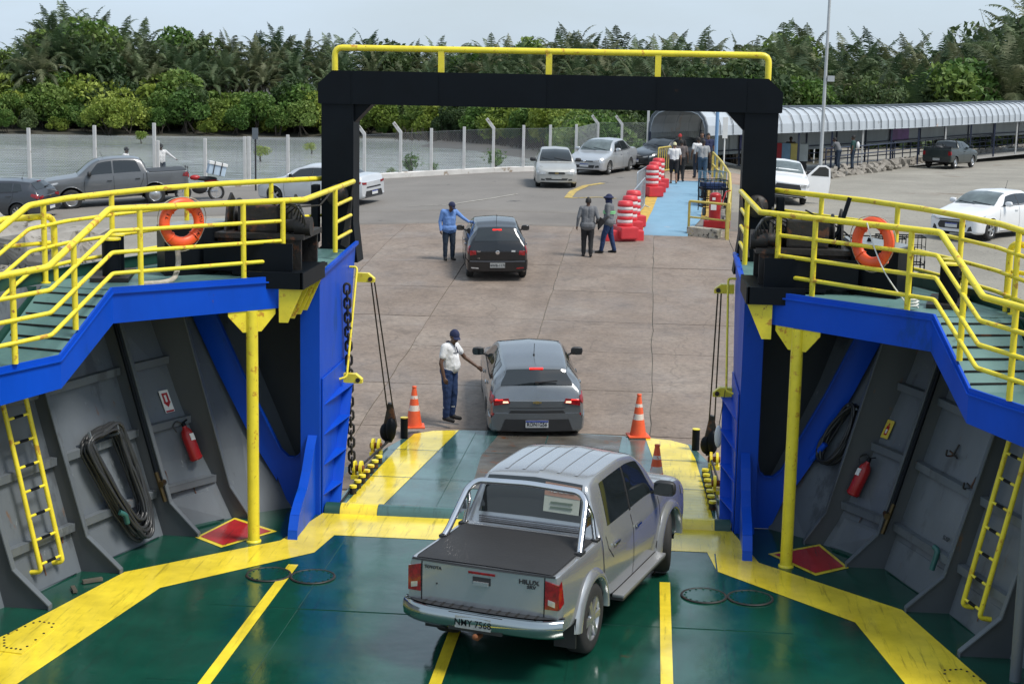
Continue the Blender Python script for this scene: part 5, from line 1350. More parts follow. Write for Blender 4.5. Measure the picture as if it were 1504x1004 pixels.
# ---------- 3 black hatchback (older, upright)
def gol():
    root=thing('parked_car','black hatchback stopped on the slip beside the man in a blue shirt','car'); pm=paint('black_car_paint',(.008,.009,.011),.2,.22)
    L,H,W=3.90,1.46,.83; c=hatch_spec(L,W,H,.80,2.465,.30,zb_c=.94); c.body(root,pm); std_glass(c,root,H,'hatch')
    for sd in (-1,1):
        c.patch_end(root,-1,[(sd*.56,.70),(sd*.73,.69),(sd*.74,.82),(sd*.57,.82)],m_lampr,'tail_light',.014)
        c.patch_end(root,-1,[(sd*.58,.72),(sd*.66,.72),(sd*.66,.78),(sd*.58,.78)],m_lampr,'brake_lens',.020)
        c.patch_side(root,[(L-.22,.74),(L-.04,.71),(L-.03,.80),(L-.08,.93),(L-.18,.93)],m_lampr,'tail_light_wrap',sd,.010)
        mirror(root,c,1.55,4.08,sd,pm,.23); handle(root,c,2.2,.82,sd,pm); handle(root,c,3.0,.84,sd,pm)
        c.patch_end(root,1,[(sd*.42,.57),(sd*.66,.60),(sd*.66,.67),(sd*.46,.65)],m_lampc,'headlight',.012)
        c.patch_end(root,-1,[(sd*.50,.34),(sd*.70,.35),(sd*.70,.38),(sd*.50,.37)],m_lampc if sd>0 else m_lampr,'bumper_reflector',.038)
    c.patch_end(root,-1,[(-.60,.57),(.60,.57),(.60,.58),(-.60,.58)],m_under,'tailgate_gap',.006)
    c.patch_end(root,-1,[(-.74,.53),(.74,.53),(.73,.55),(-.73,.55)],M('bumper_edge_grey',(.10,.11,.13),.3),'bumper_edge',.034,14,2)
    c.patch_end(root,-1,[(-.77,.28),(.77,.28),(.78,.48),(.73,.56),(-.73,.56),(-.78,.48)],pm,'rear_bumper',.030,18,6,.03)
    for sd in (-1,1): c.patch_side(root,[(L-.40,.30),(L-.02,.30),(L-.02,.55),(L-.40,.55)],pm,'bumper_flank',sd,.018)
    plate(root,c,-1,0,.44,'NWB-1170',False,.045,mat=m_plateg)
    MB().mat(m_chrome).lathe(c.fend(-1,0,.775,.004),[(.055,0),(.055,.008),(.045,.010),(0,.010)],20,axis=(-1,0,0)).build('badge',root)
    text('Gol',.06,m_chrome,'badge_lettering',root,frame(c.fend(-1,.50,.80,.012),(0,-1,0),(0,0,1)),bold=.002)
    text('1.0',.045,m_chrome,'badge_lettering',root,frame(c.fend(-1,.50,.62,.012),(0,-1,0),(0,0,1)),bold=.001)
    MB().mat(m_plate).obox(c.fend(-1,-.42,.81,.012),(1,0,0),(0,1,0),(0,0,1),.002,.05,.022).build('sticker',root)
    V=c.P(L-.355,7,1); MB().mat(m_brake).box(V.x-.02,V.x+.01,-.12,.12,V.z-.02,V.z+.01).build('high_brake_lamp',root)
    V=c.P(L-.7,7,1); MB().mat(m_trim).tube([tuple(V),(V.x-.12,0,V.z+.26)],.006,5).build('antenna',root)
    finish(c,root,'hatch',pm,m_win,spokes=8); return root
root=gol(); p=gpt(727,409); seat(root,3.9,.80,2.465,Vector((p.x,p.y+.25,0)),R(99),lambda x,y:gz(x,y)+.006)
# ---------- 4 old silver compact facing us
def front_car(label,pm,L,W,H,tail,zb,glass,front,style):
    root=thing('parked_car',label,'car'); c=hatch_spec(L,W,H,.78,2.45 if L<4.3 else 2.65,.30,zb_c=zb,tail=tail); c.body(root,pm); std_glass(c,root,H,tail,glass,front)
    for sd in (-1,1):
        if style=='old':
            c.patch_end(root,1,[(sd*.40,.555),(sd*.64,.555),(sd*.65,.64),(sd*.46,.64)],m_lampc,'headlight',.014)
            c.patch_side(root,[(.03,.57),(.16,.60),(.14,.68),(.04,.66)],m_lampc,'headlight_wrap',sd,.009)
            c.patch_end(root,1,[(sd*.46,.31),(sd*.60,.32),(sd*.60,.38),(sd*.46,.37)],m_trim,'fog_recess',.012)
        else:
            c.patch_end(root,1,[(sd*.40,.57),(sd*.66,.60),(sd*.66,.67),(sd*.42,.63)],m_lampc,'headlight',.014)
            c.patch_side(root,[(.03,.59),(.34,.69),(.42,.76),(.04,.67)],m_lampc,'headlight_wrap',sd,.009)
            c.patch_end(root,1,[(sd*.48,.33),(sd*.66,.34),(sd*.64,.44),(sd*.50,.43)],m_trim,'fog_recess',.012)
        mirror(root,c,1.55,4.08,sd,m_trim if style=='old' else pm,.23); handle(root,c,2.2,.82,sd,pm); handle(root,c,3.0,.84,sd,pm)
        c.patch_end(root,-1,[(sd*.50,.73),(sd*.70,.75),(sd*.72,.83),(sd*.50,.82)],m_lampr,'tail_light',.014)
    if style=='old':
        c.patch_end(root,1,[(-.30,.56),(.30,.56),(.34,.60),(.28,.64),(-.28,.64),(-.34,.60)],m_trim,'front_grille',.014)
        c.patch_end(root,1,[(-.40,.33),(.40,.33),(.44,.40),(-.44,.40)],m_trim,'bumper_grille',.014)
        MB().mat(M('gold_badge',(.55,.42,.16),.3,.9)).obox(c.fend(1,0,.60,.03),(1,0,0),(0,1,0),(0,0,1),.004,.07,.02).build('badge',root)
        plate(root,c,1,0,.44,None,False,.03,mat=m_plateg)
    else:
        c.patch_end(root,1,[(-.38,.58),(.38,.58),(.40,.625),(-.40,.625)],m_trim,'front_grille',.014)
        c.patch_end(root,1,[(-.38,.575),(.38,.575),(.38,.583),(-.38,.583)],m_chrome,'grille_bar',.022)
        c.patch_end(root,1,[(-.42,.32),(.42,.32),(.46,.44),(-.46,.44)],m_trim,'bumper_grille',.014)
        c.patch_end(root,1,[(-.6,.285),(.6,.285),(.6,.295),(-.6,.295)],m_chrome,'chin_bar',.02)
        MB().mat(m_chrome).lathe(c.fend(1,0,.60,.02),[(.055,0),(.055,.01),(0,.012)],18,axis=(1,0,0)).build('badge',root)
        plate(root,c,1,0,.43,None,True,.03)
    V=c.P(1.2,6.4,1); MB().mat(m_trim).beam(c.P(1.19,6.3,1,.015),c.P(1.27,6.9,-1,.02),.015,.012).beam(c.P(1.17,6.95,1,.015),c.P(1.27,6.25,-1,.02),.015,.012).build('wipers',root)
    finish(c,root,tail,pm,glass,steer=.0,spokes=7)
    return root
def seat_front(root,L,fo,wb,u,v,yaw,dz=.04):
    """u,v: pixel of ground below the centre of the front axle"""
    p=gpt(u,v); f=Vector((math.cos(yaw),math.sin(yaw),0)); rear=Vector((p.x,p.y,0))-f*wb
    seat(root,L,fo,wb,rear,yaw,lambda x,y:gz(x,y)+dz)
r_=front_car('old silver compact car with dirty bumper facing the ferry on the yard',paint('old_silver_paint',(.42,.42,.40),.45,.4,.3),3.83,.82,1.43,'hatch',.92,m_win,m_win,'old')
seat_front(r_,3.83,.78,2.45,816,276,R(-90)+.10)
r_=front_car('clean silver sedan parked behind the old compact car',paint('bright_silver_paint',(.50,.52,.54),.55,.3),4.48,.875,1.47,'sedan',.95,m_win,m_winl,'new')
seat_front(r_,4.48,.78,2.65,868,257,R(-90)-.33)
r_=front_car('dark grey sedan half hidden behind the red barriers',paint('dark_sedan_paint',(.03,.035,.04),.4,.3),4.6,.89,1.45,'sedan',.96,m_win,m_win,'new')
seat_front(r_,4.6,.78,2.65,952,250,R(-90)-.75)
# ---------- white sedan on the gravel at right
r_,c_=onix('white sedan with open front window parked on the gravel at right',paint('white_car_paint',(.72,.73,.74),.0,.3),'sedan',4.47,None,False,m_win,5,m_winl)
p=gpt(1352,343); q=gpt(1491,327)
p=gpt(1347,341); seat_front(r_,4.47,.80,2.55,1418,350,R(-90)-.72,.02)
# ---------- silver-white sedan seen behind the left portal leg
r_,c_=onix('pearl white sedan passing behind the left leg of the black portal',paint('pearl_white_paint',(.58,.60,.62),.3,.3),'sedan',4.47,'',False,m_win,5)
p=gpt(518,303); seat(r_,4.47,.80,2.55,Vector((p.x-.35,p.y+.75,0)),R(180)-.35,lambda x,y:gz(x,y)+.04)
# ---------- dark grey hatchback at left edge
r_,c_=onix('dark grey hatchback cut off at the left edge behind the yellow rails',paint('dusk_grey_paint',(.055,.06,.07),.5,.3),'hatch',4.16,'',False,m_win,8)
p=gpt(30,326); seat(r_,4.16,.80,2.55,Vector((p.x,p.y+.8,0)),R(180)-.06,lambda x,y:gz(x,y)+.02)
# ---------- grey double-cab pickup in profile
def l200():
    root=thing('pickup_truck','matt grey double-cab pickup with black bumper parked along the fence at left','pickup truck')
    L,W,r=5.28,.90,.37; pm=paint('steel_grey_paint',(.125,.13,.135),.4,.35,.12)
    Z=dict(zw=.95,zm=.62)
    st=[(0,W*.78,.45,.90,'h',dict(cr=.10,wb=W*.72,zw=.78,zm=.6)),(.07,W*.92,.40,.97,'h',dict(cr=.09,wb=W*.84,zw=.84,zm=.6)),(.28,W*.98,.36,1.04,'h',dict(cr=.08,zw=.9,zm=.62)),(.75,W,.34,1.10,'h',dict(cr=.06,**Z)),
        (1.20,W,.34,1.16,'h',dict(cr=.05,wb=W*.93,**Z)),(1.40,W,.34,1.17,'r',dict(zr=1.34,wr=W*.86,cr=0,bow=-.05,**Z)),(1.75,W,.34,1.18,'r',dict(zr=1.61,wr=W*.80,cr=.01,bow=-.05,**Z)),(2.1,W,.34,1.185,'r',dict(zr=1.74,wr=W*.76,cr=.025,bow=-.04,**Z)),
        (2.6,W,.34,1.19,'r',dict(zr=1.78,wr=W*.75,cr=.03,**Z)),(3.15,W,.36,1.20,'r',dict(zr=1.76,wr=W*.745,cr=.028,**Z)),(3.50,W,.40,1.20,'r',dict(zr=1.69,wr=W*.74,cr=.022,**Z)),(3.66,W,.42,1.20,'r',dict(zr=1.5,wr=W*.80,cr=.02,**Z)),
        (3.74,W,.42,1.20,'h',dict(cr=.012,wb=W*.95,**Z)),(4.5,W,.45,1.19,'h',dict(cr=.012,wb=W*.95,**Z)),(5.1,W*.98,.5,1.19,'h',dict(cr=.012,wb=W*.94,**Z)),(5.2,W*.95,.55,1.185,'h',dict(cr=.01,wb=W*.91,**Z))]
    c=Car(L,W,st,[(.95,r+.09),(3.95,r+.09)],r,.05,.10,.02); c.body(root,pm)
    c.screen(root,1.25,2.06,6.03,m_win,'windscreen'); c.screen(root,3.70,3.55,6.1,m_win,'rear_window',off=.01)
    for sd in (-1,1):
        c.panel(root,1.55,2.46,4.14,4.93,m_win,'side_window',sd,.005,.42,0); c.panel(root,2.52,3.50,4.14,4.93,m_win,'side_window',sd,.005,0,-.16)
        c.seam(root,[(1.46,.42),(1.42,.8),(1.48,1.1)],sd,.012); c.seam(root,[(2.49,.42),(2.50,1.15)],sd,.012); c.seam(root,[(3.35,.55),(3.55,.95),(3.58,1.17)],sd,.014); c.seam(root,[(3.68,.46),(3.70,1.19)],sd,.022)
        handle(root,c,2.34,.98,sd,m_trim); handle(root,c,3.36,1.0,sd,m_trim); mirror(root,c,1.66,4.12,sd,m_trim,.26,1.25)
        c.patch_side(root,[(.02,.86),(.55,.98),(.50,1.03),(.03,.96)],m_lampc,'headlight',sd,.01); c.patch_side(root,[(4.98,.98),(5.19,.96),(5.19,1.14),(5.04,1.12)],m_lampr,'tail_light',sd,.012)
        c.patch_side(root,[(.0,.45),(.48,.36),(.50,.60),(.28,.80),(.02,.82)],m_trim,'black_bumper_side',sd,.014)
        c.patch_end(root,1,[(sd*.45,.86),(sd*.66,.88),(sd*.66,.97),(sd*.48,.95)],m_lampc,'headlight_front',.012); c.patch_end(root,-1,[(sd*.68,.90),(sd*.80,.90),(sd*.80,1.12),(sd*.68,1.12)],m_lampr,'tail_light_rear',.012)
        for k,dw in enumerate((.95,3.95)): wheel(root,L/2-dw,sd*(W-.14),r,.25,sd,6,0,steel=True); 
    c.patch_end(root,1,[(-.42,.80),(.42,.80),(.44,.95),(-.44,.95)],m_trim,'front_grille',.014); c.patch_end(root,1,[(-.64,.47),(.64,.47),(.66,.76),(-.66,.76)],m_trim,'front_bumper',.012)
    p=c.fend(1,0,.88,.03)
    for a in (90,210,330): MB().mat(m_chrome).obox(p+Vector((0,math.cos(R(a))*.04,math.sin(R(a))*.04)),(1,0,0),(0,math.cos(R(a)),math.sin(R(a))),(0,-math.sin(R(a)),math.cos(R(a))),.004,.035,.02).build('badge_diamond',root)
    c.screen(root,3.80,5.18,4.95,m_trim,'bed_cover',off=.014); V=c.P(2.25,6.9,1); MB().mat(m_trim).tube([tuple(V),(V.x+.1,V.y,V.z+.22)],.008,5).build('antenna',root)
    return root
r_=l200(); p=gpt(112,305); q=gpt(229,300); yw=math.atan2(p.y-q.y,p.x-q.x)+.22; 
f=Vector((math.cos(yw),math.sin(yw),0)); lf=Vector((-f.y,f.x,0)); rear=q-lf*.78
seat(r_,5.28,.95,3.0,Vector((rear.x,rear.y,0)),yw,lambda x,y:gz(x,y)+.0)
# ---------- white pickup with its door open, and the dark old pickup
def small_pickup(label,pm,low,L=4.45,W=.85,H=1.58,opendoor=False,openbed=False,name='pickup_truck'):
    root=thing(name,label,'pickup truck'); r=.33; Z=dict(zw=.88,zm=.6)
    st=[(0,W*.80,.32,.80,'h',dict(cr=.09,wb=W*.74,zw=.68)),(.06,W*.93,.28,.85,'h',dict(cr=.08,wb=W*.84,zw=.72)),(.25,W*.98,.26,.92,'h',dict(cr=.07,zw=.8)),(.8,W,.26,1.0,'h',dict(cr=.055,**Z)),(1.05,W,.26,1.05,'h',dict(cr=.045,wb=W*.93,**Z)),
        (1.25,W,.26,1.06,'r',dict(zr=1.24,wr=W*.85,cr=0,bow=-.05,**Z)),(1.55,W,.26,1.07,'r',dict(zr=H-.14,wr=W*.79,cr=.01,bow=-.05,**Z)),(1.85,W,.26,1.07,'r',dict(zr=H-.03,wr=W*.75,cr=.025,bow=-.04,**Z)),(2.3,W,.26,1.07,'r',dict(zr=H,wr=W*.74,cr=.03,**Z)),
        (2.75,W,.28,1.08,'r',dict(zr=H-.02,wr=W*.74,cr=.03,**Z)),(2.88,W,.3,1.08,'r',dict(zr=H-.09,wr=W*.75,cr=.02,**Z)),(2.98,W,.3,1.075,'h',dict(cr=.012,wb=W*.95,**Z)),(3.6,W,.32,1.06,'h',dict(cr=.012,wb=W*.95,**Z)),(L-.16,W*.99,.35,1.06,'h',dict(cr=.012,wb=W*.95,**Z)),(L-.08,W*.96,.38,1.055,'h',dict(cr=.01,wb=W*.92,**Z))]
    c=Car(L,W,st,[(.82,r+.06),(3.45,r+.06)],r,.06,.09,.02); c.body(root,pm); c.screen(root,1.10,1.81,6.03,m_winl if not openbed else m_win,'windscreen'); c.screen(root,2.95,2.84,6.1,m_win,'rear_window',off=.01)
    for sd in (-1,1):
        c.panel(root,1.38,2.30,4.14,4.93,m_win,'side_window',sd,.005,.42,0); c.panel(root,2.36,2.76,4.14,4.93,m_win,'side_window',sd,.005,0,-.08)
        c.seam(root,[(1.28,.35),(1.25,.8),(1.3,1.02)],sd,.012); c.seam(root,[(2.33,.35),(2.34,1.03)],sd,.012); handle(root,c,2.18,.92,sd,m_trim); mirror(root,c,1.5,4.12,sd,m_trim,.24,1.1)
        c.patch_end(root,1,[(sd*.42,.66),(sd*.68,.68),(sd*.68,.79),(sd*.48,.77)],m_lampc,'headlight',.012); c.patch_side(root,[(.03,.68),(.26,.76),(.24,.84),(.04,.80)],m_lampc,'headlight_wrap',sd,.009)
        c.patch_end(root,-1,[(sd*.66,.74),(sd*.80,.74),(sd*.80,.96),(sd*.66,.96)],m_lampr,'tail_light',.012); c.patch_side(root,[(L-.20,.76),(L-.09,.75),(L-.09,.96),(L-.14,.96)],m_lampr,'tail_light_wrap',sd,.01)
        for dw in (.82,3.45): wheel(root,L/2-dw,sd*(W-.12),r,.20,sd,6,0,steel=openbed)
    c.patch_end(root,1,[(-.50,.58),(.50,.58),(.42,.76),(-.42,.76)],low,'front_grille',.016); c.patch_end(root,1,[(-.68,.34),(.68,.34),(.68,.56),(-.68,.56)],low,'front_bumper',.014,14)
    plate(root,c,1,0,.45,None,True,.04); plate(root,c,-1,.0,.52,None,False,.03,mat=m_plateg); c.patch_end(root,-1,[(-.72,.38),(.72,.38),(.72,.50),(-.72,.50)],low,'rear_bumper',.03,12)
    if openbed:
        # open load bed: dark liner standing inside raised sides
        x0,x1=-L/2+.12,L/2-3.02; b=MB().mat(m_under)
        for sd in (-1,1): b.mat(pm).box(x0,x1,*sorted((sd*(W-.10),sd*(W-.05))),1.05,1.15,.01)
        b.box(x0-.0,x0+.05,-W+.10,W-.10,1.05,1.15,.01); b.mat(m_under).box(x0+.05,x1,-W+.1,W-.1,1.060,1.082); b.build('load_bed',root)
        hb=MB().mat(m_trim).tube([(x1,.68,1.1),(x1,.66,1.5),(x1,.5,1.56),(x1,-.5,1.56),(x1,-.66,1.5),(x1,-.68,1.1)],.025,10,round_=.08); hb.build('roll_bar',root)
        MB().mat(m_trim).ball((x0+.5,.1,1.15),.2,.25,.12).box(x0+.8,x0+1.1,-.5,.3,1.08,1.2).build('bed_load',root)
    else: c.screen(root,3.02,L-.12,4.95,m_trim,'bed_cover',off=.014)
    if opendoor:
        sd=1; dr=MB().mat(pm); hx,hy=L/2-1.28,W-.02; an=R(62); fx,fy=-math.cos(an),math.sin(an)
        pr=[(0,.32),(1.02,.32),(1.04,.9),(1.02,1.06),(.95,1.40),(.75,1.50),(.42,1.47),(.0,1.08)]
        inner=[(.10,1.08),(.93,1.09),(.88,1.36),(.72,1.44),(.45,1.42)]
        P=lambda a,z,o=0:Vector((hx+fx*a-fy*o,hy+fy*a-fx*o*-1*-1,z)) 
        nn=Vector((fy,-fx,0))
        dr.prism([Vector((hx+fx*a,hy+fy*a,z)) for a,z in pr],nn*.05)
        dr.mat(m_win).prism([Vector((hx+fx*a,hy+fy*a,z))+nn*.056 for a,z in inner],nn*.004).prism([Vector((hx+fx*a,hy+fy*a,z))-nn*.006 for a,z in inner],nn*.004)
        dr.build('open_door',root)
    return root
r_=small_pickup('white compact pickup with its driver door open beside the right portal leg',MATS['white_car_paint'],m_trim,4.45,.83,1.50,True); seat_front(r_,4.45,.82,2.63,1150,298,R(-90)+.02,.02)
r_=small_pickup('dark green old pickup with open bed parked by the stone kerb of the walkway',paint('dark_green_truck_paint',(.018,.028,.028),.3,.4,.2),m_trim,4.3,.85,1.50,False,True)
p=gpt(1375,247.5); seat(r_,4.3,.82,2.63,Vector((p.x+.3,p.y+.2,0)),R(90)-.55,lambda x,y:gz(x,y)+.02)
# ================================================================ people: one remeshed body each, tinted by the nearest limb
SKIN_D=(.10,.052,.032); SKIN_M=(.22,.12,.075)
def cloth(name,col,rough=.85): return M(name,col,rough,var=.16,vs=9,bump=.5,bs=14)
def capsule(bm,a,b,ra,rb,flat=1.):
    a,b=Vector(a),Vector(b); d=b-a; L_=d.length
    if L_<1e-5: d=Vector((0,0,1))
    d=d.normalized(); x=d.orthogonal().normalized(); y=d.cross(x); n=12; rings=[]
    seg=[(-1,k) for k in range(1,4)]
    prof=[]
    for k in range(0,4): t=-PI/2+PI/2*k/4; prof.append((ra*math.cos(t),ra*math.sin(t)))
    for k in range(0,5): t=PI/2*k/4; prof.append((rb*math.cos(t)+1e-6,L_+rb*math.sin(t)))
    prof.insert(4,(ra,0))
    vs=[]
    for (r,h) in prof:
        r=max(r,1e-4); vs.append([bm.verts.new(a+d*h+(x*math.cos(2*PI*k/n)+y*math.sin(2*PI*k/n))*r) for k in range(n)])
    for i in range(len(vs)-1):
        for k in range(n): bm.faces.new((vs[i][k],vs[i][(k+1)%n],vs[i+1][(k+1)%n],vs[i+1][k]))
    bm.faces.new(vs[0][::-1]); bm.faces.new(vs[-1])
def ellip(bm,c,rx,ry,rz,rot=None):
    r=bmesh.ops.create_uvsphere(bm,u_segments=16,v_segments=10,radius=1)
    for v in r['verts']:
        p=Vector((v.co.x*rx,v.co.y*ry,v.co.z*rz)); 
        if rot: p=rot@p
        v.co=p+Vector(c)
def person(label,loc,yaw,H=1.72,pose=None,shirt=None,pants=None,skin=None,shoes=None,hair=None,cap=None,sleeve='short',shorts=False,vox=.014,belly=0.,group=None,extra=None,fingers=True,bulk=1.,name='person',tail=False):
    """local frame: faces +y, x to the figure's right... left arm is -x"""
    P=dict(lean=0.,hipx=.095,kn=[(-.10,.03,.50),(.10,.03,.50)],an=[(-.11,0,.09),(.11,0,.09)],toe=[(-.13,.17,.035),(.13,.17,.035)],
           el=[(-.27,-.03,1.12),(.27,-.03,1.12)],wr=[(-.28,.05,.87),(.28,.05,.87)],sh=[(-.19,0,1.42),(.19,0,1.42)],head=(0,.03,1.60),neck=(0,.0,1.46),chest=(0,0,1.28),pelv=(0,0,.95))
    if pose: P.update(pose)
    V=Vector; S=[]   # (a,b,ra,rb,tag)
    b=bulk
    pel,che,nek,hea=V(P['pelv']),V(P['chest']),V(P['neck']),V(P['head'])
    sh=[V(q) for q in P['sh']]; el=[V(q) for q in P['el']]; wr=[V(q) for q in P['wr']]; kn=[V(q) for q in P['kn']]; an=[V(q) for q in P['an']]; toe=[V(q) for q in P['toe']]
    # torso
    S.append((sh[0]+V((.03,0,-.02)),sh[1]+V((-.03,0,-.02)),.075*b,.075*b,'shirt'))
    for sx in (-1,1):
        S.append((che+V((sx*.075,0,.08)),pel+V((sx*.065,.0,.06)),.115*b,.118*b,'shirt'))
        S.append((che+V((sx*.06,.02,-.05)),che+V((sx*.05,.02,-.22)),.112*b,.118*b,'shirt'))
    if belly: S.append((che+V((0,.07*belly,-.12)),pel+V((0,.09*belly,.10)),.12*b,.13*b,'shirt'))
    S.append((pel+V((-.07,-.01,.02)),pel+V((.07,-.01,.02)),.122*b,.122*b,'pants'))
    S.append((pel+V((0,0,.10)),pel+V((0,0,.06)),.13*b,.13*b,'shirt'))
    for i,sx in ((0,-1),(1,1)):
        hp=pel+V((sx*P['hipx'],0,-.04))
        S.append((hp,kn[i],.098*b,.072*b,'pants')); S.append((kn[i],an[i]+V((0,0,.03)),.070*b if not shorts else .052,.056*b if not shorts else .038,'pants' if not shorts else 'skin'))
        S.append((an[i]+V((0,-.03,-.035)),toe[i],.045,.038,'shoe')); S.append((an[i]+V((0,-.0,0)),an[i]+V((0,.05,-.03)),.045,.045,'shoe'))
        S.append((sh[i],sh[i].lerp(el[i],.55),.064*b,.056*b,'shirt')); S.append((sh[i].lerp(el[i],.5),el[i],.054*b if sleeve=='long' else .044,.046*b if sleeve=='long' else .040,'shirt' if sleeve=='long' else 'skin'))
        S.append((el[i],wr[i],.045*b if sleeve=='long' else .040,.034 if sleeve=='long' else .028,'shirt' if sleeve=='long' else 'skin'))
        fd=(wr[i]-el[i]).normalized(); side=fd.cross(V((1,0,0))).normalized() if abs(fd.x)<.9 else V((0,1,0))
        if side.y<0: side=-side
        pm_=wr[i]+fd*.07; inn=V((-sx,0,0))
        S.append((wr[i],pm_,.026,.030,'skin')); 
        for sg in (-1,1): S.append((wr[i]+fd*.035+side*.014*sg,pm_+side*.016*sg,.022,.021,'skin'))
        if fingers:
            for k,(o,ln) in enumerate(((-.031,.058),(-.011,.070),(.011,.074),(.031,.066))):
                a0=pm_+side*o*.9; a1=a0+fd*ln*.5+inn*.008; a2=a1+fd*ln*.42+inn*.026; S.append((a0,a1,.0105,.0098,'skin')); S.append((a1,a2,.0098,.0085,'skin'))
            t0=wr[i]+fd*.03+side*.028; t1=t0+side*.024+fd*.035; t2=t1+fd*.028+inn*.01; S.append((t0,t1,.0135,.011,'skin')); S.append((t1,t2,.011,.009,'skin'))
    if tail: S.append((pel+V((-.06,0,-.02)),pel+V((.06,0,-.02)),.150*b,.150*b,'shirt'))
    # neck, head
    S.append((nek-V((0,0,.04)),hea-V((0,.01,.06)),.056,.054,'skin')); S.append((nek+V((-.07,0,-.045)),nek+V((.07,0,-.045)),.05,.05,'shirt'))
    bm=bmesh.new()
    for a_,b_,ra,rb,_ in S: capsule(bm,a_,b_,ra,rb)
    hd_=P.get('look',(0,0)); Rh=Matrix.Rotation(R(hd_[1]),3,'Z')@Matrix.Rotation(R(-hd_[0]),3,'X')
    def hp_(x,y,z): return hea+Rh@V((x,y,z))
    ellip(bm,hp_(0,-.012,.025),.074,.094,.098,Rh); ellip(bm,hp_(0,.026,-.045),.056,.064,.068,Rh)
    capsule(bm,hp_(0,.085,.015),hp_(0,.104,-.022),.012,.017)                       # nose
    capsule(bm,hp_(-.022,.083,-.062),hp_(.022,.083,-.062),.011,.011)                 # lips
    for sx in (-1,1): ellip(bm,hp_(sx*.076,-.01,-.005),.012,.020,.030,Rh); capsule(bm,hp_(sx*.035,.078,.030),hp_(sx*.012,.086,.030),.010,.009)
    me=bpy.data.meshes.new(name); bm.to_mesh(me); bm.free()
    o=bpy.data.objects.new(name,me); COL.objects.link(o)
    md=o.modifiers.new('r','REMESH'); md.mode='VOXEL'; md.voxel_size=vox; md.use_smooth_shade=True
    ms=o.modifiers.new('s','CORRECTIVE_SMOOTH') if False else o.modifiers.new('s','SMOOTH'); ms.factor=.5; ms.iterations=2 if vox<.012 else 1
    dg=bpy.context.evaluated_depsgraph_get(); dg.update(); m2=bpy.data.meshes.new_from_object(o.evaluated_get(dg)); bpy.data.objects.remove(o,do_unlink=True)
    m2.name='body'
    mats=[skin,shirt,pants,shoes]; 
    for m in mats: m2.materials.append(m)
    n=len(m2.polygons); cen=np.zeros(n*3); m2.polygons.foreach_get('center',cen); cen=cen.reshape(n,3)
    best=np.full(n,9.); idx=np.zeros(n,int); T={'skin':0,'shirt':1,'pants':2,'shoe':3}
    for a_,b_,ra,rb,tg in S:
        A=np.array(a_);B=np.array(b_);d=B-A;l=d@d; t=np.clip(((cen-A)@d)/max(l,1e-9),0,1); q=A+t[:,None]*d; ds=np.linalg.norm(cen-q,axis=1)-(ra+(rb-ra)*t)
        w_=ds<best; best=np.where(w_,ds,best); idx=np.where(w_,T[tg],idx)
    hz_=np.linalg.norm(cen-np.array(hea)-np.array([0,0,.0]),axis=1); idx=np.where((hz_<.135)&(cen[:,2]>hea.z-.12),0,idx)
    co=np.zeros(len(m2.vertices)*3); m2.vertices.foreach_get('co',co); co=co.reshape(-1,3); no=np.zeros(len(m2.vertices)*3); m2.vertices.foreach_get('normal',no); no=no.reshape(-1,3)
    for i_ in np.nonzero((co[:,2]>.14)&(co[:,2]<1.40)&(np.abs(co[:,0])<.24))[0]:
        p_=co[i_]; nv_=mnoise.noise((p_[0]*9,p_[1]*9,p_[2]*4.2+p_[0]*6))+.6*mnoise.noise((p_[0]*17,p_[1]*17,p_[2]*15)); co[i_]=p_+no[i_]*(.010*nv_)
    m2.vertices.foreach_set('co',co.ravel()); m2.update()
    m2.polygons.foreach_set('material_index',idx.astype(np.int32)); m2.polygons.foreach_set('use_smooth',np.ones(n,bool))
    root=thing(name,label,'person',loc,yaw,group)
    k=H/1.72; root.scale=(k,k,k)
    bo=bpy.data.objects.new('body',m2); COL.objects.link(bo); bo.parent=root
    e=MB().mat(M('eye_white',(.6,.58,.55),.3,var=0))
    for sx in (-1,1): e.ball(tuple(hp_(sx*.030,.074,.012)),.013,.010,.009,8,6)
    e.mat(M('eye_dark',(.01,.008,.006),.2,var=0))
    for sx in (-1,1): e.ball(tuple(hp_(sx*.030,.081,.012)),.007,.005,.007,6,5)
    e.build('eyes',root,kind=None)
    def shell(name_,mat,zmin,grow,front=.2,back=-.06):
        mb=MB().mat(mat); rows=[]
        for i in range(9):
            a=PI/2*i/8*1.25; row=[]
            for j in range(20):
                bb=2*PI*j/20; x=(.074+grow)*math.sin(min(a,PI/2))*math.cos(bb); y=-.012+(.096+grow)*math.sin(min(a,PI/2))*math.sin(bb); z=.03+(.100+grow)*math.cos(a)
                lim=zmin+(back if math.sin(bb)<0 else front)*abs(math.sin(bb)); z=max(z,lim); row.append(tuple(hp_(x,y,z)))
            rows.append(row)
        return mb.grid(rows,closed=True,flip=True).build(name_,root)
    if hair and not cap: shell('hair',hair,.0,.012,.065,-.05)
    if cap:
        shell('cap',cap,.035,.014,.0,-.02)
        bmr=MB().mat(cap); rows=[]
        for i in range(5):
            f=i/4; row=[]
            for j in range(9):
                a=-1+2*j/8; row.append(tuple(hp_(a*.072,.078*math.sqrt(max(0,1-a*a*.5))+f*.075*math.sqrt(max(.05,1-a*a*.75)),.045-.022*f-.02*a*a)))
            rows.append(row)
        bmr.grid(rows).grid([[(p[0],p[1],p[2]-.005) for p in r] for r in rows],flip=True).build('cap_visor',root)
        if hair: shell('hair',hair,.0,.006,.06,-.055)
    if extra: extra(root,hp_,P)
    return root
m_skd=M('skin_dark',SKIN_D,.5,var=.08); m_skm=M('skin_brown',SKIN_M,.5,var=.08); m_hair=M('black_hair',(.012,.010,.009),.7,var=.2)
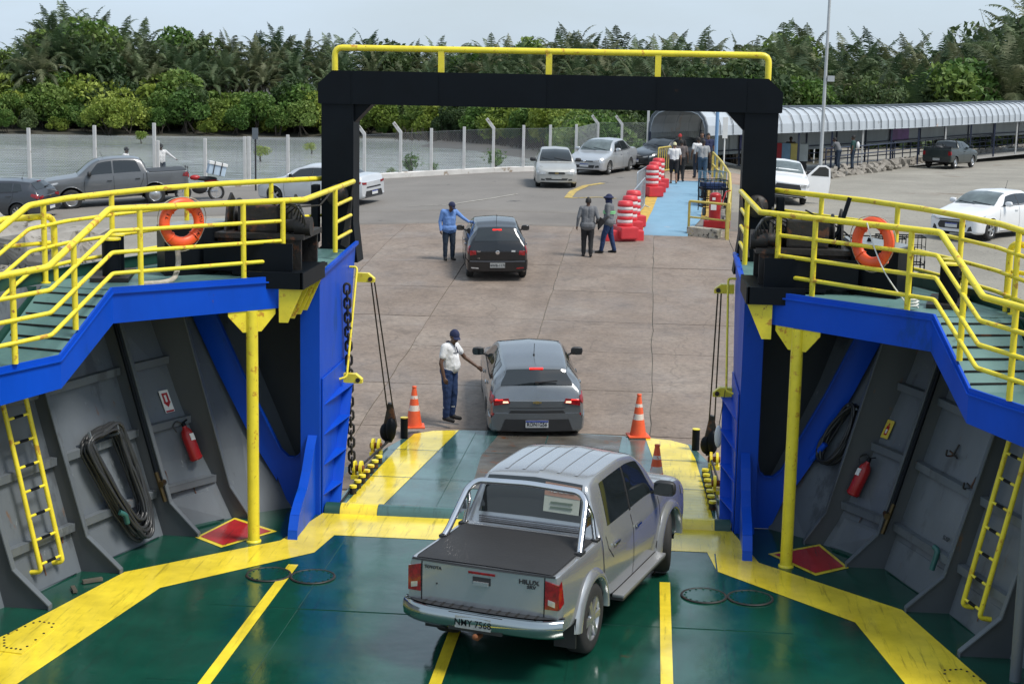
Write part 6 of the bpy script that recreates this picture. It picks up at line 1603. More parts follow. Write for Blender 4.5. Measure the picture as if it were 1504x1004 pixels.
m_shoe=cloth('black_shoes',(.015,.014,.014)); m_navy=cloth('navy_trousers',(.010,.030,.095)); m_jean=cloth('blue_jeans',(.035,.075,.13)); m_blkc=cloth('black_cloth',(.012,.012,.014)); m_wht=cloth('white_cloth',(.62,.62,.62)); m_gry=cloth('grey_cloth',(.13,.135,.145)); m_lbl=cloth('light_blue_cloth',(.12,.23,.50)); m_cap=cloth('navy_cap',(.012,.018,.06))
m_djean=cloth('dark_jeans',(.015,.028,.05))
m_refl=M('reflective_band',(.5,.52,.5),.3,var=0); m_lime=M('lime_reflective_band',(.25,.75,.30),.4,var=0)
def conductor(root,hp,P):
    c=MB().mat(m_cap).tube([(-.068,.0,1.475),(-.03,.065,1.45),(.0,.10,1.42),(.03,.065,1.45),(.068,0,1.475),(.03,-.05,1.50),(-.03,-.05,1.50),(-.068,0,1.475)],.015,8); c.build('collar',root)
    MB().mat(m_cap).beam((0,.135,1.42),(0,.185,1.30),.02,.012,up=(0,1,0)).build('placket',root)
    s=MB().mat(m_gry).tube([(-.155,.06,1.30),(-.09,.13,1.31),(0,.155,1.31),(.09,.13,1.31),(.155,.06,1.30)],.010,8); s.build('chest_stripe',root)
    for sx in (-1,1):
        a,b=Vector(P['sh'][sx>0]),Vector(P['el'][sx>0]); q=a.lerp(b,.50); d=(b-a).normalized(); MB().mat(m_cap).cyl(q,.062,.016,14,tuple(d)).build('sleeve_band',root)
        k,an=Vector(P['kn'][sx>0]),Vector(P['an'][sx>0]); q=k.lerp(an,.52); MB().mat(m_refl).cyl(q,.070,.03,14,tuple((an-k).normalized())).build('reflective_band',root)
pt=gpt(659,625)
ppt=Vector((pt.x,pt.y,rz_(pt.y)+.012))
person('man in white polo shirt and navy trousers guiding the grey hatchback at the ramp edge',ppt,R(-112),1.68,dict(lean=.1,el=[(-.33,.14,1.17),(.29,-.02,1.13)],wr=[(-.42,.36,1.00),(.28,.05,.87)],head=(0,.10,1.60),neck=(0,.035,1.47),look=(22,-25),kn=[(-.10,.04,.50),(.11,.02,.50)],toe=[(-.13,.17,.035),(.14,.17,.035)]),m_wht,m_navy,m_skd,m_shoe,m_hair,m_cap,'short',vox=.0095,belly=.8,bulk=1.16,extra=conductor)
pt=gpt(659,382)
person('man in light blue shirt and dark cap leaning a hand on the black car window',pt,R(205),1.68,dict(el=[(-.38,.12,1.24),(.27,-.03,1.12)],wr=[(-.56,.28,1.10),(.27,.05,.88)],head=(-.03,.12,1.57),neck=(-.0,.05,1.46),look=(35,40),kn=[(-.11,.02,.50),(.11,.02,.50)]),m_lbl,m_djean,m_skd,m_shoe,m_hair,m_cap,'long',vox=.013,bulk=1.12,tail=True)
def folder(root,hp,P):
    MB().mat(m_blkc).prism([(.26,-.05,1.18),(.30,.12,.78),(.36,.22,.86),(.50,.18,1.02),(.36,.0,1.16)],(.02,-.03,0)).build('shoulder_bag',root)
pt=gpt(862,377)
person('man in grey shirt walking away with a black folder under his arm',pt,R(4),1.70,dict(el=[(-.28,-.06,1.14),(.29,-.10,1.15)],wr=[(-.31,-.02,.90),(.27,.10,1.02)],kn=[(-.10,.06,.50),(.10,-.0,.50)],an=[(-.10,.04,.09),(.10,-.10,.10)],toe=[(-.12,.20,.035),(.12,.06,.035)]),m_gry,m_blkc,m_skd,m_shoe,m_hair,None,'long',vox=.013,bulk=1.14,extra=folder,tail=True)
def guard(root,hp,P):
    m=MB().mat(m_cap); m.lathe(hp(0,-.01,-.13),[(.095,0),(.105,.04),(.088,.13),(.094,.2)],16); 
    m.build('neck_flap',root); b=MB().mat(m_cap).lathe(hp(0,-.0,.05),[(.088,.03),(.15,.0),(.16,-.03),(.148,-.03),(.085,.0)],20); b.build('hat_brim',root)
    for z in (1.235,1.185): MB().mat(m_lime).lathe((0,.0,z),[(.185,-.014),(.190,0),(.185,.014)],22).build('reflective_band',root)
pt=gpt(893,372)
person('worker in grey jacket with lime bands and navy hat before the red barriers',pt,R(80),1.72,dict(el=[(-.26,-.02,1.13),(.25,.06,1.13)],wr=[(-.20,.17,.98),(.16,.22,.95)],kn=[(-.11,.12,.50),(.10,-.05,.51)],an=[(-.11,.18,.09),(.11,-.16,.09)],toe=[(-.12,.34,.035),(.12,.0,.035)]),m_gry,m_navy,m_skd,m_shoe,m_hair,m_cap,'long',vox=.013,bulk=1.12,extra=guard,tail=True)
# pedestrians on the blue path
pw=dict(kn=[(-.10,.08,.50),(.10,-.02,.50)],an=[(-.10,.06,.09),(.10,-.14,.12)],toe=[(-.12,.22,.035),(.12,.02,.05)])
person('person in white T-shirt, black shorts and pale cap walking barefoot up the path',gpt(989,270,0.06),R(5),1.66,pw,m_wht,m_blkc,m_skm,m_skm,m_hair,cloth('pale_cap',(.5,.48,.3)),'short',True,vox=.02,fingers=False,bulk=1.1)
person('man in grey-brown shirt and black trousers walking beside the white T-shirt on the path',gpt(999,267,.06),R(-5),1.70,pw,cloth('grey_brown_cloth',(.12,.10,.095)),m_blkc,m_skd,m_shoe,m_hair,None,'short',vox=.02,fingers=False,bulk=1.1)
person('man in light grey shirt and blue jeans on the path by the yellow rail',gpt(1031,268,.06),R(0),1.74,pw,cloth('light_grey_cloth',(.30,.31,.32)),m_jean,m_skd,m_shoe,m_hair,None,'short',vox=.02,fingers=False,bulk=1.1)
person('man in white shirt at the walkway entrance',gpt(1024,262,.06),R(15),1.72,pw,m_wht,m_djean,m_skd,m_shoe,m_hair,None,'short',vox=.02,fingers=False,bulk=1.1)
person('person in dark shirt and red cap at the left of the walkway entrance',gpt(997,255,.06),R(170),1.72,None,m_blkc,m_blkc,m_skd,m_shoe,m_hair,cloth('red_cap',(.3,.02,.02)),'short',vox=.02,fingers=False,bulk=1.1)
person('man in navy shirt standing right at the walkway entrance pole',gpt(1038,256,.06),R(190),1.78,None,m_cap,m_blkc,m_skm,m_shoe,m_hair,None,'short',vox=.02,fingers=False,bulk=1.1)
person('man in black shirt standing between two others inside the walkway entrance',gpt(1029,253,.06),R(180),1.80,None,m_blkc,m_blkc,m_skm,m_shoe,m_hair,None,'short',vox=.02,fingers=False,bulk=1.1)
# behind the grey pickup
person('man in white shirt and black cap holding the fence post behind the grey pickup',gpt(213,284,.0)+Vector((-.3,3.0,.1)),R(-140),1.74,dict(el=[(-.40,.05,1.25),(.28,0,1.14)],wr=[(-.60,.12,1.10),(.25,.1,.9)],look=(10,0)),m_wht,m_djean,m_skd,m_shoe,m_hair,m_blkc,'long',vox=.02,fingers=False,bulk=1.1)
person('man in white shirt and dark cap whose head shows over the grey pickup roof',gpt(156,286,.0)+Vector((-.2,3.0,.0)),R(-90),1.74,dict(look=(5,-20)),m_wht,m_djean,m_skd,m_shoe,m_hair,m_blkc,'short',vox=.02,fingers=False,bulk=1.1)
# ================================================================ fence, walkway, barriers, small props
m_post=M('concrete_post',(.52,.52,.51),.85,var=.18,vs=3,spots=[((.20,.16,.12),.35,4)])
m_wire=M('fence_wire',(.23,.25,.26),.5,.4,var=.1)
# ---- chain-link fence
t=thing('chain_link_fence','long chain link fence on white concrete posts between the yard and the estuary','fence')
def fy(x): return shore(x)-.75
proto=MB().mat(m_post).box(-.06,.06,-.06,.06,-.3,2.05,.012); pa_=proto.build('fence_post',t); pm0=pa_.data
proto=MB().mat(m_post).box(-.06,.06,-.06,.06,-.3,1.95,.012); q=[(-.075,2.55),(.075,2.55),(-.30,3.0),(-.36,2.93)]
proto.prism([(-.06,-.055,1.9),(.06,-.055,1.96),(-.27,-.055,2.38),(-.36,-.055,2.30)],(0,.11,0)); pb_=proto.build('cranked_fence_post',t); pm1=pb_.data
import bisect
def xat(u): # fence x whose base projects to column u
    lo,hi=-40.,6.
    for _ in range(40):
        m_=(lo+hi)/2; v=Vector((m_,fy(m_),gz(m_,fy(m_))))-CO; z=v.dot(Fv); a=v.dot(Rv)/z*FPX; b=v.dot(Dv)/z*FPX
        if 752+a*cr_-b*sr_<u: lo=m_
        else: hi=m_
    return lo
us=[-60,-20,45,141,228,233,302,360,366,423,535,588,633,681,724,768,807,845]
cr=[535,588,724]
XS=[]
first=[True,True]
for u in us:
    x=xat(u); XS.append(x); k=1 if u in cr else 0
    o=(pb_ if k else pa_)
    if not first[k]: o=o.copy(); COL.objects.link(o); o.parent=t
    first[k]=False; o.location=(x,fy(x),gz(x,fy(x))); o.scale=(1,1,1.34 if u<230 else 1.); 
    if x>1: break
XR=[(1.4,74.5,1),(2.1,75.6,1),(3.0,77.2,0),(4.4,79.5,0),(5.8,82,0)]
for (u,dep,k) in ((877,75,1),(912,75,1),(950,76,0),(985,78,0)):
    p=atd(u,240,dep); o=(pb_ if k else pa_).copy(); COL.objects.link(o); o.parent=t; o.location=(p.x,p.y,gz(p.x,p.y)-.1); XR.append((p.x,p.y,k))
fp=[(x,fy(x)) for x in sorted(XS)]+[(q[0],q[1]) for q in XR[5:]]
fp=[p for i,p in enumerate(fp)]
w_=MB().mat(m_wire)
def wirequad(a,b,w=.0062):
    d=(b-a); n=Vector((-d.z,0,d.x)).normalized()*w/2 if abs(d.x)+abs(d.z)>0 else Vector((w/2,0,0)); w_.add([a-n,a+n,b+n,b-n],[(0,1,2,3)],False)
for (a,b) in zip(fp[:-1],fp[1:]):
    A=Vector((a[0],a[1],gz(*a))); B=Vector((b[0],b[1],gz(*b))); Lh=(B-A).length; Hh=1.80; st=.105; n=int((Lh+Hh)/st)
    for k in range(n):
        s0=k*st-Hh; 
        for sg in (0,1):
            x0,x1=s0,s0+Hh; z0,z1=0,Hh
            if x0<0: z0=-x0; x0=0
            if x1>Lh: z1=Hh-(x1-Lh); x1=Lh
            if x1<=x0: continue
            if sg: z0,z1=Hh-z0,Hh-z1
            p=A.lerp(B,x0/Lh)+Vector((0,.08,z0+.1)); q=A.lerp(B,x1/Lh)+Vector((0,.08,z1+.1)); wirequad(p,q)
    for z in (.12,1.0,1.9): wirequad(A+Vector((0,.08,z)),B+Vector((0,.08,z)),.012)
w_.build('wire_mesh',t,kind='stuff')
def signpost(u,v,h,label,sz=(.25,.35),mat=m_white,r=.03,back=0):
    p=gpt(u,v); p=p+Vector((0,back,0)); p.z=gz(p.x,p.y); t=thing('sign_post',label,'sign',tuple(p)); MB().mat(m_trim if back else m_white).cyl((0,0,0),r,h,10).build('post',t)
    if sz: MB().mat(mat).box(-sz[0],sz[0],-.045,-.03,h-sz[1]*2,h,.01).build('board',t)
    return t
signpost(370,284,2.5,'thin dark signpost with a small grey board by the fence at left',(.12,.22),m_grey,.035,.6)
# ---- covered walkway
t=thing('covered_walkway','long covered walkway with white ribbed arched roof and grey side sheets','walkway')
WP=[atd(1026,162,70.5),atd(1150,158.5,75),atd(1330,155,87),atd(1503,148,101),atd(1700,144,118)]
WP=[Vector((p.x,p.y,0)) for p in WP]; RT=[4.98,5.05,5.1,5.35,5.6]
def wpt(s): # s in metres along
    for i in range(len(WP)-1):
        l=(WP[i+1]-WP[i]).length
        if s<=l or i==len(WP)-2: k=s/l; return WP[i].lerp(WP[i+1],k),(WP[i+1]-WP[i]).normalized(),RT[i]+(RT[i+1]-RT[i])*k
        s-=l
Ltot=sum((b-a).length for a,b in zip(WP[:-1],WP[1:]))
m_roof=M('white_roof_sheet',(.42,.46,.50),.4,.1,var=.14,vs=.8,spots=[((.42,.27,.17),.24,.35),((.25,.27,.28),.3,1.6)])
m_side=M('side_sheet_grey',(.30,.33,.34),.5,.1,var=.15,vs=1.5,spots=[((.28,.30,.30),.25,2)],stretch=(1,1,.2))
m_nfr=M('navy_frame',(.012,.02,.05),.45,var=.2)
prof=[(1.75,-1.15),(1.72,-.72),(1.55,-.34),(1.25,-.10),(.85,0),(-.2,.03),(-.85,0),(-1.25,-.10),(-1.55,-.34),(-1.72,-.72),(-1.75,-1.15)]
def wq(s,a,z):
    p,d,rt=wpt(s); n=Vector((d.y,-d.x,0)); return Vector((p.x+n.x*(a-1.2),p.y+n.y*(a-1.2),rt+z))
ns=int(Ltot/.95)
sp_=MB().mat(m_roof)
for k in range(ns):
    s0,s1=k*.95,(k+1)*.95; rows=[]
    for s,o in ((s0,0),(s0+.07,.03),(s0+.14,0),(s1-.002,0)):
        rows.append([tuple(wq(s,a*(1+o*.4),z+o)) for a,z in prof])
    MB().mat(m_roof).grid(rows,smooth=False).grid([[Vector(p)-Vector((0,0,.02)) for p in r] for r in rows],smooth=False,flip=True).build('roof_sheet',t)
    if k: MB().mat(m_grey).tube([wq(s0,a*1.03,z+.035) for a,z in prof],.022,4).build('roof_seam',t)
    # far side wall sheet
    rows=[]
    for j in range(13):
        s=s0+.95*j/12; o=.02*(j%2); rows.append([tuple(wq(s,-1.70+o,-1.15)),tuple(wq(s,-1.70+o,-2.35))])
    MB().mat(m_side).grid(rows,smooth=False).build('side_sheet',t)
for k in range(int(Ltot/3.8)+1):
    s=min(k*3.8,Ltot-.05)
    for a in (-1.66,1.6):
        MB().mat(m_post if (k%3==1 and a>0) else m_nfr).beam(wq(s,a,-1.1),wq(s,a,-3.3),.09,.09).build('frame_post',t)
    MB().mat(m_grey).tube([wq(s,a*.96,z-.05) for a,z in prof],.03,6).build('arch_rib',t)
# portal frame at the mouth and navy rails
MB().mat(m_grey).tube([wq(.02,1.75,-3.2)]+[wq(.02,a,z) for a,z in prof]+[wq(.02,-1.75,-3.2)],.05,8).build('mouth_frame',t)
MB().mat(m_roof).grid([[tuple(wq(.0,a,z)) for a,z in prof],[tuple(wq(.0,a*.93,z-.12)) for a,z in prof]],smooth=False).build('mouth_fascia',t)
for zz in (-2.15,-2.55,-2.95):
    MB().mat(m_nfr).tube([wq(s,-1.55,zz) for s in np.linspace(0,Ltot,30)],.035,6).build('inner_rail',t)
MB().mat(M('walk_floor',(.28,.28,.27),.8,var=.2)).grid([[tuple(wq(s,1.9,-3.28)),tuple(wq(s,-1.9,-3.28))] for s in np.linspace(0,Ltot,40)]).build('floor_slab',t)
for (s,w_s,c,nm) in ((7.5,1.2,(.03,.04,.16),'blue notice'),(26.,2.6,(.16,.05,.22),'purple poster')):
    a=wq(s,-1.60,-1.25);b=wq(s+w_s,-1.60,-1.25);c2=wq(s+w_s,-1.60,-2.2);d2=wq(s,-1.60,-2.2)
    pn=MB().mat(M('poster_'+nm.split()[0],c,.5,var=.5,vs=1.5,spots=[((.25,.03,.10),.5,.8)] if 'purple' in nm else ())).prism([a,b,c2,d2],(0,-.03,0)).build('banner',None); tag(pn,'%s fixed to the grey sheets inside the covered walkway'%nm,'poster')
# outer navy railing and stone wall along the walkway
base=[gpt(1213,262),gpt(1290,252),gpt(1370,240),gpt(1440,232),gpt(1503,222),gpt(1600,212)]
t=thing('stone_wall','low rubble stone kerb wall carrying the covered walkway above the gravel','wall')
m_stone=M('rubble_stone',(.26,.24,.21),.95,var=.35,vs=3,bump=.8,bs=8); ST=[]
for v in range(3):
    bm=bmesh.new(); bmesh.ops.create_icosphere(bm,subdivisions=1,radius=1); rr=random.Random(v)
    for q in bm.verts: q.co=Vector((q.co.x*(.9+rr.random()*.3),q.co.y*(.8+rr.random()*.3),q.co.z*(.6+rr.random()*.25)))
    me=bpy.data.meshes.new('stone'); bm.to_mesh(me); bm.free(); me.materials.append(m_stone); ST.append(me)
rs=random.Random(11)
for a,b in zip(base[:-1],base[1:]):
    n=int((b-a).length/.55)
    for k in range(n):
        p=a.lerp(b,(k+.5)/n); 
        for lay in range(2):
            o=bpy.data.objects.new('stone',rs.choice(ST)); COL.objects.link(o); o.parent=t; s=.24+rs.random()*.14
            o.location=(p.x+rs.uniform(-.1,.1),p.y+rs.uniform(-.1,.2)+.15*lay,gz(p.x,p.y)+.08+.2*lay); o.scale=(s*1.2,s,s*.8); o.rotation_euler=(rs.random(),rs.random(),rs.random()*6)
MB().mat(m_stone).grid([[tuple(g3(p.x,p.y+.1,.38)),tuple(g3(p.x,p.y+.75,.42)),tuple(g3(p.x,p.y+.75,-.1))] for p in base],smooth=False,flip=False).build('coping',t)
MB().mat(m_hose).tube([g3(p.x,p.y-.12,.16+.1*math.sin(3*i)) for i,p in enumerate([base[0].lerp(base[2],k/12) for k in range(13)])],.05,8).build('black_pipe',t)
fill=MB().mat(m_gravel).grid([[tuple(g3(p.x,p.y+.6,.36)),tuple(g3(p.x+1.5,p.y+6.5,.36))] for p in base]).build('raised_path',kind='structure')
t=thing('navy_railing','navy blue two-bar railing on top of the stone wall in front of the walkway','railing')
for h in (.62,1.02): MB().mat(m_nfr).tube([g3(p.x,p.y+.55,.38+h) for p in [base[i].lerp(base[i+1],j/4) for i in range(5) for j in range(4)]+[base[-1]]],.032,6).build('rail_bar',t)
for i in range(len(base)-1):
    n=max(2,int((base[i+1]-base[i]).length/1.6))
    for k in range(n):
        p=base[i].lerp(base[i+1],k/n); MB().mat(m_nfr).cyl(g3(p.x,p.y+.55,.36),.03,1.04,6).build('post',t)
# persons by the walkway
p=gpt(1232,262); q=Vector((p.x+.1,p.y+1.4,gz(p.x,p.y)+.36))
person('person in grey shirt leaning on the navy railing beside the light pole',q,R(60),1.62,dict(lean=.2,chest=(0,.12,1.24),neck=(0,.22,1.40),head=(0,.28,1.53),sh=[(-.19,.18,1.36),(.19,.18,1.36)],el=[(-.25,.32,1.12),(.25,.32,1.12)],wr=[(-.12,.45,1.05),(.12,.45,1.05)]),m_gry,m_djean,m_skd,m_shoe,m_hair,None,'short',vox=.022,fingers=False)
def bag(root,hp,P): MB().mat(m_wht).ball((.05,-.22,1.22),.14,.10,.20).build('backpack',root)
person('person in dark green shirt with a white backpack at the navy railing',q+Vector((.75,.5,0)),R(70),1.66,None,cloth('dark_green_cloth',(.012,.05,.045)),m_djean,m_skd,m_shoe,m_hair,None,'short',vox=.022,fingers=False,extra=bag)
# ---- light pole
p=atd(1205,243,68); p.z=gz(p.x,p.y); top=Vector((p.x+.02,p.y,p.z+8.3))
t=thing('light_pole','tall slim grey light pole with angled lamp arm rising in front of the walkway','lamp post')
mpole=M('pole_grey',(.42,.44,.45),.5,.2,var=.1)
MB().mat(mpole).tube([p,top],[.085,.06],12).build('shaft',t)
MB().mat(mpole).tube([top-Vector((0,0,.25)),top+Vector((-.35,0,.1)),top+Vector((-.95,0,.55))],.03,8).build('arm',t); MB().mat(mpole).obox(top+Vector((-1.2,0,.7)),(.9,0,-.4),(0,1,0),(.4,0,.9),.3,.1,.05).build('lamp_head',t)
MB().mat(mpole).box(p.x+.1,p.x+.4,p.y-.1,p.y+.1,p.z+4.6,p.z+4.85).build('junction_box',t)
# white post with board, tall blue pole, white slim sign
signpost(1195,240,3.1,'white board on a slim white post between the cart and the light pole',(.30,.38),m_white,.035)
p=gpt(1050,262); t=thing('blue_pole','tall light blue pole standing at the end of the blue path','pole'); MB().mat(M('pole_blue',(.16,.30,.50),.5,var=.1)).cyl((p.x,p.y,gz(p.x,p.y)),.075,3.2,12).build('shaft',t)
signpost(1062,262,2.6,'narrow white rounded sign on a post right of the blue pole',(.11,.45),m_white,.03)
# vendor cart with parasol fringe
p=gpt(1160,258); p=Vector((p.x+.3,p.y+4,0)); p.z=gz(p.x,p.y)
t=thing('vendor_cart','vendor cart with red, blue and yellow striped sides beside the right portal leg','cart',tuple(p))
cols=[(.45,.03,.04),(.20,.35,.50),(.60,.50,.15),(.45,.5,.5)]
for k,c in enumerate(cols): MB().mat(M('cart_stripe_%d'%k,c,.6,var=.15)).box(-.9+.45*k,-.9+.45*(k+1)-.01,-.4,.4,.55,1.45,.01).build('side_panel',t)
MB().mat(m_trim).cyl((-.6,-.45,.28),.26,.06,18,'y').cyl((.6,-.45,.28),.26,.06,18,'y').box(-.85,.85,-.35,.35,.45,.55).build('wheels',t)
MB().mat(M('parasol_orange',(.6,.30,.12),.6)).lathe((-1.0,0,2.1),[(1.0,0),(.05,.45),(0,.45)],10,smooth=False).cyl((-1.0,0,.9),.02,1.6,8).build('parasol',t)
person('vendor in a dark shirt standing behind the striped cart',p+Vector((.1,.9,0)),R(180),1.75,None,m_blkc,m_blkc,m_skd,m_shoe,m_hair,None,'short',vox=.022,fingers=False)
# ---- red plastic barriers
m_rb=M('barrier_red',(.58,.035,.045),.45,var=.15,vs=3,spots=[((.5,.2,.2),.25,4)]); m_rw=M('barrier_white',(.70,.66,.64),.5,var=.12)
def barrier(x,y,yaw,label,h=1.0,dz=0):
    t=thing('traffic_barrier',label,'traffic barrier',(x,y,gz(x,y)+.06+dz),yaw,'red water-filled barriers along the path')
    MB().mat(m_rb).box(-.28,.28,-.52,.52,0,.36,.04).build('foot',t)
    b=MB()
    for k in range(7):
        z=.36+k*.10; b.mat(m_rb if k%2==0 else m_rw); r=.235-.012*(k%2)
        b.lathe((0,0,z),[(r,0),(r+.012,.02),(r+.012,.08),(r,.10)],20)
    b.mat(m_rb).lathe((0,0,1.06),[(.235,0),(.22,.06),(.12,.08),(.0,.08)],20); b.build('drum',t)
    return t
bl=[((917,352),'nearest red barrier behind the worker in the reflective jacket'),((924,343),'red barrier with pale bands, second from the ferry in the near stack'),((929,334),'red barrier at the back of the near stack beside the grey crowd barrier'),((957,290),'front red and white barrel barrier of the far stack'),((961,284),'middle barrel barrier of the far stack by the blue path'),((966,277),'rear barrel barrier of the far stack next to the yellow gate')]
for (u,v),lb in bl: p=gpt(u,v); barrier(p.x,p.y,.35,lb)
p=gpt(898,356); t=thing('barrier_base','long low red barrier base lying in front of the red barriers','traffic barrier',(p.x+.35,p.y+.5,gz(p.x,p.y)),.25); MB().mat(m_rb).box(-.6,.6,-.22,.22,0,.34,.04).box(-.2,.2,-.1,.1,.34,.42,.03).build('base',t)
# ---- crowd barriers
def crowd(a,b,label,mat,h=1.1,n=10,foot=True,r=.02):
    A,B=g3(a.x,a.y),g3(b.x,b.y); t=thing('crowd_barrier',label,'barrier'); up=Vector((0,0,1))
    MB().mat(mat).tube([A+up*.12,A+up*h,B+up*h,B+up*.12,A+up*.12],r,8,round_=.08).build('frame',t)
    for k in range(1,n): p=A.lerp(B,k/n); MB().mat(mat).cyl(p+up*.12,r*.6,h-.12,6).build('bar',t)
    if foot:
        d=(B-A).normalized(); s=Vector((-d.y,d.x,0))
        for p in (A,B): MB().mat(mat).tube([p-s*.3+up*.02,p+up*.14,p+s*.3+up*.02],r,6).build('foot',t)
    return t
m_gal=M('galvanised_tube',(.40,.43,.46),.4,.5,var=.1)
crowd(gpt(929,330),gpt(946,307),'grey galvanised crowd barrier nearest the ferry along the blue path',m_gal)
crowd(gpt(935,298),gpt(949,288),'grey galvanised crowd barrier further up behind the first one',m_gal)
m_yr=M('old_yellow_rail',(.50,.40,.09),.6,var=.2,vs=5,spots=[((.25,.2,.12),.3,8)])
crowd(gpt(966,256),gpt(984,253),'yellow barred gate at the far left of the blue path',m_yr,1.15,6,True,.035)
# yellow handrail along the right of the path and the low gate at its foot
t=thing('path_handrail','pale yellow handrail running along the right side of the blue path','railing')
hr=[gpt(1068,352),gpt(1071,325),gpt(1070,300),gpt(1058,278),gpt(1046,262)]
for h in (1.1,.6): MB().mat(m_yr).tube([p+Vector((0,0,h)) for p in hr],.045,8,round_=.2).build('rail_bar',t)
for i,p in enumerate([hr[0],hr[1],hr[1].lerp(hr[2],.6),hr[2],hr[2].lerp(hr[3],.5),hr[3],hr[3].lerp(hr[4],.5),hr[4]]): MB().mat(m_yr).box(p.x-.05,p.x+.05,p.y-.05,p.y+.05,gz(p.x,p.y)-.1,gz(p.x,p.y)+1.12).build('post',t)
a,b=gpt(1011,344),gpt(1066,350)
t=thing('low_gate','yellow two-bar pipe gate at the foot of the blue path','gate'); up=Vector((0,0,1))
MB().mat(m_yr).tube([a,a+up*1.05,b+up*1.05,b],.04,8,round_=.05).build('hoop',t); MB().mat(m_yr).tube([a+up*.55,b+up*.55],.03,8).build('cross_bar',t)
t=thing('concrete_block','short painted concrete block with black scribbles below the yellow gate','kerb block')
d=(b-a).normalized(); s=Vector((-d.y,d.x,0)); MB().mat(M('block_paint',(.40,.37,.30),.9,var=.3,vs=6,spots=[((.03,.03,.03),.5,7),((.45,.33,.10),.4,4)])).obox(a.lerp(b,.45)-s*.05+up*.12,d,s,up,(b-a).length*.40,.22,.14).build('block',t)
# fire trolley and carts behind the gate
p=gpt(1040,338); t=thing('fire_trolley','red wheeled fire extinguisher trolley behind the yellow gate','fire extinguisher',(p.x+.2,p.y+.3,gz(p.x,p.y)))
MB().mat(m_red).cyl((0,0,.25),.19,.85,20).ball((0,0,1.1),.19,.19,.1).build('cylinder',t); MB().mat(m_rub).cyl((-.3,.1,.2),.2,.07,18,'x').cyl((.24,.1,.2),.2,.07,18,'x').build('wheels',t); MB().mat(m_red).box(-.35,.5,-.2,.25,.05,.3,.03).tube([(.15,.1,.6),(.35,.3,1.2),(.5,.35,1.25)],.02,6).build('frame',t); MB().mat(m_white).obox((-.05,-.19,.75),(1,0,0),(0,1,0),(0,0,1),.09,.005,.11).obox((-.05,-.19,1.0),(1,0,0),(0,1,0),(0,0,1),.05,.005,.04).build('label',t)
def cart(u,v,label,mat,w=.7,l=1.0,h=.95,box=None):
    p=gpt(u,v); t=thing('hand_cart',label,'cart',(p.x,p.y,gz(p.x,p.y)+.02),.25)
    c=[(-w/2,-l/2),(w/2,-l/2),(w/2,l/2),(-w/2,l/2)]; f=MB().mat(mat)
    for z in (.3,.62,h): f.tube([(x,y,z) for x,y in c],.017,6,closed=True)
    for x,y in c: f.cyl((x,y,.15),.017,h-.15,6)
    for k in range(1,5):
        q=k/5; f.cyl((-w/2+w*q,-l/2,.3),.010,h-.3,5).cyl((-w/2+w*q,l/2,.3),.010,h-.3,5).cyl((-w/2,-l/2+l*q,.3),.010,h-.3,5).cyl((w/2,-l/2+l*q,.3),.010,h-.3,5)
    f.build('wire_frame',t,kind='stuff'); MB().mat(m_rub).cyl((-w/2-.03,-l/3,.16),.16,.05,14,'x').cyl((w/2-.02,-l/3,.16),.16,.05,14,'x').build('wheels',t)
    if box: MB().mat(box).box(-w/2+.04,w/2-.04,-l/2+.05,l/2-.05,.6,.84,.02).build('crate',t)
cart(1047,318,'black wire hand cart behind the red fire trolley',m_blk,.8,.9,.95); cart(1046,304,'wire hand cart with a navy crate beside the yellow handrail',m_blk,.8,.9,.95,cloth('navy_crate',(.01,.03,.10)))
cart(1045,290,'far pale blue wire hand cart near the top of the handrail',M('cart_blue',(.12,.25,.35),.5),.8,.9,.95)
# ---- cages/trolleys on the gravel behind the right winch
for u,v,w,lb in ((1270,352,2.0,'low black wire cage trolley on the gravel behind the right forecastle'),(1322,356,1.2,'second smaller black wire cage trolley right of the first')):
    p=atd(u,v,40); p.z=gz(p.x,p.y); t=thing('cage_trolley',lb,'trolley',tuple(p),0)
    f=MB().mat(m_blk); c=[(-w/2,-.3),(w/2,-.3),(w/2,.3),(-w/2,.3)]
    for z in (.5,1.2): f.tube([(x,y,z) for x,y in c],.02,6,closed=True)
    for k in range(13):
        x=-w/2+w*k/12; f.cyl((x,-.3,.5),.010,.7,5).cyl((x,.3,.5),.010,.7,5)
    for z in (.72,.95): f.tube([(x,y,z) for x,y in c],.008,5,closed=True)
    for x,y in c: f.cyl((x,y,.1),.02,.5,6)
    f.build('wire_cage',t,kind='stuff'); MB().mat(m_rub).cyl((w/2-.1,-.33,.16),.15,.06,14,'y').cyl((-w/2+.1,-.33,.16),.15,.06,14,'y').build('wheels',t)
# lever stand on the right winch cabinet
t=thing('winch_lever','black crossed lever handles standing above the right winch','lever')
q=aty(1232,340,20.6); MB().mat(m_blk).tube([q+Vector((-.22,0,-.25)),q+Vector((-.0,0,0)),q+Vector((.12,0,.45))],.03,8).tube([q+Vector((-.45,0,.27)),q+Vector((.0,0,.05)),q+Vector((.35,.05,-.22))],.013,6).tube([q+Vector((-.05,0,-.3)),q+Vector((.03,0,.0))],.03,8).tube([q+Vector((.36,.05,-.28)),q+Vector((.42,.05,-.08))],.03,8).build('levers',t)
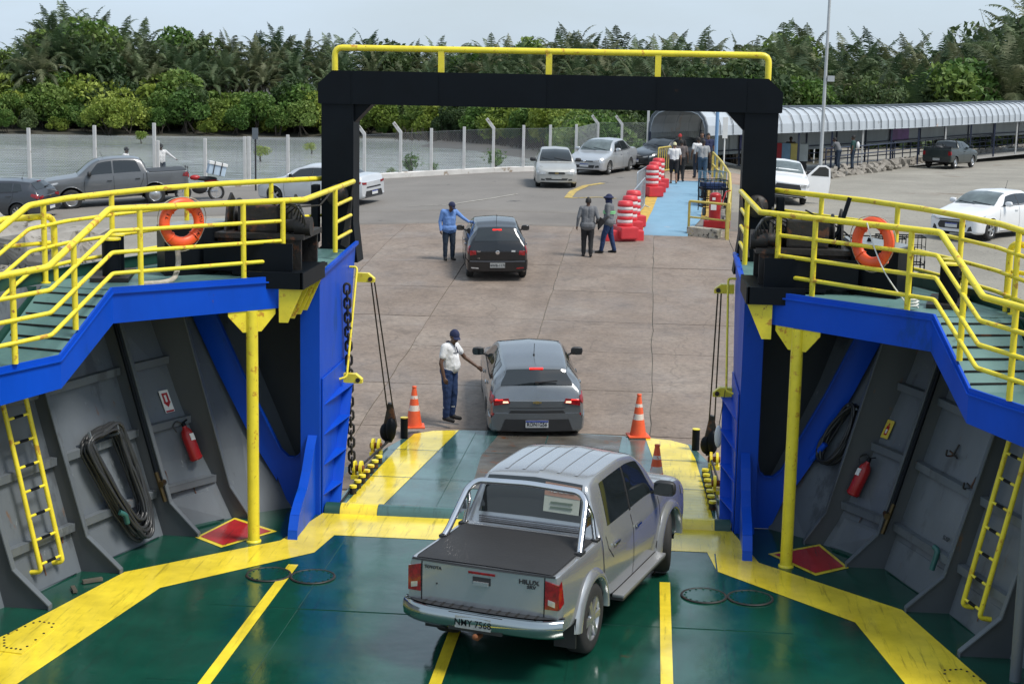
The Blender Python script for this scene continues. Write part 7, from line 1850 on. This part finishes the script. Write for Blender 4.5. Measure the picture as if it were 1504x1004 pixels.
# ---- motorcycle with cool box
pc=aty(292,262,0) if False else gpt(290,297); pc=Vector((pc.x,pc.y+.3,0)); pc.z=gz(pc.x,pc.y)+.04
t=thing('motorcycle','red and black motorcycle carrying a white cool box behind the grey pickup','motorcycle',tuple(pc),R(25))
for x in (-.62,.62): MB().mat(m_tyre).tube([(x+.27*math.cos(a),0,.29+.27*math.sin(a)) for a in np.linspace(0,2*PI,25)[:-1]],.045,8,closed=True).mat(m_rim).tube([(x+.21*math.cos(a),0,.29+.21*math.sin(a)) for a in np.linspace(0,2*PI,19)[:-1]],.012,5,closed=True).beam((x-.2,0,.29),(x+.2,0,.29),.02,.02).beam((x,0,.1),(x,0,.48),.02,.02).build('wheel',t)
MB().mat(m_red).ball((-.16,0,.84),.20,.11,.10).box(-.78,-.55,-.07,.07,.56,.62,.02).build('tank',t); MB().mat(m_trim).ball((.25,0,.80),.42,.13,.09).ball((0,0,.45),.30,.17,.22).ball((.45,0,.6),.25,.12,.14).build('seat_engine',t); MB().mat(m_red).ball((.45,0,.70),.28,.125,.09).ball((-.50,0,.92),.12,.13,.14).build('side_panels',t)
MB().mat(m_chrome).tube([(-.62,.07,.29),(-.45,.07,.95)],.022,8).tube([(-.62,-.07,.29),(-.45,-.07,.95)],.022,8).tube([(-.42,-.34,1.05),(-.45,-.12,1.0),(-.45,.12,1.0),(-.42,.34,1.05)],.014,6).tube([(.0,.12,.3),(.7,.14,.34)],.035,8).build('fork_handlebar',t)
MB().mat(m_trim).tube([(-.45,-.25,1.0),(-.48,-.28,1.22)],.01,5).tube([(-.45,.25,1.0),(-.48,.28,1.22)],.01,5).ball((-.48,-.28,1.25),.03,.06,.04).ball((-.48,.28,1.25),.03,.06,.04).build('mirrors',t)
t=thing('cool_box','white polystyrene cool box strapped on the back of the motorcycle','box',(pc.x+.55,pc.y+.22,pc.z+.95),R(25)); t.rotation_euler=(0,R(12),R(25))
MB().mat(M('cool_box_blue',(.42,.52,.62),.7,var=.1)).box(-.32,.32,-.24,.24,0,.36,.02).build('body',t); MB().mat(m_white).box(-.35,.35,-.27,.27,.36,.48,.02).build('lid',t); MB().mat(m_trim).box(-.15,-.12,-.28,.28,-.01,.49).box(.12,.15,-.28,.28,-.01,.49).build('strap',t)
# ---- traffic cones on the ramp
def cone(x,y,z,label,h=.75,clean=False):
    t=thing('traffic_cone',label,'traffic cone',(x,y,z),.2,'orange traffic cones on the ramp')
    m1=M('cone_orange',(.72,.10,.03),.5,var=.15,vs=6,spots=[((.35,.06,.03),.25,6)]); m2=M('cone_white_band',(.62,.55,.50),.5,var=.2,vs=12,spots=[((.55,.12,.06),.45,14)])
    MB().mat(m1).box(-.19,.19,-.19,.19,0,.03,.012).build('base',t); r=lambda z:.15-.115*(z/h); prof=[0,.03,.38*h,.38*h,.54*h,.54*h,.70*h,.70*h,.80*h,.80*h,h]
    b=MB()
    for a,c,m_ in ((.02,.42,m1),(.42,.56,m2),(.56,.72,m1),(.72,.80,m2),(.80,1,m1)): b.mat(m_).lathe((0,0,0),[(r(a*h),a*h),(r(c*h),c*h)],24)
    b.mat(m1).lathe((0,0,h),[(.036,-.01),(.042,.0),(.042,.025),(.0,.03)],16); b.build('cone',t)
for (u,v,h,lb) in ((608,624,.72,'orange cone at the left ramp corner behind the black stop post'),(937,638,.74,'tall orange cone at the right side of the ramp tip'),(963,722,.70,'orange and white cone half hidden behind the silver pickup')):
    p=atz(u,v,.0); cone(p.x,p.y,rz_(p.y)+.008,lb,h)
# ---- rocks at the left bank
t=thing('broken_concrete_slab','weathered broken concrete slab lying on the rubble bank at left','rubble')
mrk=M('rubble_concrete',(.30,.28,.25),.95,var=.3,vs=1.5,bump=.9,bs=5,spots=[((.10,.09,.07),.45,2)])
a=gpt(-60,372); 
bm=bmesh.new(); bmesh.ops.create_cube(bm,size=1); bmesh.ops.subdivide_edges(bm,edges=bm.edges[:],cuts=6,use_grid_fill=True)
cen=gpt(22,392); 
for v in bm.verts:
    p=Vector((v.co.x*4.2,v.co.y*2.6,v.co.z*1.1)); p+=Vector((mnoise.noise(p*1.3),mnoise.noise(p*1.3+Vector((5,0,0))),mnoise.noise(p*1.6+Vector((0,7,0)))))*.35; v.co=p
me=bpy.data.meshes.new('slab'); bm.to_mesh(me); bm.free(); me.materials.append(mrk); o=bpy.data.objects.new('slab',me); COL.objects.link(o); o.parent=t; o.location=(cen.x-.2,cen.y+1.2,gz(cen.x,cen.y)+.45); o.rotation_euler=(.05,.05,-.3)
rs=random.Random(21); n=0
for k in range(280):
    p=gpt(rs.uniform(-10,140),rs.choice((rs.uniform(372,420),rs.uniform(385,405)))); x,y=p.x,p.y
    s=rs.uniform(.05,.16); o=bpy.data.objects.new('stone',rs.choice(ST)) ; 
    if n<280: COL.objects.link(o); o.location=(x,y,gz(x,y)+.04); o.scale=(s,s*.8,s*.7); o.rotation_euler=(rs.random()*3,rs.random()*3,rs.random()*6); tag(o,'grey stone in the rubble bank at the left behind the yellow rails','stone','stones of the rubble bank'); n+=1
    else: bpy.data.objects.remove(o)
# ================================================================ far bank, palms, mangrove
def leafmat(name,c1,c2,c3,rough=.6):
    m=bpy.data.materials.new(name); m.use_nodes=True; nt=m.node_tree; b=nt.nodes['Principled BSDF']; N=nt.nodes.new;L=nt.links.new
    oi=N('ShaderNodeObjectInfo'); tc=N('ShaderNodeTexCoord'); n=N('ShaderNodeTexNoise'); n.inputs['Scale'].default_value=.55; n.inputs['Detail'].default_value=4; L(tc.outputs['Object'],n.inputs['Vector'])
    n2=N('ShaderNodeTexNoise'); n2.inputs['Scale'].default_value=6; L(tc.outputs['Object'],n2.inputs['Vector'])
    a=N('ShaderNodeMath'); a.operation='ADD'; L(n.outputs['Fac'],a.inputs[0]); mu=N('ShaderNodeMath'); mu.operation='MULTIPLY'; mu.inputs[1].default_value=.35; L(oi.outputs['Random'],mu.inputs[0]); L(mu.outputs[0],a.inputs[1])
    a2=N('ShaderNodeMath'); a2.operation='MULTIPLY_ADD'; a2.inputs[1].default_value=.35; L(n2.outputs['Fac'],a2.inputs[0]); L(a.outputs[0],a2.inputs[2])
    c=ramp4(nt,a2.outputs[0],[(.52,c1),(.82,c2),(1.1,c3)]); 
    L(c,b.inputs['Base Color']); b.inputs['Roughness'].default_value=rough
    b.inputs['Specular IOR Level'].default_value=.35
    tr=N('ShaderNodeBsdfTranslucent'); L(c,tr.inputs['Color']); mx=N('ShaderNodeMixShader'); mx.inputs[0].default_value=.28; L(b.outputs[0],mx.inputs[1]); L(tr.outputs[0],mx.inputs[2]); L(mx.outputs[0],nt.nodes['Material Output'].inputs[0])
    return m
m_palm=leafmat('palm_leaf',(.024,.052,.02),(.055,.092,.036),(.13,.17,.08)); m_palmy=leafmat('palm_leaf_olive',(.04,.06,.025),(.08,.10,.042),(.17,.18,.095)); m_dead=leafmat('dead_frond',(.06,.045,.03),(.11,.09,.06),(.18,.15,.11),.9)
m_trunk=M('palm_trunk',(.10,.085,.07),.95,var=.3,vs=4,bump=.5,bs=10)
m_lf1=leafmat('mangrove_leaf',(.085,.14,.022),(.17,.235,.035),(.28,.34,.06)); m_lf2=leafmat('bush_leaf_dark',(.02,.045,.015),(.045,.08,.024),(.085,.125,.04)); m_lf3=leafmat('bush_leaf_mid',(.045,.105,.022),(.09,.17,.032),(.16,.23,.05)); m_twig=leafmat('dry_branch',(.09,.075,.055),(.14,.12,.09),(.2,.17,.13),.9)
m_bark=M('bark',(.06,.05,.04),.95,var=.3)
LIB={}
def palm_mesh(seed,h,nf,ln,leaf,dead=3,seg=13,lf=3):
    rs=random.Random(seed); mb=MB().mat(leaf)
    def frond(az,el,L_,droop,mat):
        mb.mat(mat); p=Vector((0,0,h)); d=Vector((math.cos(az)*math.cos(el),math.sin(az)*math.cos(el),math.sin(el))); pts=[p.copy()]; dirs=[]
        for k in range(seg):
            f=k/seg; d=(d+Vector((0,0,-droop*(.28+f*f*1.7)/seg*2.2))).normalized(); dirs.append(d.copy()); p=p+d*L_/seg; pts.append(p.copy())
        for k in range(seg):
            a,b=pts[k],pts[k+1]; d=dirs[k]; sd=d.cross(Vector((0,0,1)))
            if sd.length<.05: sd=Vector((1,0,0))
            sd.normalize(); up=sd.cross(d)
            w=.035*(1-k/seg)+.012; mb.add([a-sd*w,a+sd*w,b+sd*w*.8,b-sd*w*.8],[(0,1,2,3)],False)
            f=(k+.5)/seg; ll=L_*.175*math.sin(PI*min(1,f*.9+.12))**.7
            for j in range(lf):
                q=a.lerp(b,(j+.5)/lf)
                for s in (-1,1):
                    if rs.random()<.06: continue
                    dv=(sd*s*.80+d*.55+up*(.25-.15*rs.random())+Vector((0,0,-.28-rs.random()*.3))).normalized()*ll*rs.uniform(.8,1.1); wd=d*(L_/seg/lf*.42)
                    mid=q+dv*.55+Vector((0,0,.02)); tip=q+dv+Vector((0,0,-ll*.22)); mb.add([q-wd,q+wd,mid+wd*.9,tip,mid-wd*.9],[(0,1,2,3,4)],False)
    for k in range(nf):
        f=(k+.5)/nf; az=k*2.399+rs.uniform(-.3,.3); el=R(80-84*f**1.1)+rs.uniform(-.08,.08); frond(az,el,ln*rs.uniform(.8,1.08),.55+.9*rs.random()+.5*f,leaf)
    for k in range(dead): frond(rs.uniform(0,6.3),R(rs.uniform(-35,-5)),ln*rs.uniform(.5,.75),1.3,m_dead)
    me_l=mb; 
    return mb
def trunk_mb(seed,h,r):
    rs=random.Random(seed); a,b=rs.uniform(-.3,.3),rs.uniform(-.3,.3); return MB().mat(m_trunk).tube([(a*math.sin(f*PI)*.6,b*math.sin(f*PI)*.6,h*f-.4*(f==0)) for f in np.linspace(0,1,6)],[r*1.3,r,r*.9,r*.9,r,r*1.1],8)
def palm_proto(seed,h,nf,ln,leaf,dead,name='palm_tree',seg=13,lf=3):
    t=thing(name,'x','palm tree'); palm_mesh(seed,h,nf,ln,leaf,dead,seg,lf).build('crown',t); trunk_mb(seed,h,.17).build('trunk',t); return t
def blob_proto(seed,w,h,n,leaf,ls,name='mangrove_tree',flat=.8,stems=4,base=.25,twig=0):
    rs=random.Random(seed); t=thing(name,'x','tree'); mb=MB().mat(leaf)
    lobes=[(Vector((rs.uniform(-.6,.6)*w,rs.uniform(-.5,.5)*w,h*rs.uniform(base+.15,.82))),rs.uniform(.25,.48)*w) for _ in range(9)]+[(Vector((0,0,h*.78)),w*.4)]
    for k in range(n):
        c,r=rs.choice(lobes); u=rs.random()**.33; a=rs.uniform(0,2*PI); z=rs.uniform(-1,1); q=math.sqrt(1-z*z)
        p=c+Vector((q*math.cos(a),q*math.sin(a),z*flat))*r*(u*.35+.72); 
        if p.z<h*base*.6: p.z=h*base*.6+rs.random()*.4
        nn=Vector((rs.gauss(0,1),rs.gauss(0,1),rs.gauss(.8,.8))).normalized(); x=nn.orthogonal().normalized(); y=nn.cross(x); s=ls*rs.uniform(.6,1.4); an=rs.uniform(0,6); xx=x*math.cos(an)+y*math.sin(an); yy=nn.cross(xx)
        mb.add([p-xx*s,p-yy*s*.5,p+xx*s,p+yy*s*.55],[(0,1,2,3)],False)
    mb.build('crown',t)
    tb=MB().mat(m_bark)
    for k in range(stems):
        c,r=lobes[k]; b=Vector((rs.uniform(-.25,.25)*w,rs.uniform(-.2,.2)*w,-.3)); tb.tube([b,b.lerp(c,.5)+Vector((rs.uniform(-.2,.2),0,0)),c],[.10,.07,.03],6)
        tb.tube([b+Vector((.35,0,0)),b.lerp(c,.25)],[.03,.03],4).tube([b-Vector((.35,.1,0)),b.lerp(c,.28)],[.03,.03],4)
    tb.build('trunk',t)
    if twig:
        g=MB().mat(m_twig)
        for k in range(twig):
            c,r=rs.choice(lobes); p=Vector((c.x*.5,c.y*.5,c.z*.5)); q=c+Vector((rs.uniform(-1,1),rs.uniform(-1,1),rs.uniform(-.2,1)))*r*1.15; g.tube([p,p.lerp(q,.6)+Vector((rs.uniform(-.2,.2),0,rs.uniform(-.2,.2))),q],[.04,.025,.008],4)
        g.build('bare_branches',t)
    return t
# far bank ground
def bank(x,k=0): return interp([-90,-60,-42,-30,-20,-12,-5,2,8,14,22,40,70,100],[178,186,192,196,190,176,160,138,118,112,114,122,128,130],x)
mbk=M('far_bank_soil',(.05,.048,.035),.95,var=.3,vs=.3); mmud=M('mud_flat',(.075,.068,.06),.6,var=.25,vs=.2)
rows=[]
for x in np.arange(-160,140,5.):
    b=bank(x); rows.append([(x,b-9,-2.2),(x,b-4,-1.32),(x,b,-1.0),(x,b+12,.4),(x,b+40,2.0),(x,b+150,4)])
MB().mat(mbk).grid(rows,flip=True).build('far_bank_ground',kind='structure')
rows=[]
for x in np.arange(-24,2,2.):
    b=bank(x); rows.append([(x,b-26+mnoise.noise((x*.2,0,0))*5,-1.5),(x,b-20,-1.26),(x,b-6,-1.18),(x,b+2,-1.0)])
MB().mat(mmud).grid(rows,flip=True).build('mud_flat',kind='structure')
def px_of(x,y,z):
    v=Vector((x,y,z))-CO; zz=v.dot(Fv); a=v.dot(Rv)/zz*FPX; b=v.dot(Dv)/zz*FPX; return 752+a*cr_-b*sr_,502+a*sr_+b*cr_
def bz(x,y):
    b=bank(x); return interp([b-4,b,b+12,b+40,b+150],[-1.3,-1.0,.4,2.0,4],y)
pal=[palm_proto(11,6.3,22,4.7,m_palm,3),palm_proto(12,7.2,20,5.1,m_palmy,5),palm_proto(13,5.6,24,4.5,m_palm,2),palm_proto(14,6.9,19,5.3,m_palm,4),palm_proto(15,5.0,21,4.6,m_palmy,5)]
palb=[palm_proto(21,4.2,26,5.4,m_palm,4,seg=14,lf=3),palm_proto(22,5.2,24,5.8,m_palmy,6,seg=14,lf=4)]
man=[blob_proto(31,2.9,3.6,2600,m_lf1,.17),blob_proto(32,2.5,3.1,2300,m_lf1,.16),blob_proto(33,3.1,4.3,2800,m_lf3,.18)]
big=[blob_proto(41,3.6,7.2,3600,m_lf2,.24,'forest_tree',.95,5,.2),blob_proto(42,3.2,6.2,3200,m_lf3,.21,'forest_tree',.95,5,.2),blob_proto(43,3.4,6.6,1500,m_lf2,.22,'forest_tree',.9,5,.2,26)]
KIDS={}
for o in bpy.data.objects:
    if o.parent: KIDS.setdefault(o.parent.name,[]).append(o)
used=set()
def plant(pr,x,y,z,rz,sc,label,cat,group):
    if pr.name not in used:
        used.add(pr.name); r=pr
    else:
        r=pr.copy(); COL.objects.link(r)
        for ch in KIDS[pr.name]: c=ch.copy(); COL.objects.link(c); c.parent=r
    r.location=(x,y,z); r.rotation_euler=(rs2.uniform(-.05,.05),rs2.uniform(-.05,.05),rz); r.scale=(sc,sc,sc); r['label']=label; r['category']=cat; r['group']=group
rs2=random.Random(99)
def side(u): return 'far left' if u<240 else 'near left' if u<480 else 'middle' if u<800 else 'middle right' if u<1140 else 'right' if u<1320 else 'far right'
# skyline envelope in picture rows -> sets tree heights only
sky_u=[-80,0,60,90,130,200,300,380,470,560,620,700,760,800,830,900,960,1010,1060,1110,1150,1190,1240,1290,1340,1390,1430,1470,1504,1600]
sky_v=[56,46,34,2,22,46,62,52,62,66,72,70,60,62,50,60,56,64,62,58,38,54,60,64,60,60,50,26,-20,-30]
def fit(pr_h,x,y,z,extra=0):
    """scale so the crown reaches the skyline seen over this spot"""
    u,_=px_of(x,y,z); v=interp(sky_u,sky_v,u)-16+extra; d=ray(u,v); t=(y-CO.y)/d.y; return max(.55,min(2.1,((CO+d*t).z-z)/pr_h))
tops={}
def topof(pr):
    if pr.name not in tops: tops[pr.name]=max(v.co.z for c in KIDS[pr.name] for v in c.data.vertices)
    return tops[pr.name]
n=0
for row,(dy,ex) in enumerate(((8,44),(12,30),(17,19),(23,8),(30,0))):
    x=-86+row*1.7
    while x<66:
        y=bank(x)+dy+rs2.uniform(-2.5,2.5); u,_=px_of(x,y,0); z=bz(x,y)
        near=u>1130 or bank(x)<150
        step=3.3 if bank(x)>150 else 2.9
        if -60<u<1580:
            if rs2.random()<.86:
                pr=rs2.choice(palb if (u>1150 and rs2.random()<.7) else pal); s=fit(topof(pr),x,y,z,ex+rs2.uniform(-9,16))
                s=min(s,1.3); 
                zz=z+max(0,fit(topof(pr),x,y,z,ex+rs2.uniform(-4,14))-s)*topof(pr)*.9
                plant(pr,x,y,zz,rs2.uniform(0,6.3),s,'babassu palm in the dense grove on the %s part of the far bank'%side(u),'palm tree','palms on the far bank, %s part'%side(u))
            else:
                pr=rs2.choice(big); s=fit(topof(pr),x,y,z,ex+rs2.uniform(-4,20)); plant(pr,x,y,z,rs2.uniform(0,6.3),s,'dark broadleaved tree standing among the palms on the %s part of the far bank'%side(u),'tree','broadleaved trees among the palms, %s part'%side(u))
            n+=1
        x+=step*rs2.uniform(.7,1.3)
# lower bushes
x=-78
while x<40:
    y=bank(x)+rs2.uniform(3,7); u,_=px_of(x,y,0)
    if -60<u<1560:
        pr=rs2.choice(big); s=rs2.uniform(.50,.78); plant(pr,x,y,bz(x,y)-.3,rs2.uniform(0,6.3),s,'dense green bush below the palms on the %s part of the far bank'%side(u),'bush','bushes below the palms, %s part'%side(u))
    x+=rs2.uniform(1.8,3.0)
for row in range(4):
    x=-78
    while x<12:
        y=bank(x)+(rs2.uniform(-3.5,-1)+row*2.6); u,_=px_of(x,y,0)
        if -60<u<1010:
            pr=rs2.choice(man if rs2.random()<.75 else big[:2]); s=rs2.choice((rs2.uniform(.5,.8),rs2.uniform(.8,1.3)))*(.62 if pr in big else 1)*(1+.17*row); plant(pr,x,y,-1.3,rs2.uniform(0,6.3),s,'bright green mangrove at the water edge on the %s part of the far bank'%side(u),'mangrove','mangroves along the water, %s part'%side(u))
        x+=rs2.uniform(2.2,3.4)
# mangrove stilt roots and dead sticks in the mud
g=MB().mat(m_bark)
for k in range(700):
    x=rs2.uniform(-30,1); y=bank(x)-rs2.uniform(0,9); h=rs2.uniform(.5,1.5); g.tube([(x,y,-1.5),(x+rs2.uniform(-.5,.5),y,-1.3+h)],[.05,.03],4)
g.build('mangrove_roots',kind='stuff')
# lone small mangroves in the water and shrubs behind the fence
def lone(u,v,dep,sc,lab,pr):
    p=atd(u,v,dep); plant(pr,p.x,p.y,-1.4 if dep>80 else gz(p.x,p.y)-.4,rs2.uniform(0,6),sc,lab,'mangrove','small mangroves standing in the water')
sm1=blob_proto(51,1.6,2.2,500,m_lf1,.15,base=.45,stems=2); sm2=blob_proto(52,.9,1.5,260,m_lf3,.10,base=.2,stems=4)
KIDS[sm1.name]=[o for o in bpy.data.objects if o.parent==sm1]; KIDS[sm2.name]=[o for o in bpy.data.objects if o.parent==sm2]
lone(386,228,135,.62,'lone small mangrove standing in the water left of the portal',sm1); lone(455,222,150,.5,'small low mangrove in the water beside the left portal leg',sm1); lone(210,210,165,.6,'short mangrove in front of the far bank above the grey pickup',sm1)
lone(606,262,72,.75,'thin sapling behind the fence left of the middle posts',sm2); lone(722,262,73,.8,'leafy shrub growing through the fence foot near the cranked post',sm2); lone(575,266,70,.4,'low shrub at the foot of the fence in the middle',sm2); lone(640,262,73,.4,'scrawny shrub behind the fence right of the sapling',sm2)
# thicket right behind the fence on the right where the bank comes close
for k in range(46):
    u=rs2.uniform(845,1010); dep=rs2.uniform(88,112); p=atd(u,215,dep); pr=rs2.choice(man+big[:2]); z=interp([88,112],[.2,.9],dep)
    plant(pr,p.x,p.y,z-.8,rs2.uniform(0,6.3),rs2.uniform(.55,.8),'green thicket shrub close behind the fence beside the walkway mouth','bush','thicket behind the fence beside the walkway')
for k in range(60):
    u=rs2.uniform(1000,1560); dep=interp([1000,1560],[100,128],u)+rs2.uniform(-2,6); p=atd(u,190,dep); pr=rs2.choice(big); z=1.0
    plant(pr,p.x,p.y,z,rs2.uniform(0,6.3),rs2.uniform(.7,1.0),'dark bush close behind the walkway roof','bush','bushes behind the walkway roof')
rows=[]
for x in np.arange(-4,90,4.):
    rows.append([(x,84 if x<8 else 84+(x-8)*.95,-1.6),(x,90 if x<8 else 90+(x-8)*.95,.6),(x,135,1.4)])
MB().mat(mbk).grid(rows,flip=True).build('near_bank_ground',kind='structure')
for pr in pal+palb+man+big+[sm1,sm2]:
    if pr.name not in used:
        for c in KIDS.get(pr.name,[]): bpy.data.objects.remove(c,do_unlink=True)
        bpy.data.objects.remove(pr,do_unlink=True)
